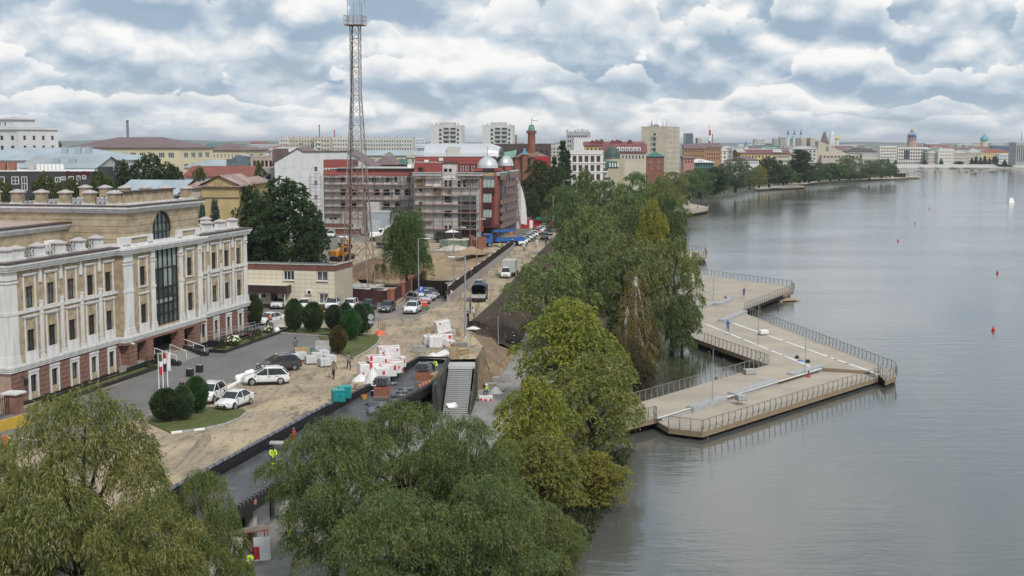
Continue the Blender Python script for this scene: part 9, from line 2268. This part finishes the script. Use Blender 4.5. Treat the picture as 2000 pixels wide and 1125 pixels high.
def body_mesh(pose):
 if pose in SKEL: return SKEL[pose]
 J=skeleton(pose); V,E,Rr=[],[],[]; idx={}
 def v(k,p,r): idx[k]=len(V); V.append(p); Rr.append(r); return idx[k]
 v('pel',J['pel'],(.15,.12))
 for k,r in (('sp',(.14,.11)),('ch',(.17,.125)),('nk',(.062,.062)),('hd',(.092,.10)),('top',(.075,.085))): v(k,J[k],r)
 for a,b in (('pel','sp'),('sp','ch'),('ch','nk'),('nk','hd'),('hd','top')): E.append((idx[a],idx[b]))
 for s in (-1,1):
  for k,r in (('sh',.075),('el',.05),('wr',.036)): v(k + str(s),J['%s%d' % (k,s)],(r,r))
  E += [(idx['ch'],idx['sh%d' % s]),(idx['sh%d' % s],idx['el%d' % s]),(idx['el%d' % s],idx['wr%d' % s])]
  e,w=Vector(J['el%d' % s]),Vector(J['wr%d' % s]); d=(w - e).normalized(); side=Vector((1,0,0)) if abs(d.x) < .8 else Vector((0,0,1)); side=(side - d*side.dot(d)).normalized()
  pm=v('pm%d' % s,tuple(w + d*.06),(.036,.022)); E.append((idx['wr%d' % s],pm))
  for j,(o,l) in enumerate(((-.03,.065),(-.01,.075),(.01,.07),(.03,.055))):
   a=w + d*.10 + side*o; b=a + d*l*.55; c=b + d*l*.35 - side.cross(d)*s*.02
   i1=v('f%d%d' % (j,s),tuple(a),(.011,.011)); i2=v('g%d%d' % (j,s),tuple(c),(.008,.008)); E += [(pm,i1),(i1,i2)]
  t1=v('t%d' % s,tuple(w + d*.06 + side*.05),(.012,.012)); t2=v('u%d' % s,tuple(w + d*.095 + side*.066),(.009,.009)); E += [(pm,t1),(t1,t2)]
  for k,r in (('hp',(.10,.10)),('kn',(.068,.068)),('an',(.048,.05)),('to',(.04,.035))): v(k + str(s),J['%s%d' % (k,s)],r)
  E += [(idx['pel'],idx['hp%d' % s]),(idx['hp%d' % s],idx['kn%d' % s]),(idx['kn%d' % s],idx['an%d' % s]),(idx['an%d' % s],idx['to%d' % s])]
 me=bpy.data.meshes.new('person_skeleton'); me.from_pydata(V,E,[]); ob=bpy.data.objects.new('tmp_person',me); COL.objects.link(ob)
 md=ob.modifiers.new('Skin','SKIN'); md.branch_smoothing=.6
 for i,sv in enumerate(me.skin_vertices[0].data): sv.radius=Rr[i]; sv.use_root=(i == 0)
 sb=ob.modifiers.new('Sub','SUBSURF'); sb.levels=1; sb.render_levels=1
 dg=bpy.context.evaluated_depsgraph_get(); out=bpy.data.meshes.new_from_object(ob.evaluated_get(dg)); bpy.data.objects.remove(ob)
 JV={k: Vector(p) for k,p in J.items()}
 segs=[('skin','nk','hd',.0),('skin','hd','top',0),('top','pel','sp',.06),('top','sp','ch',.06),('top','ch','nk',-.06)]
 for s in (-1,1): segs += [('top','ch','sh%d' % s,0),('top','sh%d' % s,'el%d' % s,0),('sleeve','el%d' % s,'wr%d' % s,0),('leg','pel','hp%d' % s,.02),('leg','hp%d' % s,'kn%d' % s,0),('shin','kn%d' % s,'an%d' % s,0),('shoe','an%d' % s,'to%d' % s,0)]
 slot={'skin': 0,'top': 1,'sleeve': 2,'leg': 3,'shin': 4,'shoe': 5}
 mi_=[]
 for p in out.polygons:
  c=p.center; best=None
  for nm,a,b,bias in segs:
   A,B=JV[a],JV[b]; t=max(0,min(1,(c - A).dot(B - A)/max(1e-6,(B - A).length_squared))); dd=(c - A.lerp(B,t)).length - bias
   if best is None or dd < best[0]: best=(dd,nm,t)
  nm=best[1]
  if nm == 'sleeve' and best[2] > .97: nm = 'skin'
  mi_.append(slot[nm]); p.use_smooth=True
 out.materials.clear()
 for k in range(6): out.materials.append(m_skin)
 out.polygons.foreach_set('material_index',mi_)
 SKEL[pose]=(out,JV); return SKEL[pose]
def person(pose,px,py,face,top,legs,label,z=0.0,sleeve=None,shin=None,helmet=None,vest=None,hair=m_hair,hood=None,scale=1.0,group=None,dz=0.0):
 me,J=body_mesh(pose)
 T=put('person',me,None,G(px,py,z) + Z_*dz,R(face)); T.scale=(scale,)*3; tag(T,label,'person',group)
 ms=[m_skin,cloth(top),cloth(sleeve) if sleeve else (m_skin if sleeve == 0 else cloth(top)),cloth(legs),(m_skin if shin == 0 else cloth(legs)),m_black]
 for i,sl in enumerate(T.material_slots): sl.link = 'OBJECT'; sl.material=ms[i]
 hd,tp=J['hd'],J['top']; ax=(tp - hd).normalized(); q=ax.to_track_quat('Z','Y').to_matrix().to_4x4()
 if helmet: o=MB().lathe([(.15,-.01),(.128,.0),(.125,.06),(.09,.115),(.001,.135)],n=12).build('helmet',cloth(helmet),T,smooth=True); o.matrix_local=Matrix.Translation(hd + ax*.07) @ q
 elif hood: o=MB().lathe([(.09,-.10),(.135,-.02),(.14,.08),(.09,.16),(.001,.19)],n=12).build('hood',cloth(hood),T,smooth=True); o.matrix_local=Matrix.Translation(hd + ax*.03 - Vector((.03,0,0))) @ q
 else: o=MB().lathe([(.085,-.03),(.112,.0),(.115,.05),(.085,.11),(.001,.135)],n=12).build('hair',hair,T,smooth=True); o.matrix_local=Matrix.Translation(hd + ax*.055 - Vector((.025,0,0))) @ q
 f=MB(); f.box((.103,0,.015),(.03,.022,.04)); f.build('nose',m_skin,T).matrix_local=Matrix.Translation(hd) @ q @ Matrix.Rotation(0,4,'Z')
 for s in (-1,1): piece('eye','eye_dark',m_black,T,hd + Vector((.098,s*.034,.035)),(.012,.022,.012)); piece('ear','ear_skin',m_skin,T,hd + Vector((0,s*.098,.015)),(.035,.02,.055))
 piece('mouth','mouth_dark',cloth((.30,.12,.10)),T,hd + Vector((.096,0,-.035)),(.012,.04,.008))
 if vest:
  a,b=J['pel'],J['ch']; d=(b - a).normalized(); vq=d.to_track_quat('Z','Y').to_matrix().to_4x4(); L=(b - a).length
  o=MB().lathe([(.20,.06),(.19,L*.5),(.215,L + .0),(.16,L + .085),(.09,L + .11)],n=14).build('vest',cloth(vest),T,smooth=True); o.matrix_local=Matrix.Translation(a) @ vq @ Matrix.Diagonal((.82,1.08,1,1))
  o2=MB().lathe([(.205,L*.45),(.205,L*.45 + .05)],n=14).build('reflective_band',m_white,T); o2.matrix_local=Matrix.Translation(a) @ vq @ Matrix.Diagonal((.84,1.1,1,1))
 return T
HV,ORG,NAVY,BLKC,GRYC,WHC,DNM=(.50,.78,.03),(.70,.17,.03),(.03,.045,.08),(.02,.02,.022),(.22,.21,.20),(.62,.62,.62),(.06,.08,.13)
person('walk',652,740,-100,(.19,.155,.125),BLKC,'man in a brown jacket and black trousers walking towards the camera')
person('walk',681,722,-70,(.20,.19,.20),BLKC,'person in a grey patterned hooded jacket walking on the dirt road')
person('phone',660,689,-120,NAVY,NAVY,'worker in navy overalls and white helmet holding a hand to his face',helmet=(.75,.75,.73),z=.1)
person('stand',577,690,-60,(.14,.14,.22),NAVY,'worker in a navy and white jacket at the wooden crate')
person('walk',874,588,60,(.28,.20,.16),(.6,.6,.58),'woman in white trousers walking along the hoarding',hair=M('brown_hair',(.10,.06,.03),.8,.2))
person('walk',881,587,60,(.68,.68,.66),BLKC,'man in a white T-shirt walking along the hoarding',sleeve=0)
person('stand',918.6,612,200,DNM,(.07,.10,.15),'man in a dark blue jacket standing behind the tilt truck')
person('stand',914,634,-30,BLKC,BLKC,'man in black beside the thick hose coil',sleeve=0)
person('work',926,625,180,WHC,(.05,.05,.055),'man in a white top and dark dungarees at the slope edge')
person('squat',852,722,200,BLKC,BLKC,'worker in a lime vest crouching on the far end of the black roof',-.52,vest=HV)
person('stand',942,738,-90,BLKC,BLKC,'worker in a lime vest standing left of the pair on the promenade',ZP,vest=HV)
person('stand',951,740,-110,BLKC,BLKC,'worker in a lime vest standing right of the pair on the promenade',ZP,vest=HV)
person('sit',952,781,-120,GRYC,DNM,'worker in a lime vest and white helmet sitting on the wrapped pack',ZP,vest=HV,helmet=(.75,.75,.73),dz=.45)
person('work',533,916,-60,HV,BLKC,'worker in a lime jacket standing on the wet black roof',-.52)
person('bend',541,936,160,HV,BLKC,'worker in a lime jacket bending over the wet black roof',-.52)
person('stand',566,1076,-90,BLKC,BLKC,'worker in a lime vest under the near edge of the roof',ZP,vest=HV)
person('work',487,1130,20,GRYC,BLKC,'worker in a lime vest at the bottom edge beside the red frames',ZP,vest=HV)
person('bend',529,636,120,ORG,(.10,.06,.30),'worker in an orange vest bending by the white sedan',vest=ORG)
person('stand',356,778,-90,BLKC,BLKC,'man in black behind the juniper trio',hair=M('grey_hair',(.3,.28,.26),.8,.2))
person('work',Zq(623,474)[0],Zq(623,474)[1],90,(.02,.10,.42),(.06,.11,.22),'worker in a blue hooded suit on the pier',ZP,hood=(.02,.18,.60))
person('run',Zq(711,287)[0],Zq(711,287)[1],-95,(.03,.06,.36),(.03,.03,.06),'runner in a blue T-shirt and shorts on the pier',ZP,sleeve=0,shin=0)
person('stand',1023,491,-80,WHC,BLKC,'person in a white shirt beside the tail of the crane truck',sleeve=0)
person('stand',1028,489,-60,(.10,.20,.16),(.3,.3,.3),'person in green beside the one in a white shirt')
person('walk',1049,481,-90,WHC,WHC,'person dressed in white among the parked cars'); person('walk',1066,481,90,(.05,.07,.12),BLKC,'man in dark blue walking on the far road'); person('stand',1099.5,464,90,BLKC,BLKC,'man in black at the far road bend')
person('stand',976,489,-60,HV,NAVY,'worker in a lime vest at the back of the crane truck',helmet=(.6,.12,.05)); person('stand',999,476,-60,ORG,ORG,'worker in orange on the flatbed of the crane truck',helmet=(.6,.12,.05),dz=1.3)
for i,(px,py) in enumerate(((1336,392),(1341,403),(1353,398),(1362,400),(1363,407))): person('stand' if i % 2 else 'sit',px,py,60*i,(.05 + .03*i,.05,.06),BLKC,'visitor on the pale far terrace, ' + ['farthest back','left by the willow','in the middle','right of the middle','nearest the rail'][i],ZP,dz=0)
# ================================================================ air
hz=bpy.data.materials.new('haze'); hz.use_nodes=True; ht=hz.node_tree; ht.nodes.clear()
ho=ht.nodes.new('ShaderNodeOutputMaterial'); pv=ht.nodes.new('ShaderNodeVolumePrincipled')
pv.inputs['Color'].default_value=(.86,.92,1.0,1); pv.inputs['Density'].default_value=.00008; pv.inputs['Anisotropy'].default_value=.2
ht.links.new(pv.outputs[0],ho.inputs['Volume'])
o=MB().bb(-14500,14500,-100,27000,-9,95).build('haze',hz); o['kind'] = 'stuff'
